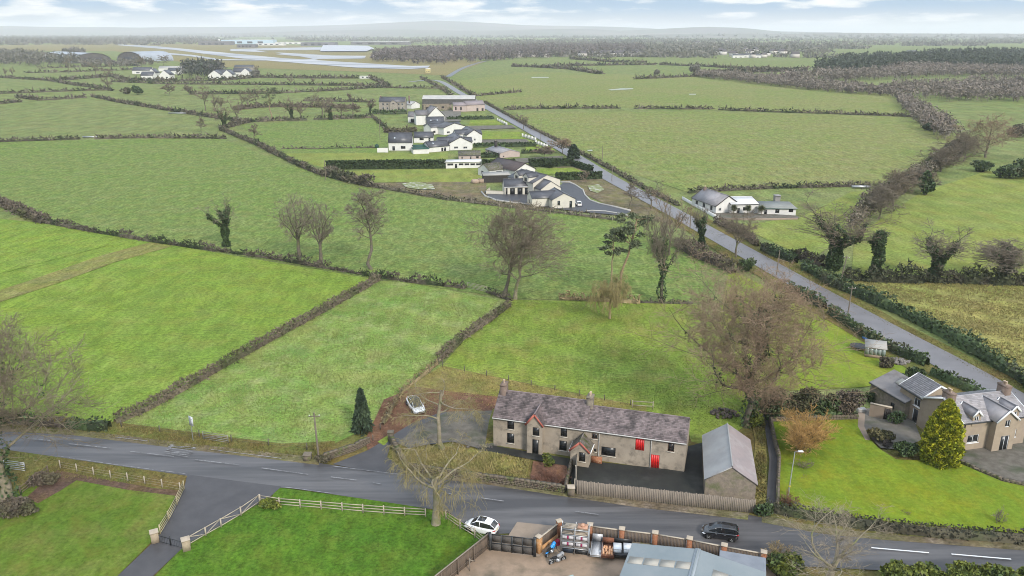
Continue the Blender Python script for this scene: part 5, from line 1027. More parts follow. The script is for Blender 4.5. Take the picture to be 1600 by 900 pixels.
o = MB().lathe([(0, 0), (.7, 0), (.85, .25), (.8, .5), (.6, .45), (0, .42)], 12).build('paddling_pool', mat('blue_plastic', (.03, .14, .38), rough=.4)); o.location = G(1355, 530); tag(o, 'small blue plastic tub behind the greenhouse', 'tub')
rg = np.random.default_rng(3)
def heap(lab, p, rx, ry, n, s, m, cat='heap', name='stone_heap', hh=.5):
    o = thing(name, lab, cat, p); ms = [MB().lathe([(0, -.5), (.35, -.4), (.5, -.05), (.4, .35), (0, .5)], 6).mesh('stone', m)]
    for k in range(n):
        a_, r_ = rg.uniform(0, 6.28), math.sqrt(rg.uniform(0, 1)); x, y = rx*r_*math.cos(a_), ry*r_*math.sin(a_); q = shared('stone', ms[0], o, (x, y, hh*(1-r_)+.1), rg.uniform(0, 6), tuple(s*rg.uniform(.6, 1.3, 3))); q.rotation_euler = tuple(rg.uniform(-1, 1, 3))
heap('heap of dark and pale stones along the lime lawn below the hedge', G(1402, 566), 2.2, 1.2, 40, .55, mat('mixed_stones', (.06, .05, .045), (.22, .20, .18), .9, .9, island=.4))
heap('heap of dark logs and rubble under the huge bare tree', G(1132, 648), 1.9, 1.5, 46, .5, mat('dark_rubble', (.05, .04, .035), (.12, .10, .085), 2, .9, island=.35), hh=.7)
heap('scatter of pale stones at the edge of the farmhouse gravel', G(752, 698), 2.0, .8, 16, .3, mat('mixed_stones', (.1, .1, .1)), hh=.1)
p = G(1389, 699); o = thing('slatted_bench', 'dark slatted garden bench beside the low green bush', 'bench', p, .5)
for k in range(4): MB().box(-.75, .75, -.3+.17*k, -.3+.17*k+.12, .42, .47).build('slat', DKW, o)
for k in range(3): MB().box(-.75, .75, .34, .38, .55+.17*k, .55+.17*k+.12).build('slat', DKW, o)
for s in (-.68, .68): MB().box(s-.04, s+.04, -.3, .4, 0, .42).box(s-.04, s+.04, .38, .44, 0, 1.0).build('leg', DKW, o)
for x, y, lab in ((1345, 645, 'pale square slab standing at the top of the garden path'),): o = MB().box(-.5, .5, -.35, .35, 0, .6).box(-.55, .55, -.4, .4, .6, .68).build('plinth', mat('pale_slab', (.45, .43, .40), (.38, .36, .34), 2, .8)); o.location = G(x, y); tag(o, lab, 'plinth')
for x, y, L, lab in ((277, 178, 11, 'long pale feed trough by the slanting dark hedge in the left pasture'), (141, 215.5, 7, 'pale field gate sheet in the gap of the long low left hedge'), (1345, 294, 6, 'white trough at the far corner of the bungalow paddock')):
    o = MB().box(-L/2, L/2, -.6, .6, .25, .32).box(-L/2, L/2, -.65, -.6, .25, .8).box(-L/2, L/2, .6, .65, .25, .8).box(-L/2, -L/2+.05, -.6, .6, .32, .8).box(L/2-.05, L/2, -.6, .6, .32, .8).box(-L*.4, -L*.4+.2, -.5, .5, 0, .25).box(L*.4-.2, L*.4, -.5, .5, 0, .25).build('feed_trough', METG); o.location = G(x, y); tag(o, lab, 'trough')
# ---------------------------------------------------------------- cars
LAMP = mat('headlamp_lens', (.62, .64, .66), rough=.12, spec=.8); TAIL = mat('tail_lamp', (.35, .012, .012), rough=.25); PLATE = mat('number_plate', (.7, .62, .25), rough=.5); ARCH = mat('arch_black', (.008, .008, .008), rough=.9)
CGL = mat('car_glass', (.012, .014, .016), rough=.04, spec=1.0)
def car(name, lab, p, rz, paint, body, cab, W, wheels, wr, glassroof=False, sunroof=False, group=None, rim=RIM, dark=False):
    """body: stations (x, z_bottom, z_shoulder, z_top, half width); cab: stations (x, half width at belt, z_belt, half width at roof, z_roof)."""
    o = thing(name, lab, 'car', p, rz, group); b = MB(); ring = []
    for x, zb, zs, zt, w_ in body:
        h = [(0, zt), (.5*w_, zt-.005), (.82*w_, zt-.035), (.95*w_, zs), (w_, zs-.1), (w_, (zs+zb)/2), (.97*w_, zb+.06), (.88*w_, zb), (0, zb)]
        ring.append([(x, y, z) for y, z in h]+[(x, -y, z) for y, z in h[-2:0:-1]])
    n = len(ring[0]); V = [q for r_ in ring for q in r_]; f = [(i*n+j, i*n+(j+1) % n, (i+1)*n+(j+1) % n, (i+1)*n+j) for i in range(len(ring)-1) for j in range(n)]
    b.add(V, f); b.add(V, [tuple(range(n))]); b.add(V, [tuple(range(len(V)-1, len(V)-n-1, -1))])
    bo = b.build('body', paint, o, True); md = bo.modifiers.new('smooth', 'SUBSURF'); md.levels = 1; md.render_levels = 1
    g, rf = MB(), MB(); R_ = []
    for x, wb, zb, wt, zt in cab: R_.append([(x, wb, zb), (x, wt, zt-.05), (x, wt*.82, zt), (x, 0, zt+.025), (x, -wt*.82, zt), (x, -wt, zt-.05), (x, -wb, zb)])
    V = [q for r_ in R_ for q in r_]; m_ = 7; K = len(R_)
    for i in range(K-1):
        for j in range(6):
            q = (i*m_+j, i*m_+j+1, (i+1)*m_+j+1, (i+1)*m_+j); roof = 1 <= j <= 4 and 1 <= i <= K-3
            (rf if roof else g).add([V[k] for k in q], [(3, 2, 1, 0)])
    g.build('windows', CGL, o, True); r2 = rf.build('roof', CGL if glassroof else paint, o, True)
    pil = MB()
    for s in (1, -1):                                     # pillars and roof rails in body colour
        for i in (1, K-2): pil.bar(Vector((R_[i-1 if i == 1 else K-1][0][0], s*R_[0 if i == 1 else K-1][1][1]*1.0, R_[0 if i == 1 else K-1][1][2])), Vector((R_[i][1][0], s*R_[i][1][1], R_[i][1][2])), .07, .05)
        P = np.array([[(R_[i][1][0], s*(R_[i][1][1]-.01), R_[i][1][2]+.0) for i in range(1, K-1)]]); pil.tubes(P, np.full(P.shape[:2], .035), 6)
        mi = K//2; pil.bar(Vector((R_[mi][0][0], s*(R_[mi][0][1]+.004), R_[mi][0][2])), Vector((R_[mi][1][0], s*(R_[mi][1][1]+.004), R_[mi][1][2])), .06, .04)
    pil.build('pillars', paint, o)
    if sunroof: xs = [R_[1][0][0], R_[K-2][0][0]]; zt = R_[2][3][2]; MB().box(xs[1]*.2+xs[0]*.8 if False else min(xs)+.45*abs(xs[0]-xs[1]), max(xs)-.12, -.42, .42, zt-.01, zt+.012).build('sunroof', CGL, o)
    L0, L1 = body[0][0], body[-1][0]
    for x in wheels:
        for s in (1, -1):
            MB().lathe([(0, -.02), (wr*1.16, -.02), (wr*1.16, .015), (0, .015)], 18).build('wheel_arch', ARCH, o).matrix_local = Matrix.Translation((x, s*(W-.005), wr*1.06)) @ Matrix.Rotation(R(90), 4, 'X')
            wheel(o, x, s*(W-.085), wr, .21, 'wheel', rim)
    zb = body[-2][2]
    for s in (1, -1):
        MB().tubes(np.array([[(L1-.42, s*W*.86, zb-.02), (L1-.2, s*W*.80, zb-.05), (L1-.04, s*W*.62, zb-.09)]]), np.array([[.03, .085, .05]]), 8, 0, True).build('headlight', LAMP, o, True)
        MB().tubes(np.array([[(L0+.22, s*W*.9, body[1][2]-.03), (L0+.05, s*W*.80, body[1][2]-.04), (L0+.0, s*W*.62, body[1][2]-.05)]]), np.array([[.03, .075, .05]]), 8, 0, True).build('tail_light', TAIL, o, True)
        MB().tubes(np.array([[(R_[K-2][0][0]+.16, s*(W-.02), R_[0][0][2]+.03), (R_[K-2][0][0]+.14, s*(W+.1), R_[0][0][2]+.08), (R_[K-2][0][0]+.13, s*(W+.19), R_[0][0][2]+.06)]]), np.array([[.03, .085, .05]]), 8, 0, True).build('mirror', paint, o, True)
        for k in (.38, .62):
            x = L0+(L1-L0)*k; MB().box(x-.09, x+.09, s*W-.012, s*W+.018, body[3][2]-.13, body[3][2]-.1).build('handle', paint if not dark else METG, o)
    MB().box(L1-.02, L1+.012, -.5, .5, body[-1][1]+.05, body[-1][1]+.17).build('grille', ARCH, o)
    MB().box(L1+.013, L1+.02, -.26, .26, body[-1][1]+.2, body[-1][1]+.31).build('number_plate', UPVC, o); MB().box(L0-.02, L0-.006, -.26, .26, body[0][1]+.2, body[0][1]+.31).build('number_plate', PLATE, o)
    return o
WP = mat('white_car_paint', (.80, .80, .80), rough=.25, spec=.5, coat=1); BP = mat('black_car_paint', (.010, .010, .012), rough=.18, spec=.6, coat=1)
def head(a, b): d = G(*b)-G(*a); return math.atan2(d.y, d.x)
saloon = [(-2.32, .45, .78, .98, .62), (-2.2, .3, .86, 1.06, .8), (-1.6, .22, .92, 1.04, .9), (-.8, .2, .93, .98, .92), (.2, .2, .92, .97, .925), (1.1, .2, .9, .97, .92), (1.75, .22, .82, .88, .88), (2.15, .26, .7, .74, .78), (2.33, .36, .58, .62, .6)]
scab = [(-2.1, .62, .98, .55, 1.02), (-1.35, .76, .98, .6, 1.26), (-.5, .82, .96, .64, 1.42), (.1, .84, .95, .63, 1.43), (.62, .82, .94, .6, 1.32), (1.5, .72, .93, .66, .98)]
car('electric_saloon', 'white saloon car with a black glass roof parked on the red leaf litter', G(649.5, 638.5), head((633, 628), (646.5, 649)), WP, saloon, scab, .925, (-1.42, 1.42), .335, glassroof=True)
hatch = [(-1.78, .42, .8, .92, .6), (-1.66, .28, .86, .96, .74), (-1.1, .2, .9, .95, .81), (-.3, .18, .9, .94, .815), (.5, .18, .9, .95, .815), (1.0, .19, .88, .97, .79), (1.4, .24, .8, .88, .72), (1.68, .3, .62, .7, .6), (1.77, .36, .52, .58, .5)]
hcab = [(-1.7, .6, .95, .5, 1.08), (-1.25, .66, .94, .52, 1.4), (-.6, .7, .93, .56, 1.48), (-.05, .71, .93, .56, 1.49), (.4, .7, .93, .54, 1.43), (1.05, .62, .95, .55, 1.0)]
car('small_hatchback', 'small rounded white hatchback with a glass sunroof by the yard entrance', G(752.5, 829.5), head((771, 836), (732, 826.5)), WP, hatch, hcab, .815, (-1.15, 1.15), .29, sunroof=True)
city = [(-1.82, .42, .84, 1.0, .66), (-1.74, .28, .92, 1.02, .78), (-1.2, .2, .96, 1.0, .84), (-.3, .19, .95, .99, .845), (.5, .19, .93, .98, .845), (1.0, .2, .9, 1.0, .83), (1.45, .24, .82, .92, .78), (1.75, .3, .66, .74, .66), (1.84, .36, .54, .6, .55)]
ccab = [(-1.8, .66, 1.0, .56, 1.12), (-1.55, .72, 1.0, .6, 1.44), (-.8, .74, .98, .61, 1.5), (-.1, .75, .97, .61, 1.5), (.35, .74, .96, .59, 1.43), (1.15, .66, .97, .6, 1.02)]
hd = head((1142, 848), (1107, 843)); off = Vector((-math.sin(hd), math.cos(hd), 0))*-.78
car('city_hatchback', 'shiny black five door hatchback driving along the road', (G(1107, 843)+G(1142, 848))/2+off, hd, BP, city, ccab, .845, (-1.17, 1.17), .31, dark=True)
car('parked_hatchback', 'white hatchback parked beside the new cream house', G(904, 321.5), head((905, 323), (900, 318)), WP, hatch, hcab, .815, (-1.15, 1.15), .29)
# ---------------------------------------------------------------- vegetation
BARK = mat('grey_brown_bark', (.15, .125, .095), (.10, .085, .068), 2.5, .95, .02, 9, c3=(.12, .13, .05), c3scale=1.2, c3lo=.5, c3hi=.7)
BARKP = mat('pale_bark', (.27, .23, .165), (.19, .16, .115), 2, .95, .02, 8, c3=(.17, .18, .075), c3scale=1, c3lo=.48, c3hi=.68)
BARKY = mat('ochre_bark', (.30, .225, .14), (.22, .165, .10), 2, .95, .02, 8)
TWIG = mat('brown_twigs', (.215, .168, .118), (.15, .12, .088), .5, .95, island=.3)
TWIGG = mat('grey_twigs', (.22, .18, .135), (.155, .13, .098), .4, .95, island=.3)
TWIGR = mat('reddish_twigs', (.31, .215, .145), (.24, .175, .115), .18, .95, island=.3)
TWIGO = mat('orange_twigs', (.52, .32, .12), (.42, .26, .09), .6, .95, island=.3)
TWIGW = mat('olive_willow_twigs', (.30, .25, .11), (.22, .18, .075), .8, .95, island=.3)
IVY = mat('ivy_leaves', (.032, .058, .02), (.055, .085, .03), .9, .6, island=.5, spec=.3)
LAUR = mat('hedge_leaves', (.038, .064, .022), (.062, .09, .032), .45, .6, island=.55, c3=(.09, .085, .045), c3scale=.16, c3lo=.52, c3hi=.68)
CLIP = mat('clipped_hedge_leaves', (.028, .048, .018), (.042, .062, .022), .4, .8, island=.4)
FIR = mat('dark_fir_needles', (.028, .046, .026), (.045, .066, .032), .7, .8, island=.45)
PINEN = mat('pine_needles', (.08, .10, .052), (.11, .125, .068), .5, .8, island=.45)
GOLD = mat('golden_conifer_sprays', (.44, .40, .025), (.30, .32, .024), .5, .8, island=.5, c3=(.12, .16, .02), c3scale=1.3, c3lo=.45, c3hi=.62)
GOLB = mat('yellow_green_leaves', (.16, .17, .025), (.09, .12, .02), .6, .7, island=.5, c3=(.05, .075, .02), c3scale=.7, c3lo=.45, c3hi=.62)
BRSH = mat('brown_scrub', (.135, .105, .078), (.09, .074, .056), .3, .95, island=.35, c3=(.07, .075, .03), c3scale=.12, c3lo=.5, c3hi=.66)
HDG = mat('bare_hedge_twigs', (.13, .11, .08), (.088, .078, .056), .25, .95, island=.4, c3=(.042, .055, .025), c3scale=.08, c3lo=.5, c3hi=.62)
HDGB = mat('trimmed_brown_hedge', (.155, .125, .085), (.11, .09, .062), .4, .95, island=.35, c3=(.085, .09, .04), c3scale=.15, c3lo=.52, c3hi=.66)
DRYG = mat('dry_grass_blades', (.30, .24, .10), (.20, .19, .06), .5, .95, island=.35)
GRNG = mat('green_grass_blades', (.135, .19, .024), (.17, .205, .045), .4, .95, island=.35)
PALG = mat('pale_grass_tufts', (.23, .25, .09), (.155, .21, .045), .3, .95, island=.3)
RLEAF = mat('fallen_beech_leaves', (.22, .10, .055), (.15, .075, .045), .8, .95, island=.5)

def grow(P, Rd, n, t0, t1, lr, ang, K, up, rg, rr=.55, tip=.35, jit=.12, side=None):
    """n children from each parent polyline, vectorised."""
    N, KP, _ = P.shape
    t = t0+(t1-t0)*((np.arange(n)+rg.uniform(.1, .9, (N, n)))/n); f = t*(KP-1); i = np.minimum(f.astype(int), KP-2); fr = (f-i)[..., None]; r_ = np.arange(N)[:, None]
    b = P[r_, i]*(1-fr)+P[r_, i+1]*fr; T = P[r_, i+1]-P[r_, i]; T /= np.linalg.norm(T, axis=2, keepdims=True)+1e-9
    rb = Rd[r_, i]*(1-fr[..., 0])+Rd[r_, i+1]*fr[..., 0]
    PL_ = np.linalg.norm(np.diff(P, axis=1), axis=2).sum(1)[:, None]
    az = rg.uniform(0, 2*np.pi, (N, 1))+np.arange(n)*2.39996+rg.normal(0, .4, (N, n)); an = np.radians(rg.normal(ang, ang*.22, (N, n)))
    ref = np.where(np.abs(T[..., 2:3]) > .9, np.array([1., 0, 0]), np.array([0, 0, 1.])); u = np.cross(T, ref); u /= np.linalg.norm(u, axis=2, keepdims=True)+1e-9; v = np.cross(T, u)
    D = T*np.cos(an)[..., None]+(u*np.cos(az)[..., None]+v*np.sin(az)[..., None])*np.sin(an)[..., None]
    L = lr*PL_*(1-.45*(t-t0)/max(t1-t0, 1e-6))*rg.uniform(.65, 1.3, (N, n)); st = (L/(K-1))[..., None]
    pts = [b]
    for k in range(K-1):
        D = D+rg.normal(0, jit, D.shape); D[..., 2] += up; D /= np.linalg.norm(D, axis=2, keepdims=True)+1e-9; pts.append(pts[-1]+D*st)
    C_ = np.stack(pts, 2).reshape(N*n, K, 3); R0 = np.minimum(rr*rb, rb).reshape(N*n, 1)*np.linspace(1, tip, K)[None]
    return C_, R0
def curve(a, b, K, rg, wob, up=0):
    a, b = np.array(a, float), np.array(b, float); t = np.linspace(0, 1, K)[:, None]; P = a+(b-a)*t
    w_ = np.cumsum(rg.normal(0, wob, (K, 3)), 0); w_ -= w_[-1:]*t; w_[:, 2] *= .3; return P+w_*np.linalg.norm(b-a)+np.array([0, 0, up])*(t*(1-t))
def bare_tree(name, label, p, H, W, seed, kind='round', twig=None, bark=None, q=1.0, tr=None, ivy=0.0, group=None, lean=(0, 0), tw=.016, fork=.3, wt=.4, wf=.75, wl=1.1, fill=0, zbot=.3):
    """A leafless tree: trunk and limbs as one part, its fine twigs as the crown. W: crown width, H: height."""
    rg = np.random.default_rng(seed); o = thing(name, label, 'tree', p, group=group); tr = tr or H*.02
    twig = twig or TWIG; bark = bark or BARK; n = lambda x: max(2, int(round(x*q)))
    if kind == 'round':      # beech or ash: trunk dissolving into a dome
        trunk = curve((0, 0, -.1), (lean[0], lean[1], H*.62), 9, rg, .015)[None]; Rt = np.linspace(tr*1.15, tr*.3, 9)[None]; Rt[0, 0] *= 1.35
        A, Ra = grow(trunk, Rt, n(20), fork, 1.0, .62, 48, 8, .09, rg, .42, .2, .16)
        B, Rb = grow(A, Ra, n(8), .18, 1.0, .55, 46, 6, .04, rg, .5, .3, .17)
        D, Rd = grow(B, Rb, n(7), .15, 1.0, .60, 44, 5, .03, rg, .6, .5, .18); E, Re = grow(D, Rd, n(7), .1, 1.0, .72, 40, 4, .02, rg, .8, .6, .18)
    elif kind == 'fan':      # several limbs rising from a short bole
        trunk = curve((0, 0, -.1), (lean[0]*.4, lean[1]*.4, H*.30), 5, rg, .015)[None]; Rt = np.linspace(tr*1.15, tr*.75, 5)[None]
        A, Ra = grow(trunk, Rt, n(8), .70, 1.0, 1.9, 30, 10, .055, rg, .5, .18, .15)
        B, Rb = grow(A, Ra, n(9), .15, 1.0, .42, 44, 6, .05, rg, .5, .3, .16)
        D, Rd = grow(B, Rb, n(7), .15, 1.0, .62, 42, 5, .04, rg, .6, .5, .18); E, Re = grow(D, Rd, n(6), .1, 1.0, .75, 40, 4, .02, rg, .8, .6, .18)
    elif kind == 'tall':     # slim tree, leader to the top
        trunk = curve((0, 0, -.1), (lean[0], lean[1], H*.95), 12, rg, .02)[None]; Rt = np.linspace(tr*1.15, tr*.15, 12)[None]
        A, Ra = grow(trunk, Rt, n(20), fork, .98, .28, 44, 7, .12, rg, .42, .22, .16)
        B, Rb = grow(A, Ra, n(7), .18, 1.0, .52, 44, 5, .05, rg, .5, .3, .16)
        D, Rd = grow(B, Rb, n(6), .15, 1.0, .62, 42, 4, .04, rg, .6, .5, .18); E, Re = grow(D, Rd, n(5), .1, 1.0, .72, 40, 3, .02, rg, .8, .6, .18)
    else:                    # weeping: stout pollarded limbs with hanging shoots
        trunk = curve((0, 0, -.1), (lean[0], lean[1], H*wt), 6, rg, .02)[None]; Rt = np.linspace(tr*1.25, tr*.7, 6)[None]; Rt[0, 0] *= 1.25
        A, Ra = grow(trunk, Rt, n(8), wf, 1.0, wl, 66, 8, .05, rg, .5, .3, .26)
        B, Rb = grow(A, Ra, n(9), .3, 1.0, .5, 58, 6, -.04, rg, .4, .3, .22)
        D, Rd = grow(B, Rb, n(9), .2, 1.0, .95, 55, 7, -.26, rg, .55, .5, .14); E, Re = grow(D, Rd, n(7), .1, 1.0, .75, 38, 5, -.22, rg, .8, .6, .14)
    allp = np.concatenate([x.reshape(-1, 3) for x in (D, E)]); mx = np.quantile(np.abs(allp[:, 0]-lean[0]*.5), .945); my = np.quantile(np.abs(allp[:, 1]-lean[1]*.5), .945); mz = np.quantile(allp[:, 2], .995)
    sx, sy, sz = (W/2)/mx, (W/2)/my, H/mz; zf = lambda z: np.clip(z/(H*.22), 0, 1)[..., None]
    def fit(P):
        Q = P.copy(); k = zf(Q[..., 2])[..., 0]; Q[..., 0] *= 1+(sx-1)*k; Q[..., 1] *= 1+(sy-1)*k; Q[..., 2] *= sz; return Q
    trunk, A, B, D, E = map(fit, (trunk, A, B, D, E)); fillc = []
    if fill:                 # shoots that carry the crown out to its rounded outline
        nf = int(fill); T = rg.normal(size=(nf, 3)); T /= np.linalg.norm(T, axis=1, keepdims=True); T *= (rg.uniform(.12, 1, nf)**.4)[:, None]; zb = H*zbot; T = T*np.array([W*.5, W*.5, (H-zb)*.5])*(.93+.1*np.sin(T[:, :1]*5+seed)*np.sin(T[:, 2:]*4))+np.array([lean[0]*.6, lean[1]*.6, (H+zb)*.5])
        Nn = np.concatenate([B.reshape(-1, 3), D[:, 1:4].reshape(-1, 3)]); Nn = Nn[rg.permutation(len(Nn))[:3500]]; dd = ((T[:, None]-Nn[None]-np.array([0, 0, .8]))**2).sum(2); j = dd.argmin(1); S0 = Nn[j]; dl = np.linalg.norm(T-S0, axis=1); k = dl < W*.3; S0, T = S0[k], T[k]; t_ = np.linspace(0, 1, 5)[None, :, None]
        Q = S0[:, None]*(1-t_)+T[:, None]*t_; Q = Q+np.cumsum(rg.normal(0, .05, Q.shape), 1)*dl[k][:, None, None]*t_; Rq = np.full(Q.shape[:2], tw*1.3); E2, _r = grow(Q, Rq, 7, .1, 1.0, .55, 42, 4, .03, rg, .8, .6, .18); E2 = E2; F2, _r = grow(E2, np.full(E2.shape[:2], tw), 2, .2, .9, .7, 38, 3, .02, rg, .8, .6, .18); fillc = [Q, E2, F2]
    Ra, Rb = np.maximum(Ra, tw*1.5), np.clip(Rb, tw*1.15, tw*2.6)
    t_ = MB().tubes(trunk, Rt, 10).tubes(A, Ra, 6).tubes(B, Rb, 4).build('trunk', bark, o, True)
    c = MB().tubes(D, np.broadcast_to(tw*np.linspace(1.3, .8, D.shape[1]), D.shape[:2]), 3).tubes(E, np.broadcast_to(tw*np.linspace(.95, .55, E.shape[1]), E.shape[:2]), 3)
    for g_ in fillc: c.tubes(g_, np.broadcast_to(tw*np.linspace(1, .6, g_.shape[1]), g_.shape[:2]), 3)
    c.build('crown', twig, o)
    if ivy:
        src = np.concatenate([trunk.reshape(-1, 3), A[:, :4].reshape(-1, 3)]); k = np.concatenate([np.repeat(trunk, 6, 1).reshape(-1, 3)]) if False else None
        T = trunk[0]; m_ = int(1500*ivy); f = rg.uniform(0, .98, m_)*(len(T)-1); i = f.astype(int); fr = (f-i)[:, None]; c0 = T[i]*(1-fr)+T[np.minimum(i+1, len(T)-1)]*fr
        r_ = (tr*1.6+.35*rg.random(m_)+.25*np.sin(f*2.3+seed))[:, None]; a_ = rg.uniform(0, 6.283, m_); P1 = c0+np.stack([np.cos(a_), np.sin(a_), rg.normal(0, .3, m_)], 1)*r_
        s = A[rg.integers(0, len(A), m_)]; f = rg.uniform(0, .72, m_)*(s.shape[1]-1); i = f.astype(int); fr = (f-i)[:, None]; c1 = s[np.arange(m_), i]*(1-fr)+s[np.arange(m_), i+1]*fr
        P2 = c1+rg.normal(0, .28, (m_, 3)); MB().leaves(np.concatenate([P1, P2]), .26, rg).build('ivy', IVY, o)
    return o
def bt(label, bx, by, top, wpx, seed, kind='round', name='bare_tree', **kw):
    return bare_tree(name, label, G(bx, by), HZ(bx, by, top), wpx/PXM(bx, (by+top)/2+20), seed, kind, **kw)
def clump_points(rg, n, rx, ry, rz, cz, shell=.6, lobes=9, seed=0):
    """Points through an uneven crown: several overlapping lobes, denser at their surface."""
    L = rg.normal(size=(lobes, 3)); L /= np.linalg.norm(L, axis=1, keepdims=True); L *= rg.uniform(.25, .62, (lobes, 1)); s = rg.uniform(.35, .6, lobes); k = rg.integers(0, lobes, n)
    d = rg.normal(size=(n, 3)); d /= np.linalg.norm(d, axis=1, keepdims=True); r_ = (shell+(1-shell)*rg.random(n))*s[k]; P = L[k]+d*r_[:, None]; return P*np.array([rx, ry, rz])+np.array([0, 0, cz])
def shrub(label, p, rx, ry, h, n, size, m, seed, name='shrub', cat='shrub', stems=10, core=True, tri=False, lobes=9, group=None, stretch=1.6, part='foliage'):
    rg = np.random.default_rng(seed); o = thing(name, label, cat, p, group=group); P = clump_points(rg, n, rx, ry, h*.55, h*.5, lobes=lobes); P = P[P[:, 2] > .02]
    MB().leaves(P, size, rg, stretch=stretch, tri=tri).build(part, m, o)
    a = rg.uniform(0, 6.28, stems); r_ = rg.uniform(.2, .75, stems); E = np.stack([np.stack([rx*.15*np.cos(a), ry*.15*np.sin(a), 0*a], 1), np.stack([rx*r_*.6*np.cos(a), ry*r_*.6*np.sin(a), 0*a+h*.45], 1), np.stack([rx*r_*np.cos(a), ry*r_*np.sin(a), h*rg.uniform(.6, .9, stems)], 1)], 1)
    MB().tubes(E, np.broadcast_to(np.array([.05, .035, .015])*min(1.5, h/2), E.shape[:2]), 5).build('stem', BARK, o); return o
def twig_shrub(label, p, W, h, seed, m, n=14, q=1.0, name='shrub', cat='shrub', tw=.014, group=None):
    rg = np.random.default_rng(seed); o = thing(name, label, cat, p, group=group); a = rg.uniform(0, 6.28, n); s = np.stack([.12*np.cos(a), .12*np.sin(a), 0*a], 1); e_ = np.stack([W*.32*np.cos(a)*rg.uniform(.2, 1, n), W*.32*np.sin(a)*rg.uniform(.2, 1, n), h*rg.uniform(.5, .75, n)], 1)
    A = np.stack([curve(s[i], e_[i], 6, rg, .05) for i in range(n)]); Ra = np.broadcast_to(np.linspace(.05, .02, 6)*min(1.3, h/3), A.shape[:2]); B, Rb = grow(A, Ra, int(7*q), .15, 1, .5, 32, 5, .12, rg, .6, .4, .12); D, Rd = grow(B, Rb, int(6*q), .15, 1, .6, 32, 4, .10, rg, .7, .5, .12); E, Re = grow(D, Rd, int(4*q), .1, 1, .6, 32, 3, .06, rg, .8, .6, .12)
    al = D.reshape(-1, 3); f = np.array([W/2/np.quantile(np.abs(al[:, 0]), .97), W/2/np.quantile(np.abs(al[:, 1]), .97), h/np.quantile(al[:, 2], .99)]); A, B, D, E = (x*f for x in (A, B, D, E))
    MB().tubes(A, Ra, 5).tubes(B, Rb, 4).build('stem', BARK, o, True); MB().tubes(D, np.full(D.shape[:2], tw), 3).tubes(E, np.full(E.shape[:2], tw*.8), 3).build('crown', m, o); return o
def conifer(label, p, H, W, n, size, m, seed, profile=lambda t: 1-t, name='conifer', bark=BARK, droop=.35, base=.06):
    rg = np.random.default_rng(seed); o = thing(name, label, 'tree', p); t = rg.random(n)**.85; t = base+(1-base)*t; a = rg.uniform(0, 6.283, n); lump = 1+.16*np.sin(a*5+t*23+seed)+.12*np.sin(a*9-t*41)
    r_ = W/2*np.array([profile(x) for x in t])*lump*np.sqrt(rg.uniform(.35, 1, n)); z = t*H-r_*droop; P = np.stack([r_*np.cos(a), r_*np.sin(a), np.maximum(z, .05)], 1)
    d = np.stack([np.cos(a), np.sin(a), -droop+rg.normal(0, .3, n)], 1); d += rg.normal(0, .35, (n, 3)); d /= np.linalg.norm(d, axis=1, keepdims=True); b = np.cross(d, rg.normal(size=(n, 3))); b /= np.linalg.norm(b, axis=1, keepdims=True)+1e-9
    s = (size*rg.uniform(.6, 1.4, n))[:, None]; V = np.stack([P-d*s*.6, P-b*s*.32, P+d*s*.9, P+b*s*.32], 1).reshape(-1, 3); MB().add(V, np.arange(n*4).reshape(-1, 4)).build('foliage', m, o)
    MB().cyl((0, 0, 0), (0, 0, H*.93), max(.1, W*.04), .03, 8).build('trunk', bark, o); return o
def along(P, step, rg):
    out, tg = [], []
    for a, b in zip(P, P[1:]):
        L = (b-a).length; n = max(1, int(L/step)); d = (b-a)/max(L, 1e-6)
        for k in range(n): out.append(a.lerp(b, (k+rg.random())/n)); tg.append(d)
    return np.array(out), np.array(tg)
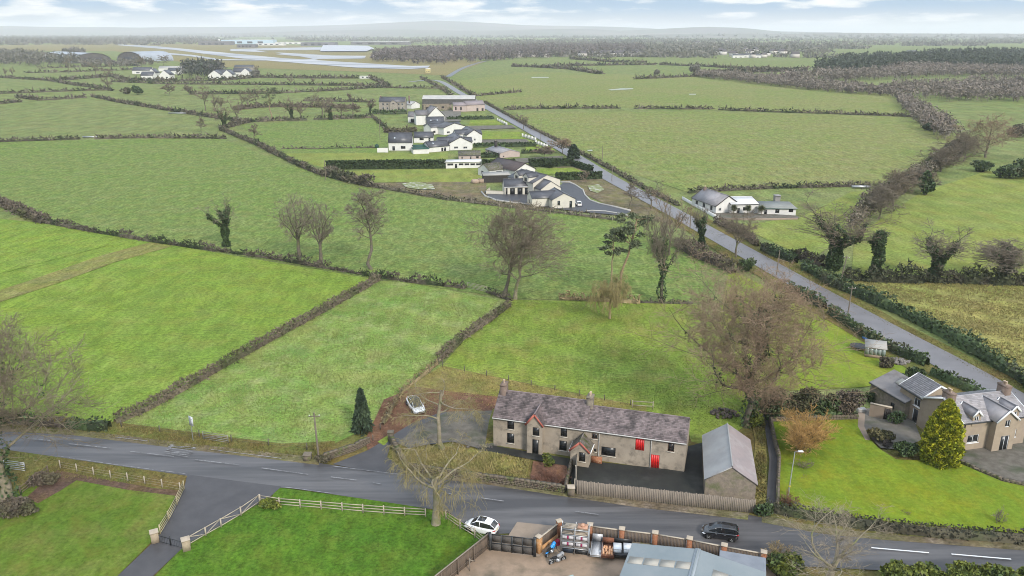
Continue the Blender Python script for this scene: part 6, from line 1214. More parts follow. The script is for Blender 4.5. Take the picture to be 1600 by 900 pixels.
def hedge(label, px, h, wd, m, seed, kind='twig', dens=1.0, size=None, gaps=0.0, name='hedge', rough=.25, world=False, core=True, kindprop=None, group=None, cat='hedge'):
    """A hedge along a line of photo pixels: an uneven core wrapped in leaf or twig faces."""
    rg = np.random.default_rng(seed); P = px if world else [G(x, y) for x, y in px]; o0 = P[0].copy(); mb = MB(); dist = max(40, min(p.y for p in P)); s = size or max(.16, dist/520)
    per = dens*h*(h*2+wd)/(s*s)*(.5 if kind == 'twig' else .34); C0, T = along(P, 1/max(per, .4), rg); n = len(C0)
    ph = rg.uniform(0, 6.28, 3); ss = C0[:, 0]*.9+C0[:, 1]*.7
    env = 1+rough*(np.sin(ss*.45+ph[0])*.4+np.sin(ss*1.13+ph[1])*.35+np.sin(ss*2.7+ph[2])*.3+np.sin(ss*5.9+ph[0])*.35)
    if gaps: g = np.sin(ss*.33+ph[1])+np.sin(ss*.79+ph[2])+.6*np.sin(ss*1.9); env = env*np.where(g < -2+gaps*3, .35, 1)
    nr = np.stack([-T[:, 1], T[:, 0], 0*T[:, 0]], 1); u = rg.uniform(-1, 1, n); z = rg.random(n)**.7; e_ = rg.random(n); u = np.where(e_ < .45, np.sign(u)*(.8+.2*np.abs(u)), u); z = np.where(e_ > .7, .85+.2*rg.random(n), z)
    Q = C0+nr*(u*wd/2*(1-.25*z)*np.clip(env, .6, 1.5))[:, None]+np.array([0, 0, 1.])*(z*h*env)[:, None]-np.array(o0)
    if kind == 'twig':
        Q = Q[rg.permutation(n)]; k = int(n*.6); mb.leaves(Q[:k], s*1.1, rg, 0, stretch=2.2, tri=True)
        b = Q[k:]; d = rg.normal(size=b.shape)*.45; d[:, 2] = 1; d /= np.linalg.norm(d, axis=1, keepdims=True); w_ = np.cross(d, rg.normal(size=b.shape)); w_ /= np.linalg.norm(w_, axis=1, keepdims=True); L = np.minimum(s*rg.uniform(.9, 2.2, len(b)), h*.45)[:, None]
        V = np.stack([b-w_*s*.16, b+w_*s*.16, b+d*L], 1).reshape(-1, 3); V[:, 2] = np.maximum(V[:, 2], 0); mb.add(V, np.arange(len(V)).reshape(-1, 3))
    else: mb.leaves(Q, s*1.15, rg, 0, stretch=1.5)
    if core:
        for a, b in zip(P, P[1:]):
            L = (b-a).length; k = max(1, int(L/1.2)); d = (b-a)/max(L, 1e-6); nn = Vector((-d.y, d.x, 0)); pr = []
            for i in range(k+1):
                c = a.lerp(b, i/k)-o0; s_ = (c.x+o0.x)*.9+(c.y+o0.y)*.7; ev = 1+rough*(math.sin(s_*.45+ph[0])*.5+math.sin(s_*1.13+ph[1])*.35)
                if gaps and math.sin(s_*.33+ph[1])+math.sin(s_*.79+ph[2])+.6*math.sin(s_*1.9) < -2+gaps*3: ev *= .12
                w2 = wd*(.3 if kind == 'leaf' else .2)*ev; ev *= 1 if kind == 'leaf' else .62; pr += [tuple(c+nn*w2*1.1), tuple(c+nn*w2*.8+Vector((0, 0, h*.62*ev))), tuple(c+Vector((0, 0, h*.8*ev))), tuple(c-nn*w2*.8+Vector((0, 0, h*.62*ev))), tuple(c-nn*w2*1.1)]
            mb.add(pr, [(i*5+j, i*5+j+1, i*5+5+j+1, i*5+5+j) for i in range(k) for j in range(4)])
    o = mb.build(name, m); o.location = o0; return tag(o, label, cat, group, kindprop)
def tufts(name, px, n, size, m, seed, lean=.5):           # loose grass blades over a patch of ground
    rg = np.random.default_rng(seed); P = np.array([[*G(x, y)[:2]] for x, y in px]); lo, hi = P.min(0), P.max(0); out = np.zeros((0, 2))
    def inside(q):
        c = np.zeros(len(q), bool); j = len(P)-1
        for i in range(len(P)):
            cond = ((P[i, 1] > q[:, 1]) != (P[j, 1] > q[:, 1])) & (q[:, 0] < (P[j, 0]-P[i, 0])*(q[:, 1]-P[i, 1])/(P[j, 1]-P[i, 1]+1e-12)+P[i, 0]); c ^= cond; j = i
        return c
    while len(out) < n:
        q = rg.uniform(lo, hi, (n*2, 2)); out = np.concatenate([out, q[inside(q)]])
    q = out[:n]; cl = np.sin(q[:, 0]*.8+seed)*np.sin(q[:, 1]*.9)+np.sin(q[:, 0]*.31+q[:, 1]*.43); q = q[cl+rg.normal(0, .8, n) > -.5]; n = len(q)
    b = np.concatenate([q, np.full((n, 1), .02)], 1); mb = MB()
    for k in range(3):
        d = rg.normal(size=(n, 3))*lean; d[:, 2] = 1; d /= np.linalg.norm(d, axis=1, keepdims=True); a = rg.uniform(0, 6.28, n); w_ = np.stack([np.cos(a), np.sin(a), 0*a], 1)*(size*.28*rg.uniform(.5, 1.4, n))[:, None]; L = (size*rg.uniform(.5, 1.5, n))[:, None]
        V = np.stack([b-w_, b+w_, b+d*L], 1).reshape(-1, 3); mb.add(V, np.arange(n*3).reshape(-1, 3))
    o = mb.build(name, m); return tag(o, kind='stuff')
exec_order = 'near trees first'
# ---- trees close by
bt('huge spreading bare beech with a reddish top between farmhouse and lime lawn', 1167, 668, 424, 178, 11, twig=TWIGR, q=1.05, tr=.4, ivy=.5, tw=.017, fork=.17, fill=1300, zbot=.18)
bt('big bare tree with a mossy trunk at the left edge of the road', 8, 787, 492, 175, 12, q=.95, fill=420, zbot=.3, tr=.5, bark=BARKP, tw=.017, fork=.3, ivy=.5)
bt('pollarded drooping tree with a thick pale trunk on the front lawn by the road', 680, 818, 690, 132, 13, 'weep', twig=TWIGW, bark=BARKP, tr=.36, q=.82, tw=.013, wt=.34, wf=.6, wl=1.25)
bt('drooping pale barked tree behind the dry grass bed of the farmhouse', 692, 703, 598, 116, 14, 'weep', twig=TWIGW, bark=BARKP, tr=.25, q=.88, tw=.012, wt=.72, wf=.45, wl=.5)
bt('bare forked tree standing at the bottom edge in front of the road', 1296, 921, 804, 152, 15, 'fan', twig=mat('pale_bare_twigs', (.30, .25, .18), (.22, .18, .13), .5, .95, island=.3), bark=BARKP, tr=.36, q=.9, tw=.012)
bt('left tree of the bare twin pair beside the field gate', 789, 462, 322, 84, 16, twig=TWIG, q=.85, fill=170, zbot=.25, tr=.34, lean=(1.5, 0), tw=.022, fork=.28)
bt('right tree of the bare twin pair, with the paler trunk', 803, 467, 318, 104, 17, twig=TWIG, q=.85, fill=210, zbot=.25, bark=BARKP, tr=.34, lean=(2.0, 0), tw=.022, fork=.3)
bt('bare tree with an ivy clad base beside the two tall pines', 1034, 471, 330, 52, 18, 'fan', twig=TWIGG, tr=.3, ivy=.35, tw=.022)
bt('small weeping tree with a pale brown crown in the paddock', 953, 498, 434, 54, 19, 'weep', twig=TWIGW, bark=BARKY, tr=.16, tw=.02)
bt('ivy wrapped narrow tree at the left end of the field hedge', 354, 385, 302, 48, 20, 'fan', twig=TWIGG, tr=.30, ivy=2.2, tw=.02, q=.62)
bt('bare round crowned tree in the field hedge, left of the middle pair', 467, 406, 306, 58, 21, 'fan', twig=TWIGG, tr=.42, tw=.024, q=.8, fill=140, zbot=.32)
bt('bare round crowned tree in the field hedge, right of the middle pair', 503, 413, 313, 52, 22, 'fan', twig=TWIGG, tr=.38, tw=.024, q=.8, fill=130, zbot=.32)
bt('tall slim bare tree at the right end of the field hedge', 579, 421, 293, 48, 23, 'tall', twig=TWIGG, tr=.36, tw=.026, q=.95, fork=.42)
bt('slim ivy clad roadside tree left of the lane, opposite the white bungalow', 1095, 388, 318, 34, 24, 'fan', twig=TWIGG, tr=.26, ivy=.9, tw=.026, q=.7)
bt('twiggy bare tree on the verge where the lane meets the scrub', 1150, 402, 325, 52, 25, 'fan', twig=TWIG, tr=.22, tw=.024, q=.85)
bt('thin bare tree on the verge below the new drive entrance, left one', 984, 326, 284, 26, 26, 'tall', twig=TWIG, tr=.2, tw=.03, q=.7)
bt('thin bare tree on the verge below the new drive entrance, right one', 1017, 326, 280, 34, 27, 'fan', twig=TWIG, tr=.2, tw=.03, q=.7)
bt('bare tree behind the pines beside the lane scrub', 1046, 398, 300, 50, 28, 'fan', twig=TWIGR, tr=.2, tw=.028, q=.75)
bt('massive ivy covered tree with several bare limbs right of the lane', 1302, 421, 308, 92, 29, 'fan', twig=TWIG, tr=.75, ivy=3.2, tw=.03, q=.9)
bt('dark ivy column without a crown between two hedgerow trees', 1366, 431, 358, 30, 30, 'tall', twig=TWIGG, tr=.5, ivy=2.6, tw=.03, q=.5, fork=.6)
bt('ivy clad leaning oak with a pale twiggy crown in the right hedge', 1457, 435, 348, 66, 31, 'fan', twig=TWIGG, tr=.5, ivy=2.0, tw=.03, q=.85, lean=(1, 0))
bt('broad low domed bare tree at the right end of the right hedge', 1563, 440, 376, 84, 32, 'round', twig=TWIGG, tr=.5, ivy=1.0, tw=.03, q=.9, fork=.4)
# the two pines
def pine(label, px, top, seed, tilt, rx, hh, tr):
    rg = np.random.default_rng(seed); p = G(*px); H = HZ(px[0], px[1], top); o = thing('pine_tree', label, 'tree', p); T = curve((0, 0, -.1), (tilt, 0, H*.9), 10, rg, .014); mb = MB().tubes(T, np.linspace(tr*1.2, tr*.5, 10), 9); L_ = []
    for k in range(19):
        t = rg.uniform(.62, 1); i = min(int(t*9), 8); b = T[i]+(T[i+1]-T[i])*(t*9-i); a = rg.uniform(0, 6.28); e_ = b+np.array([math.cos(a)*rx*rg.uniform(.4, 1), math.sin(a)*rx*rg.uniform(.4, .9), rg.uniform(.2, hh*.5)]); q = curve(b, e_, 5, rg, .06); mb.tubes(q, np.linspace(tr*.35, .04, 5), 5); L_.append(e_)
    mb.build('trunk', BARKY, o, True); c = np.array(L_); k = rg.integers(0, len(c), 2600); d = rg.normal(size=(2600, 3)); d /= np.linalg.norm(d, axis=1, keepdims=True); P = c[k]+d*(rg.random(2600)**.6)[:, None]*np.array([rx*.36, rx*.36, hh*.10])+rg.normal(0, .12, (2600, 3)); MB().leaves(P[:1700], .21, rg, stretch=3).build('crown', PINEN, o); return o
pine('tall scots pine with a leaning trunk and dark flat topped crown', (965, 466), 328, 41, 3.0, 3.1, 5.5, .26)
pine('thin tall pine with a sparse drooping crown on the left', (951, 468), 349, 42, .6, 2.3, 2.2, .16)
# ---- conifers and garden shrubs
conifer('dark green fir by the farmhouse driveway wall', G(567, 673), HZ(567, 673, 607), 2.9, 2600, .36, FIR, 51, lambda t: (1-t)**.75, droop=.5, name='fir_tree')
gp, gh = G(1467, 722), HZ(1467, 722, 623); o = thing('golden_conifer', 'big golden green conifer beside the house with dormers', 'tree', gp); rg = np.random.default_rng(52); n = 15000; t = rg.random(n); a_ = rg.uniform(0, 6.283, n); GW = 2.15
def gprof(t): return np.where(t < .22, .93+.07*np.sin(t/.22*1.57), (1-np.clip((t-.22)/.78, 0, 1)**1.75)**.72)
lump = 1+.07*np.sin(a_*6+t*19)+.06*np.sin(a_*11-t*37)+.05*np.sin(a_*3+t*61); r_ = GW*gprof(t)*lump*rg.uniform(.86, 1.04, n); P = np.stack([r_*np.cos(a_), r_*np.sin(a_), .05+t*gh*.98], 1)
d = np.stack([np.cos(a_)*.75, np.sin(a_)*.75, np.full(n, .75)], 1)+rg.normal(0, .45, (n, 3)); d /= np.linalg.norm(d, axis=1, keepdims=True); b_ = np.cross(d, rg.normal(size=(n, 3))); b_ /= np.linalg.norm(b_, axis=1, keepdims=True); s_ = (.27*rg.uniform(.6, 1.4, n))[:, None]
V = np.stack([P-d*s_*.5, P-b_*s_*.4, P+d*s_*.7, P+b_*s_*.4], 1).reshape(-1, 3); MB().add(V, np.arange(n*4).reshape(-1, 4)).build('foliage', GOLD, o)
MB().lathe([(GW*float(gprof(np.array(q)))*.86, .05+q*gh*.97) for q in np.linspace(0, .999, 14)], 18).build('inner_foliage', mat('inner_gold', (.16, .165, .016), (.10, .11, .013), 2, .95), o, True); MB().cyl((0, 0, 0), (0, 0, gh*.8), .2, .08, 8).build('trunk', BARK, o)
twig_shrub('glowing orange twigged shrub at the top left of the right lawn', G(1250, 706), 6.0, HZ(1250, 706, 648), 53, TWIGO, 20, 1.35, tw=.016)
shrub('low spreading dark green bush beside the golden conifer', G(1414, 712), 2.1, 1.6, 1.9, 1700, .25, LAUR, 54)
shrub('brownish green flowering shrubs at the edge of the brown gravel', G(1376, 690), 1.8, 1.6, 1.8, 1100, .24, mat('bronze_leaves', (.13, .105, .05), (.08, .08, .035), .8, .9, island=.5), 55)
shrub('dark green climber against the corner of the outbuilding', G(1359, 628), 1.0, .7, 1.5, 600, .22, LAUR, 56)
shrub('dark clump growing at the foot of the yard wall by the house', G(1400, 664), 1.4, .7, 2.0, 700, .22, IVY, 57)
shrub('yellow green variegated bush at the foot of the huge bare beech', G(1180, 668), 1.3, 1.2, 3.2, 1300, .25, GOLB, 58)
shrub('round yellow green bush beside the farmhouse porch path', G(855, 728), .95, .8, 1.7, 700, .2, GOLB, 59)
twig_shrub('tangle of red brown stems filling the bed beside the porch', G(858, 755), 4.2, 1.1, 60, mat('red_brown_stems', (.20, .095, .062), (.14, .075, .055), .8, .95, island=.4), 30, 1.0)
twig_shrub('brown leafless bush at the foot of the street lamp', G(1231, 793), 1.9, 1.6, 61, mat('foxy_brown_twigs', (.24, .13, .075), (.17, .1, .06), .8, .95, island=.4), 16, .9)
twig_shrub('small twiggy shrub on the lawn beneath the orange shrub', G(1253, 731), 2.2, 1.3, 62, TWIG, 9, .7)
twig_shrub('small grey sapling with dark base on the right part of the lawn', G(1561, 819), 1.6, 2.0, 63, TWIGG, 7, .6)
twig_shrub('tiny bare shrub in the middle of the right lawn', G(1414, 805), .9, .5, 64, TWIG, 7, .5)
twig_shrub('tiny dark shrub on the lawn beside the street lamp', G(1258, 748), 1.0, .4, 65, TWIG, 7, .5)
shrub('rounded brown bush between the greenhouse and the stone heap', G(1382, 573), 1.4, 1.3, 1.7, 1100, .22, BRSH, 66)
shrub('dark green bush at the end of the lane hedge by the house', G(1428, 596), 2.1, 1.6, 2.6, 1500, .27, LAUR, 67)
shrub('dark green bush beside the end of the board fence and lane', G(1190, 806), 1.7, 1.0, 1.4, 1100, .22, LAUR, 68)
shrub('round mossy bush at the corner of the front lawn fence', G(421, 794), 1.5, 1.0, 1.0, 1200, .18, GOLB, 69)
shrub('mixed green bush beside the lean-to at the bottom edge', G(1222, 903), 2.3, 2.6, 2.4, 1700, .24, GOLB, 70)
twig_shrub('straw coloured twiggy bush at the end of the yard fence', G(1217, 884), 2.6, 2.0, 71, mat('straw_twigs', (.34, .25, .13), (.26, .2, .1), .8, .95, island=.3), 14, .9)
for i, (x, y, rx, h, lab) in enumerate(((1410, 912, 2.2, 2.0, 'yellow green bush at the bottom edge, leftmost of the row'), (1455, 914, 2.6, 2.3, 'bright yellow green bush at the bottom edge, second in the row'), (1505, 917, 2.2, 2.1, 'yellow green bush at the bottom edge, third in the row'), (1560, 919, 2.6, 2.2, 'green bush at the bottom edge, fourth in the row'), (1612, 921, 2.6, 2.3, 'green bush in the bottom right corner, last in the row'))): shrub(lab, G(x, y), rx, 1.8, h, 1700, .25, GOLB, 72+i, group='bushes along the bottom edge')
shrub('tall dark laurel in the shrub border behind the lawn, left one', G(1212, 655), 1.9, 1.5, 4.4, 2200, .26, LAUR, 80); shrub('tall brownish green shrub in the middle of the border behind the lawn', G(1250, 655), 2.6, 1.7, 4.7, 2900, .25, mat('olive_brown_leaves', (.085, .08, .04), (.06, .065, .03), .5, .9, island=.5), 81)
shrub('dark laurel right of the middle in the border behind the lawn', G(1287, 654), 2.1, 1.5, 4.2, 2200, .26, LAUR, 82); shrub('big fawn brown leafless looking shrub at the right end of the border', G(1320, 654), 2.5, 1.7, 4.6, 3000, .22, BRSH, 83)
twig_shrub('brown thicket of young stems beside the huge bare beech', G(1192, 650), 5.5, 5.0, 84, TWIGR, 16, 1.1)
hedge('dark clipped laurel hedge at the foot of the tall shrub border', [(1196, 657), (1240, 656), (1290, 655), (1335, 653)], 1.5, 1.2, LAUR, 85, 'leaf')
shrub('dark green rounded shrub on the verge at the top of the huge beech', G(1164, 424), 2.3, 1.8, 3.2, 1300, .32, LAUR, 86)
shrub('brown scrubby bush at the left edge beside the big bare tree', G(30, 800), 3.0, 2.0, 1.6, 1600, .22, BRSH, 87); shrub('brambles under the old rail fence at the left edge', G(70, 756), 2.6, 1.5, 1.3, 1300, .2, BRSH, 88)
shrub('brambles beside the utility pole at the driveway entrance', G(506, 722), 1.5, .8, .9, 700, .18, BRSH, 89)
for i, (x, y) in enumerate(((1146, 336), (1168, 337), (1189, 337))):    # cordyline palms
    p = G(x, y); o = thing('cordyline_palm', ['round headed palm in front of the white bungalow, leftmost of three', 'round headed palm in front of the white bungalow, middle of three', 'round headed palm in front of the white bungalow, rightmost of three'][i], 'palm', p, group='palms in front of the white bungalow'); rg = np.random.default_rng(90+i)
    MB().cyl((0, 0, 0), (0, 0, 2.0), .14, .1, 6).build('trunk', BARK, o); d = rg.normal(size=(420, 3)); d /= np.linalg.norm(d, axis=1, keepdims=True); b = np.array([0, 0, 2.3])+0*d; w_ = np.cross(d, rg.normal(size=d.shape)); w_ /= np.linalg.norm(w_, axis=1, keepdims=True); V = np.stack([b-w_*.07, b+w_*.07, b+d*rg.uniform(.9, 1.5, (420, 1))-np.array([0, 0, .2])], 1).reshape(-1, 3); MB().add(V, np.arange(1260).reshape(-1, 3)).build('leaves', mat('palm_leaves', (.07, .085, .035), (.12, .12, .06), 2, .8, island=.4), o)
# ---- hedges, near to far
hedge('dark trimmed roadside hedge in front of the right lawn', [(1196, 797), (1240, 806), (1350, 825), (1450, 836), (1640, 851)], 1.2, 1.7, mat('dark_privet', (.075, .065, .042), (.05, .05, .03), .5, .9, island=.4, c3=(.05, .07, .022), c3scale=.2), 101, 'leaf', rough=.1, size=.2)
hedge('brown trimmed hedge between the left field and the pale strip field', [(180, 662), (230, 641), (300, 602), (400, 545), (480, 501), (545, 465), (592, 438)], 1.35, 1.7, HDGB, 102, size=.2, rough=.12, dens=1.1)
hedge('brown hedge running from the twin trees down towards the driveway', [(797, 478), (760, 505), (720, 533), (684, 566)], 1.3, 1.5, HDGB, 103, size=.2, rough=.2)
hedge('thin rough brown hedge along the driveway litter beside the pale strip field', [(684, 568), (655, 592), (630, 612), (612, 640), (598, 665)], .8, .9, mat('fawn_rough_growth', (.25, .19, .10), (.17, .14, .07), .6, .95, island=.4), 104, size=.2, rough=.4)
hedge('dark leafy hedge end beside the road at the left', [(105, 668), (140, 671), (172, 671)], 1.4, 1.6, LAUR, 105, 'leaf', size=.2); hedge('brown bramble hedge beside the road at the far left', [(-20, 658), (50, 664), (105, 668)], 1.4, 2.0, BRSH, 106, size=.2)
hedge('patchy brown hedge crossing the fields below the four bare trees', [(70, 348), (140, 362), (250, 380), (350, 394), (420, 404), (500, 418), (580, 432), (640, 441), (728, 451)], 1.3, 1.3, mat('dark_hedge_twigs', (.11, .092, .066), (.072, .064, .046), .3, .95, island=.4, c3=(.035, .05, .02), c3scale=.1, c3lo=.5, c3hi=.6), 107, gaps=.38, rough=.6, dens=1.3)
hedge('thick brown scrubby hedge at the left edge of the big field', [(-40, 310), (0, 318), (35, 334), (70, 349)], 2.0, 4.0, BRSH, 108, rough=.3)
hedge('short brown hedge between the field gate and the twin trees', [(761, 457), (780, 463), (797, 470)], 1.0, 1.3, HDG, 109)
hedge('pale rushy scrub across the paddock behind the small weeping tree', [(874, 467), (905, 468), (940, 470), (975, 472), (1000, 473)], 1.1, 2.4, mat('fawn_rough_growth', (.2, .2, .1)), 110, rough=.6); hedge('low thin scrub at the foot of the ivy based tree', [(1000, 473), (1040, 474), (1082, 475)], .8, 1.0, HDG, 111, gaps=.4, rough=.5)
hedge('bushy dark green hedge along the right verge of the lane', [(1256, 420), (1300, 446), (1376, 477), (1420, 497), (1462, 519), (1521, 550), (1589, 592), (1660, 640)], 2.1, 2.6, LAUR, 112, 'leaf', rough=.35, size=.3)
hedge('dark green hedge along the left side of the lane beside the lime lawn', [(1296, 490), (1349, 527), (1394, 550), (1448, 573)], 1.8, 1.6, LAUR, 113, 'leaf', rough=.2, size=.28)
hedge('short dark green hedge on the left of the lane behind the huge beech', [(1232, 452), (1260, 467), (1288, 484)], 1.9, 1.6, LAUR, 114, 'leaf', size=.28); hedge('dark hedge behind the roof of the house with dormers', [(1455, 586), (1490, 602), (1522, 616), (1545, 628)], 1.6, 1.4, LAUR, 115, 'leaf', size=.26)
hedge('dark green hedge on the right verge of the lane near the leaning pole', [(1191, 391), (1215, 402), (1243, 412)], 2.0, 2.2, LAUR, 116, 'leaf', size=.32); hedge('scrubby hedge on the right verge of the lane below the white bungalow', [(1118, 348), (1153, 364), (1184, 386)], 1.8, 2.0, BRSH, 117, size=.32)
hedge('brown scrub on the left verge of the lane below the ivy clad tree', [(1056, 384), (1090, 402), (1128, 418), (1146, 428)], 2.2, 3.0, BRSH, 118, rough=.5, size=.3); hedge('straggling fawn growth beside the massive ivy covered tree', [(1240, 400), (1262, 408), (1285, 418)], 2.2, 4.0, BRSH, 119, rough=.6, size=.32)
hedge('dark tangled hedge between the straw field and the right pasture', [(1318, 436), (1360, 440), (1420, 441), (1500, 442), (1600, 445), (1680, 447)], 2.6, 3.2, mat('dark_mixed_scrub', (.07, .07, .04), (.045, .055, .026), .3, .95, island=.5, c3=(.10, .085, .06), c3scale=.2), 120, gaps=.2, rough=.5, size=.34)
hedge('long brown hedge running behind the big field up to the village', [(345, 203), (400, 226), (430, 241), (465, 258), (500, 273), (550, 286), (575, 290)], 1.7, 2.2, HDG, 121, rough=.35); hedge('dark bushy stretch of hedge below the clipped village hedge', [(510, 272), (535, 281), (560, 287), (580, 292)], 2.6, 3.0, HDG, 122, rough=.5)
hedge('low hedge along the field below the new cream house', [(575, 291), (640, 302), (700, 312), (780, 322), (856, 331), (930, 340), (975, 346)], 1.1, 1.5, HDG, 123, rough=.3)
hedge('clipped dark hedge like a long box at the left of the village', [(510, 264.5), (600, 263.5), (696, 263)], 3.2, 2.0, CLIP, 124, 'leaf', rough=.03, dens=1.6, size=.5); hedge('clipped dark hedge behind the brown roofed house', [(753, 262.5), (805, 262)], 3.2, 2.0, CLIP, 125, 'leaf', rough=.03, dens=1.6, size=.5)
hedge('clipped dark hedge between the gardens up to the lane', [(826, 260.5), (860, 260), (896, 259.5)], 3.0, 2.0, CLIP, 126, 'leaf', rough=.03, dens=1.6, size=.5); hedge('clipped green hedge box beside the lane below the village', [(868, 281), (905, 280.5), (940, 279)], 2.5, 2.4, CLIP, 127, 'leaf', rough=.03, dens=1.8, size=.45); hedge('clipped hedge running along the lane above the hedge box', [(897, 260), (912, 265), (925, 268)], 2.2, 2.0, CLIP, 128, 'leaf', rough=.03, dens=1.6, size=.45)
for i, (lab, px, h, w_, m, kd) in enumerate((
 ('trimmed garden hedge in front of the old pink barns', [(698, 187), (735, 186.5), (772, 186)], 2.0, 3, CLIP, 'leaf'), ('green garden hedge right of the nearest gabled bungalow', [(740, 230), (790, 229.5), (838, 229)], 2.2, 2.2, CLIP, 'leaf'), ('garden hedge behind the chimney bungalow', [(752, 246), (775, 246), (783, 246)], 2.2, 2, CLIP, 'leaf'), ('hedge in the garden above the clipped hedges by the lane', [(815, 240), (840, 239), (862, 241)], 1.8, 2, CLIP, 'leaf'),
 ('dark garden hedge below the stone farmhouse', [(582, 178), (610, 178.5), (636, 178)], 3.0, 3, LAUR, 'leaf'), ('scrubby hedge behind the white cottage', [(600, 207), (625, 208), (650, 206)], 2.5, 4, BRSH, 'twig'), ('thin hedge above the narrow lawn left of the white cottage', [(440, 233), (500, 232.5), (560, 231.5), (588, 231)], 1.0, 1.4, HDG, 'twig'),
 ('left hedge of the village pasture running down to the white cottage', [(581, 183), (592, 192), (605, 204)], 1.5, 2, HDG, 'twig'), ('hedge along the right side of the lane past the gabled bungalows', [(757, 160), (792, 180), (830, 201), (870, 220), (900, 236), (960, 268), (1010, 297), (1060, 322)], 1.3, 1.8, HDG, 'twig'), ('hedge along the far part of the lane, right side', [(690, 121), (715, 135), (740, 151)], 1.8, 2.5, HDG, 'twig'), ('hedge along the far part of the lane, left side', [(658, 122), (682, 135), (705, 149)], 1.8, 2.5, HDG, 'twig'),
 ('long low hedge at the left above the big field, left piece', [(-40, 223), (30, 221), (80, 219), (126, 217.5)], 1.8, 2, HDG, 'twig'), ('long low hedge at the left above the big field, right piece', [(148, 217), (220, 215.5), (290, 216), (354, 217)], 1.8, 2, HDG, 'twig'),
 ('dark hedge slanting past the sapling into the corner of the big field', [(143, 151), (185, 160), (240, 169), (300, 179), (345, 186), (390, 192)], 2.0, 2.6, HDG, 'twig'), ('short dark hedge at the corner beside the thick ivy trunk', [(345, 203), (365, 197), (390, 191)], 2.0, 2.6, HDG, 'twig'), ('hedge under the row of bare trees, left piece', [(390, 191), (430, 189), (480, 188)], 2.2, 2.6, HDG, 'twig'), ('hedge under the row of bare trees, right piece', [(490, 187), (535, 186), (580, 184)], 2.2, 2.6, HDG, 'twig'),
 ('dark hedge at the far left edge, lower of two', [(-40, 166), (0, 162.5), (32, 159.5)], 2.2, 3, HDG, 'twig'), ('dark hedge at the far left, ending in the open pasture', [(25, 152), (60, 157), (100, 155), (135, 152.5)], 2.2, 3, HDG, 'twig'), ('dark hedge at the far left edge, upper of two', [(-40, 149), (0, 146.5), (70, 144), (140, 141.5), (172, 141)], 2.0, 3, HDG, 'twig'), ('dark hedge slanting across the distant left pasture', [(0, 121.5), (75, 126), (115, 133), (155, 138), (176, 142)], 2.2, 3, HDG, 'twig'), ('hedge in front of the hangars', [(60, 107), (130, 105), (220, 103)], 2.2, 4, HDG, 'twig'), ('hedge at the distant left between two pastures', [(40, 114), (100, 113), (190, 110), (215, 109)], 2.0, 3, HDG, 'twig'),
 ('dark hedge below the distant hamlet', [(92, 126), (175, 120), (195, 126), (260, 128), (350, 126), (400, 121.5), (480, 122.5), (560, 122.5)], 3.0, 4, HDG, 'twig'), ('long straight hedge below the hamlet hedge', [(175, 128), (260, 131.5), (400, 132.5), (500, 133.5), (587, 134.5), (605, 136)], 2.2, 3, HDG, 'twig'), ('short hedge by the white hut at the airfield boundary', [(577, 121.5), (592, 128), (606, 136)], 2.5, 4, HDG, 'twig'), ('hedge across the pasture left of the stone farmhouse, upper', [(440, 145.5), (460, 144.5), (525, 141.5), (587, 137), (640, 138), (700, 138.5)], 2.0, 3, HDG, 'twig'), ('hedge across the pasture left of the stone farmhouse, lower', [(475, 158), (530, 159), (585, 160)], 2.2, 3, HDG, 'twig'), ('hedge behind the row of bare trees, left of the pine', [(296, 147.5), (345, 147), (400, 147), (440, 146)], 2.5, 4, HDG, 'twig'), ('scrubby hedge below the row of bare trees', [(370, 172), (400, 168), (440, 167), (520, 168), (560, 170)], 2.5, 5, BRSH, 'twig'),
 ('short hedge in the wide right pasture beside the lane', [(742, 150.5), (780, 147), (814, 144)], 1.8, 2.5, HDG, 'twig'), ('hedge across the wide right pasture, left piece', [(787, 172), (832, 170), (900, 169.5), (970, 169.5)], 2.0, 2.2, HDG, 'twig'), ('hedge across the wide right pasture, middle piece', [(990, 170), (1050, 170.5), (1112, 171)], 2.0, 2.2, HDG, 'twig'), ('hedge across the wide right pasture, right piece', [(1122, 172), (1200, 175), (1300, 178), (1425, 182.5)], 2.0, 2.2, HDG, 'twig'), ('hedge behind the white bungalow', [(1075, 302), (1130, 298), (1200, 294.5), (1300, 292), (1360, 291)], 1.6, 2.2, HDG, 'twig'),
 ('brown moorland hedge in the far pastures, left', [(800, 104), (830, 105), (887, 108), (939, 116)], 3, 8, HDG, 'twig'), ('thin hedge in the far pastures under the town', [(850, 105), (900, 103), (960, 102), (1025, 101.5)], 3, 4, HDG, 'twig'), ('thin hedge in the far pastures, right of the town', [(1030, 101.5), (1100, 104), (1150, 107), (1215, 110)], 3, 4, HDG, 'twig'), ('thin hedge in the farthest pastures', [(890, 92.5), (930, 95), (960, 97.5), (1010, 98)], 3.5, 5, HDG, 'twig'), ('hedge in the far pastures below the round copse', [(990, 124), (1040, 122), (1087, 119.5)], 2.5, 4, HDG, 'twig'), ('bushy hedge right of the round copse', [(1087, 119.5), (1130, 116), (1180, 113), (1260, 112)], 5, 8, HDG, 'twig'))):
    hedge(lab, px, h*.85, w_*.8, m, 200+i, kd, rough=.35 if kd == 'twig' else .1, gaps=0, dens=1.25, size=max(.4, min(G(*q).y for q in px)/560))
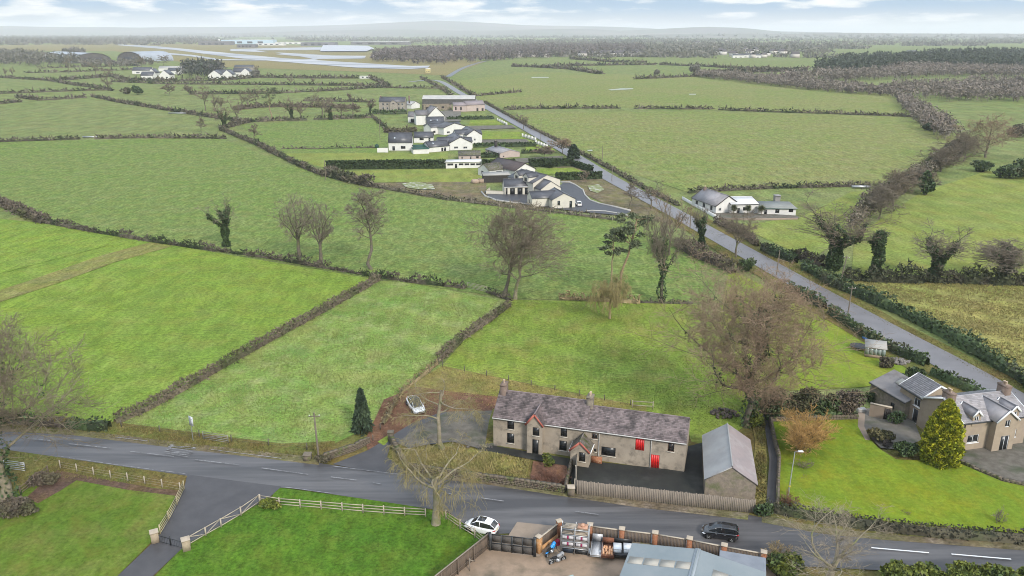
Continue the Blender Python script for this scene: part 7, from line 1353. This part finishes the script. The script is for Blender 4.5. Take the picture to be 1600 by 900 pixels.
# ---- scrub belts and woods
def wood(label, px, h, n, m, seed, name='woodland', size=None, stems=True, kind='stuff', conif=False, cat=None, hv=.25):
    rg = np.random.default_rng(seed); P = np.array([[*G(x, y)[:2]] for x, y in px]); lo, hi = P.min(0), P.max(0); out = np.zeros((0, 2))
    def inside(q):
        c = np.zeros(len(q), bool); j = len(P)-1
        for i in range(len(P)):
            c ^= ((P[i, 1] > q[:, 1]) != (P[j, 1] > q[:, 1])) & (q[:, 0] < (P[j, 0]-P[i, 0])*(q[:, 1]-P[i, 1])/(P[j, 1]-P[i, 1]+1e-12)+P[i, 0]); j = i
        return c
    t = 0
    while len(out) < n and t < 60: q = rg.uniform(lo, hi, (n*3, 2)); out = np.concatenate([out, q[inside(q)]]); t += 1
    q = out[:n]; n = len(q); hh = h*rg.uniform(1-hv, 1+hv, n)*(1+.18*np.sin(q[:, 0]*.021+seed)*np.sin(q[:, 1]*.013)); mb = MB(); s = size or h*.13; per = 36
    for k in range(per):
        if conif: tt = rg.random(n); r_ = (1-tt)*h*.2+.3; z = hh*(.25+.75*tt)
        else: d = rg.normal(size=(n, 3)); d /= np.linalg.norm(d, axis=1, keepdims=True); rad = rg.uniform(.4, 1, n); r_ = None
        if conif: a = rg.uniform(0, 6.28, n); C_ = np.stack([q[:, 0]+r_*np.cos(a), q[:, 1]+r_*np.sin(a), z], 1)
        else: C_ = np.stack([q[:, 0]+d[:, 0]*rad*hh*.34, q[:, 1]+d[:, 1]*rad*hh*.34, hh*.58+d[:, 2]*rad*hh*.42], 1)
        mb.leaves(C_, s, rg, 0, stretch=1.9, tri=True)
    if stems: V = np.concatenate([q, np.zeros((n, 1))], 1); T = np.stack([V, V+np.stack([rg.normal(0, .4, n), rg.normal(0, .4, n), hh*.7], 1)], 1); mb.tubes(T, np.full((n, 2), h*.014), 3)
    o = mb.build(name, m); return tag(o, label, cat, None, kind)
BELT = mat('bare_wood_twigs', (.205, .172, .142), (.15, .13, .105), .03, .95, island=.18, c3=(.17, .135, .11), c3scale=.03)
FARW = mat('far_wood_twigs', (.16, .145, .12), (.105, .105, .078), .006, .95, island=.15)
wood('scrub belt', [(1090, 116), (1200, 126), (1300, 136), (1390, 142), (1425, 160), (1420, 181), (1395, 151), (1300, 145), (1180, 132), (1090, 121)], 7, 650, BELT, 301, 'scrub_belt', .95)
wood('scrub belt', [(1412, 160), (1440, 168), (1475, 196), (1505, 218), (1480, 222), (1440, 204), (1428, 190)], 7, 170, BELT, 302, 'scrub_belt', .75)
wood('bare wood belt on the right', [(1380, 142), (1440, 139), (1520, 135), (1700, 132), (1700, 156), (1600, 160), (1480, 159), (1430, 158)], 10, 650, BELT, 303, 'woodland', 1.05)
wood('pine wood', [(1270, 118), (1272, 108), (1330, 96), (1500, 88), (1760, 82), (1760, 112), (1600, 112), (1420, 112), (1340, 122)], 15, 1900, mat('far_pine_wood', (.036, .05, .032), (.06, .072, .045), .012, .9, island=.4), 304, 'pine_wood', 2.0, conif=True)
wood('bare wood at the foot of the pines', [(1190, 128), (1290, 121), (1340, 120), (1420, 110), (1760, 108), (1760, 122), (1600, 121), (1450, 121), (1330, 129), (1240, 133)], 11, 1100, BELT, 305, 'woodland', 1.3)
wood('scrub along the stream between the right pastures', [(1500, 226), (1518, 236), (1470, 268), (1440, 284), (1410, 306), (1350, 350), (1328, 372), (1322, 362), (1345, 330), (1400, 292), (1430, 276), (1470, 246)], 5.5, 420, mat('near_scrub_twigs', (.16, .135, .10), (.11, .095, .07), .1, .95, island=.4, c3=(.05, .065, .03), c3scale=.12, c3lo=.55, c3hi=.65), 306, 'scrub_belt', .42)
wood('central bare wood', [(572, 96), (590, 86), (640, 80), (760, 77), (1000, 74), (1010, 84), (830, 92), (755, 97), (700, 102), (600, 99)], 15, 1600, mat('purple_brown_wood', (.15, .124, .11), (.105, .09, .082), .012, .95, island=.3), 307, 'woodland', 2.4)
wood('dark clump by the hamlet', [(280, 122), (285, 114), (300, 110), (345, 112), (348, 121), (310, 124)], 17, 70, mat('far_evergreen_clump', (.05, .062, .045), (.085, .078, .068), .03, .9, island=.4), 308, 'woodland', 2.2)
wood('bare wood left of the hangars', [(-40, 102), (-40, 88), (20, 86), (75, 92), (122, 99), (120, 103), (60, 104)], 14, 300, FARW, 309, 'woodland', 2.4)
wood('trees between the hangars', [(128, 101), (240, 99), (240, 103), (130, 105)], 10, 60, FARW, 310, 'woodland', 2)
wood('trees between the hangars', [(100, 84), (130, 84), (135, 86), (100, 87)], 14, 40, FARW, 316, 'woodland', 2.6)
rg_ = np.random.default_rng(77); k = 0
for (y0, y1, x0, x1, nb, hh) in ((57.5, 60.5, -100, 1700, 24, 12), (60.5, 65, -100, 1700, 26, 11), (65, 71, -60, 330, 8, 12), (64, 72, 600, 1700, 24, 12), (71, 80, 780, 1280, 30, 11), (80, 90, 820, 1270, 18, 9)):
    pts = []                                               # wooded strips and copses of the far plain
    mb = MB()
    for j in range(nb):
        x, y = rg_.uniform(x0, x1), rg_.uniform(y0, y1); c = G(x, y); L = rg_.uniform(60, 170)*c.y/1800; w_ = rg_.uniform(10, 40)*c.y/2500; a = rg_.normal(0, .25); n = int(34+L*.1); u = rg_.uniform(-1, 1, n); v = rg_.uniform(-1, 1, n)
        qx, qy = c.x+u*L*math.cos(a)-v*w_*math.sin(a), c.y+u*L*math.sin(a)+v*w_*math.cos(a); h_ = hh*rg_.uniform(.55, 1.25, n)
        for kk in range(9): mb.leaves(np.stack([qx+rg_.normal(0, 4, n), qy+rg_.normal(0, 4, n), h_*rg_.uniform(.1, 1, n)], 1), hh*.42*max(1, c.y/4500), rg_, 0, stretch=2.0, tri=True)
    tag(mb.build('woodland', FARW), kind='stuff')
wood('far skyline wood', [(1080, 57.5), (1250, 56.5), (1760, 56), (1760, 59), (1300, 60), (1080, 59.5)], 17, 600, FARW, 320, 'woodland', 12)
wood('far skyline wood', [(-100, 62), (250, 61), (330, 65), (250, 67.5), (60, 69), (-100, 70)], 14, 800, FARW, 321, 'woodland', 6)
# distant town: small pale houses among the trees
WF = mat('pale_town_wall', (.62, .58, .54), (.45, .40, .37), .02, .9)
hp = thing('town_house', 'pale house in the distant town', 'house', G(840, 84), group='houses of the distant town')
MB().box(-5, 5, -4, 4, 0, 5).build('wall', WF, hp); q = MB(); q.add([(-5.3, -4.4, 4.9), (5.3, -4.4, 4.9), (5.3, 4.4, 4.9), (-5.3, 4.4, 4.9), (-5.3, 0, 8), (5.3, 0, 8)], [(0, 1, 5, 4), (2, 3, 4, 5)]); q.add([(-5.3, -4.4, 4.9), (-5.3, 4.4, 4.9), (-5.3, 0, 8)], [(0, 2, 1)]); q.build('roof', SLBRN, hp)
hp.scale = (1.4,)*3
for i in range(110):
    x, y = (rg_.uniform(800, 1010), rg_.uniform(73, 90)) if i < 78 else ((rg_.uniform(1120, 1260), rg_.uniform(78, 91)) if i < 95 else (rg_.uniform(700, 1500), rg_.uniform(60, 72)))
    if i in (0,): continue
    dup(hp, G(x, y), rg_.uniform(0, 6.28), 1.2+.5*rg_.random(), ('pale house among the trees of the distant town' if i < 78 else 'pale house on the far plain right of the town' if i < 95 else 'tiny pale house on the far plain near the skyline'))
for i, (x, y, lab) in enumerate(((1145, 90.5, 'long white farm building in the far pastures, left of three'), (1160, 90, 'white farm building in the far pastures, middle of three'), (1172, 90.5, 'white farm building in the far pastures, right of three'), (1418, 84, 'white farmhouse at the top of the pine wood'))): far_house((x, y), 22, 10, 5, 8, lab)
# ---- single trees of the middle distance
def trees(rows, q=.62, tw=.075):
    for i, (lab, x, y, top, w_, kind, kw) in enumerate(rows): bt(lab, x, y, top, w_, 400+i*7+int(x), kind, q=kw.pop('q', q), tw=kw.pop('tw', tw), **kw)
trees((('bare tree in the row above the village pasture, first from the left', 321, 173, 134, 24, 'fan', {}), ('bare tree in the row above the village pasture, second from the left', 336, 174, 146, 18, 'fan', {}), ('bare tree in the row above the village pasture, third from the left', 346, 173, 152, 16, 'fan', {}), ('tree with a thick dark ivy trunk at the corner of the big field', 351, 201, 164, 32, 'fan', dict(ivy=1.0, tr=.6)), ('bare tree beside the hedge corner', 371, 194, 150, 26, 'fan', {}), ('tall bare tree in the row, left of the pine', 401, 169, 132, 24, 'fan', {}), ('bare tree in the row with a wide crown left of the tall one', 387, 169, 140, 24, 'fan', {}), ('bare tree with dark base left of the two close trees', 456, 187, 150, 22, 'fan', dict(ivy=.9, tr=.4)), ('slim bare tree among the row, right of the dark based tree', 470, 187, 158, 18, 'fan', {}), ('tall bare tree in the middle of the row', 504, 181, 136, 28, 'fan', {}), ('ivy clad tree right of the middle of the row', 517, 187, 158, 18, 'fan', dict(ivy=1.2, tr=.4)), ('round bare tree near the right end of the row', 535, 182, 160, 24, 'round', {}), ('bare tree at the right end of the row', 551, 180, 162, 22, 'round', {}), ('dark bare tree left of the stone farmhouse', 579, 178, 155, 18, 'fan', dict(ivy=.5)),
 ('thin sapling in the pasture above the long hedge', 316, 208, 182, 14, 'tall', dict(tr=.1)), ('thin sapling at the edge of the village pasture', 399, 221, 192, 20, 'tall', dict(tr=.1)), ('bare tree beside the lane above the gate walls', 818, 202, 178, 20, 'fan', {}), ('domed bare tree beside the lane opposite the clipped hedges', 879, 240, 216, 34, 'round', dict(twig=TWIGR)), ('low bare tree in the garden of the chimney bungalow', 851, 247, 228, 30, 'round', {}), ('twiggy tree in front of the clipped hedge box', 915, 286, 268, 18, 'fan', {})))
conifer('dark round evergreen at the corner of the lane by the clipped hedge', G(896, 248), 6, 5, 1500, .7, FIR, 331, lambda t: (1-t**2)**.5); conifer('clipped ball shrub in front of the clipped garden hedge', G(859, 262), 3.0, 3.4, 900, .4, CLIP, 332, lambda t: (1-(2*t-1)**2)**.5*.99+.01, name='ball_shrub', droop=0)
pine('dark pine in the row of bare trees above the village pasture', (425, 187), 139, 333, -1, 5, 7, .35)
trees((('wide bare tree in the distant left pasture below the hangars', 169, 137, 97, 22, 'fan', dict(tr=.5)), ('bare tree in front of the left hangar', 108, 115, 86, 16, 'fan', {}), ('bare tree below the right hangar', 150, 119, 95, 20, 'fan', {}), ('dark bare tree at the far left edge, right of two', 20, 121, 104, 10, 'fan', {}), ('dark bare tree at the far left edge, left of two', 9, 121, 105, 8, 'fan', {}), ('round bare tree in the hedge below the hamlet, left', 264, 149, 130, 20, 'round', {}), ('round bare tree in the hedge below the hamlet, right', 296, 148, 132, 18, 'round', {}), ('dark bare tree in front of the right hangar', 222, 108, 84, 18, 'round', {}), ('round bare tree right of the right hangar', 256, 103, 86, 26, 'round', {}), ('bare tree in the left pasture hedge below the white hamlet', 170, 141, 120, 16, 'fan', {}), ('bare tree by the hamlet long roof', 402, 118, 102, 12, 'fan', {}), ('small bare tree standing in the hedge right of the hamlet', 454, 132, 120, 10, 'fan', {}), ('small bare tree left of the airfield hut', 489, 132, 122, 8, 'fan', {}), ('dark bushy tree behind the tall white house', 545, 156, 146, 8, 'round', {})), .5, .14)
for i, (x, y, h, lab) in enumerate(((216, 148, 8, 'dark evergreen bush in the hedge below the hamlet'), (198, 147, 6, 'brown bush left of the dark evergreen bush'), (400, 120, 9, 'dark bush at the right end of the hamlet'), (1085, 115, 12, 'round dark copse in the far pastures'), (903, 104, 6, 'small dark tree in the far pastures, left'), (1026, 118, 7, 'small dark tree in the far pastures, right'))): shrub(lab, G(x, y), h*.8, h*.6, h, 700, h*.13, [IVY, HDG, FARW, FARW, FARW, FARW][i], 340+i, name='bush', cat='bush')
big = ((1540, 246, 176, 74, TWIGR, 'large orange brown bare tree at the head of the stream scrub'), (1505, 252, 205, 60, TWIG, 'grey brown bare tree beside the large orange brown tree'), (1395, 322, 262, 60, TWIG, 'domed bare tree in the scrub behind the white bungalow field'), (1372, 342, 288, 44, TWIGG, 'smaller bare tree in the scrub near the massive ivy tree'), (1440, 300, 262, 44, TWIG, 'bare tree in the scrub above the right pasture'), (1470, 268, 228, 50, TWIG, 'bare tree in the middle of the stream scrub'))
for i, (x, y, t, w_, m, lab) in enumerate(big): bt(lab, x, y, t, w_, 350+i, 'round', twig=m, q=.75, tw=.036, fork=.12, fill=230 if i == 0 else 130, zbot=.15)
for i, (x, y, rx, h, m, lab) in enumerate(((1575, 278, 8, 5.5, LAUR, 'dark evergreen clump at the edge of the right pasture'), (1600, 276, 6, 7, LAUR, 'taller dark evergreen clump at the right edge'), (1445, 305, 3, 8, IVY, 'tall dark ivy stump in the stream scrub'), (1590, 214, 8, 7, HDG, 'dark hedge bush at the right edge beside the large orange brown tree'), (1535, 268, 6, 4, LAUR, 'green bush at the foot of the large orange brown tree'), (1455, 205, 5, 5, FIR, 'blue green bush in the bare scrub of the far stream'))): shrub(lab, G(x, y), rx, rx*.6, h, 1500, .6, m, 360+i, name='bush', cat='bush')
# ---- hills along the horizon
def hills(name, prof, D, depth, m):
    mb = MB(); n = len(prof); V = []
    for x, y in prof: X = (x-800)/F*D; V.append((X, D, max(2, (HOR-y)/F*D*CO+CH)))
    fr = [(v[0]*.93, D-depth, 0) for v in V]; bk = [(v[0]*1.05, D+depth, 0) for v in V]; f = [(i, i+1, n+i+1, n+i) for i in range(n-1)]+[(n+i, n+i+1, 2*n+i+1, 2*n+i) for i in range(n-1)]
    o = mb.add(fr+V+bk, f).build(name, m, None, True); return tag(o, kind='structure')
HILL = mat('far_hill', (.12, .10, .085), (.10, .11, .07), .0015, .95, c3=(.20, .17, .14), c3scale=.0006)
def ridge(pts, seed, amp):
    rg = np.random.default_rng(seed); xs = np.arange(pts[0][0], pts[-1][0], 22); ys = np.interp(xs, [p[0] for p in pts], [p[1] for p in pts]); return list(zip(xs, ys+np.convolve(rg.normal(0, amp, len(xs)), np.ones(3)/3, 'same')))
hills('hills', ridge([(-500, 44), (0, 41.5), (150, 42.5), (300, 43), (430, 42.5), (530, 40), (600, 37), (690, 33), (740, 35), (800, 39), (860, 41), (950, 42), (1010, 45), (1100, 49), (1300, 50)], 1, .5), 13500, 2500, HILL)
hills('hills', ridge([(300, 53), (480, 49), (560, 47), (640, 46), (720, 48), (800, 47), (870, 45), (960, 48), (1020, 45), (1090, 42), (1140, 44), (1200, 49), (1300, 53)], 2, .5), 10500, 1800, HILL)
hills('hills', ridge([(1000, 54), (1150, 53), (1300, 51.5), (1500, 52.5), (1700, 52), (2000, 52)], 3, .6), 8000, 1200, HILL)
# ---- loose grass, leaves and litter on the ground
tufts('grass', [(585, 440), (640, 444), (778, 470), (720, 533), (685, 566), (640, 602), (575, 666), (520, 692), (440, 696), (190, 662), (300, 605)], 26000, .17, PALG, 1)
tufts('grass', [(0, 500), (300, 400), (580, 440), (480, 500), (300, 600), (180, 660), (0, 650)], 26000, .12, GRNG, 2)
tufts('grass', [(800, 472), (1090, 480), (1150, 560), (1165, 660), (1120, 698), (1075, 660), (905, 614), (690, 570), (725, 533)], 22000, .13, GRNG, 3)
tufts('grass', [(690, 573), (905, 618), (1010, 637), (1008, 646), (900, 640), (785, 612), (770, 640), (700, 612), (645, 603)], 5000, .24, DRYG, 4)
tufts('dry_grass', [(626, 706), (700, 702), (770, 710), (827, 723), (821, 751), (755, 744), (640, 736), (620, 722)], 9000, .42, DRYG, 5)
tufts('grass', [(-40, 650), (180, 662), (440, 696), (522, 692), (498, 720), (320, 705), (100, 678), (-40, 668)], 7000, .26, mat('verge_blades', (.13, .14, .035), (.17, .13, .05), .4, .95, island=.4), 6)
tufts('grass', [(-40, 700), (80, 716), (290, 745), (283, 766), (110, 747), (-40, 790)], 5000, .24, MATS['verge_blades'], 7)
tufts('grass', [(1270, 427), (1330, 439), (1600, 445), (1700, 452), (1700, 620), (1600, 586), (1460, 508)], 22000, .26, DRYG, 8)
tufts('grass', [(1172, 645), (1196, 658), (1197, 798), (1174, 798), (1184, 690)], 2600, .32, mat('verge_blades', (.1, .1, .1)), 9)
tufts('fallen_leaves', [(600, 625), (650, 606), (700, 613), (788, 623), (774, 648), (700, 644), (650, 660), (577, 703), (572, 690)], 9000, .12, RLEAF, 10, 2.5)
tufts('fallen_leaves', [(640, 672), (700, 650), (760, 690), (740, 705), (700, 692), (640, 704)], 2500, .14, mat('grey_brown_litter', (.2, .17, .13), (.14, .12, .09), .6, .95, island=.4), 11, 2.0)
tufts('fallen_leaves', [(884, 772), (900, 778), (1000, 788), (1170, 808), (1165, 816), (1000, 795), (885, 780)], 1500, .1, mat('grey_brown_litter', (.2, .2, .2)), 12, 2.5)
tufts('grass', [(292, 850), (425, 780), (520, 794), (660, 810), (735, 830), (680, 900), (400, 905), (240, 905)], 20000, .08, GRNG, 13)
tufts('grass', [(1220, 720), (1360, 690), (1400, 720), (1500, 726), (1568, 754), (1600, 830), (1400, 815), (1240, 798)], 18000, .07, mat('lime_blades', (.14, .2, .015), (.11, .18, .02), .3, .95, island=.25), 14)
tufts('grass', [(1010, 320), (1130, 402), (1185, 434), (1240, 472), (1300, 507), (1290, 467), (1190, 407), (1080, 342)], 3500, .25, MATS['verge_blades'], 15)
tufts('grass', [(1160, 368), (1260, 422), (1400, 502), (1600, 602), (1590, 620), (1470, 552), (1330, 480), (1200, 408)], 5000, .25, MATS['verge_blades'], 16)
tufts('grass', [(0, 800), (110, 748), (276, 770), (245, 838), (180, 900), (0, 900)], 16000, .09, mat('verge_blades', (.1, .1, .1)), 17)
# ---------------------------------------------------------------- haze
hm = bpy.data.materials.new('haze'); hm.use_nodes = True; hm.node_tree.nodes.clear()
_o = hm.node_tree.nodes.new('ShaderNodeOutputMaterial'); _p = hm.node_tree.nodes.new('ShaderNodeVolumePrincipled')
_p.inputs['Color'].default_value = (.93, .95, 1, 1); _p.inputs['Density'].default_value = 9e-5; _p.inputs['Anisotropy'].default_value = 0.0
hm.node_tree.links.new(_p.outputs[0], _o.inputs['Volume'])
hz = MB().box(-43000, 43000, -400, 43000, -1.2, 262).build('haze', hm); tag(hz, kind='stuff')
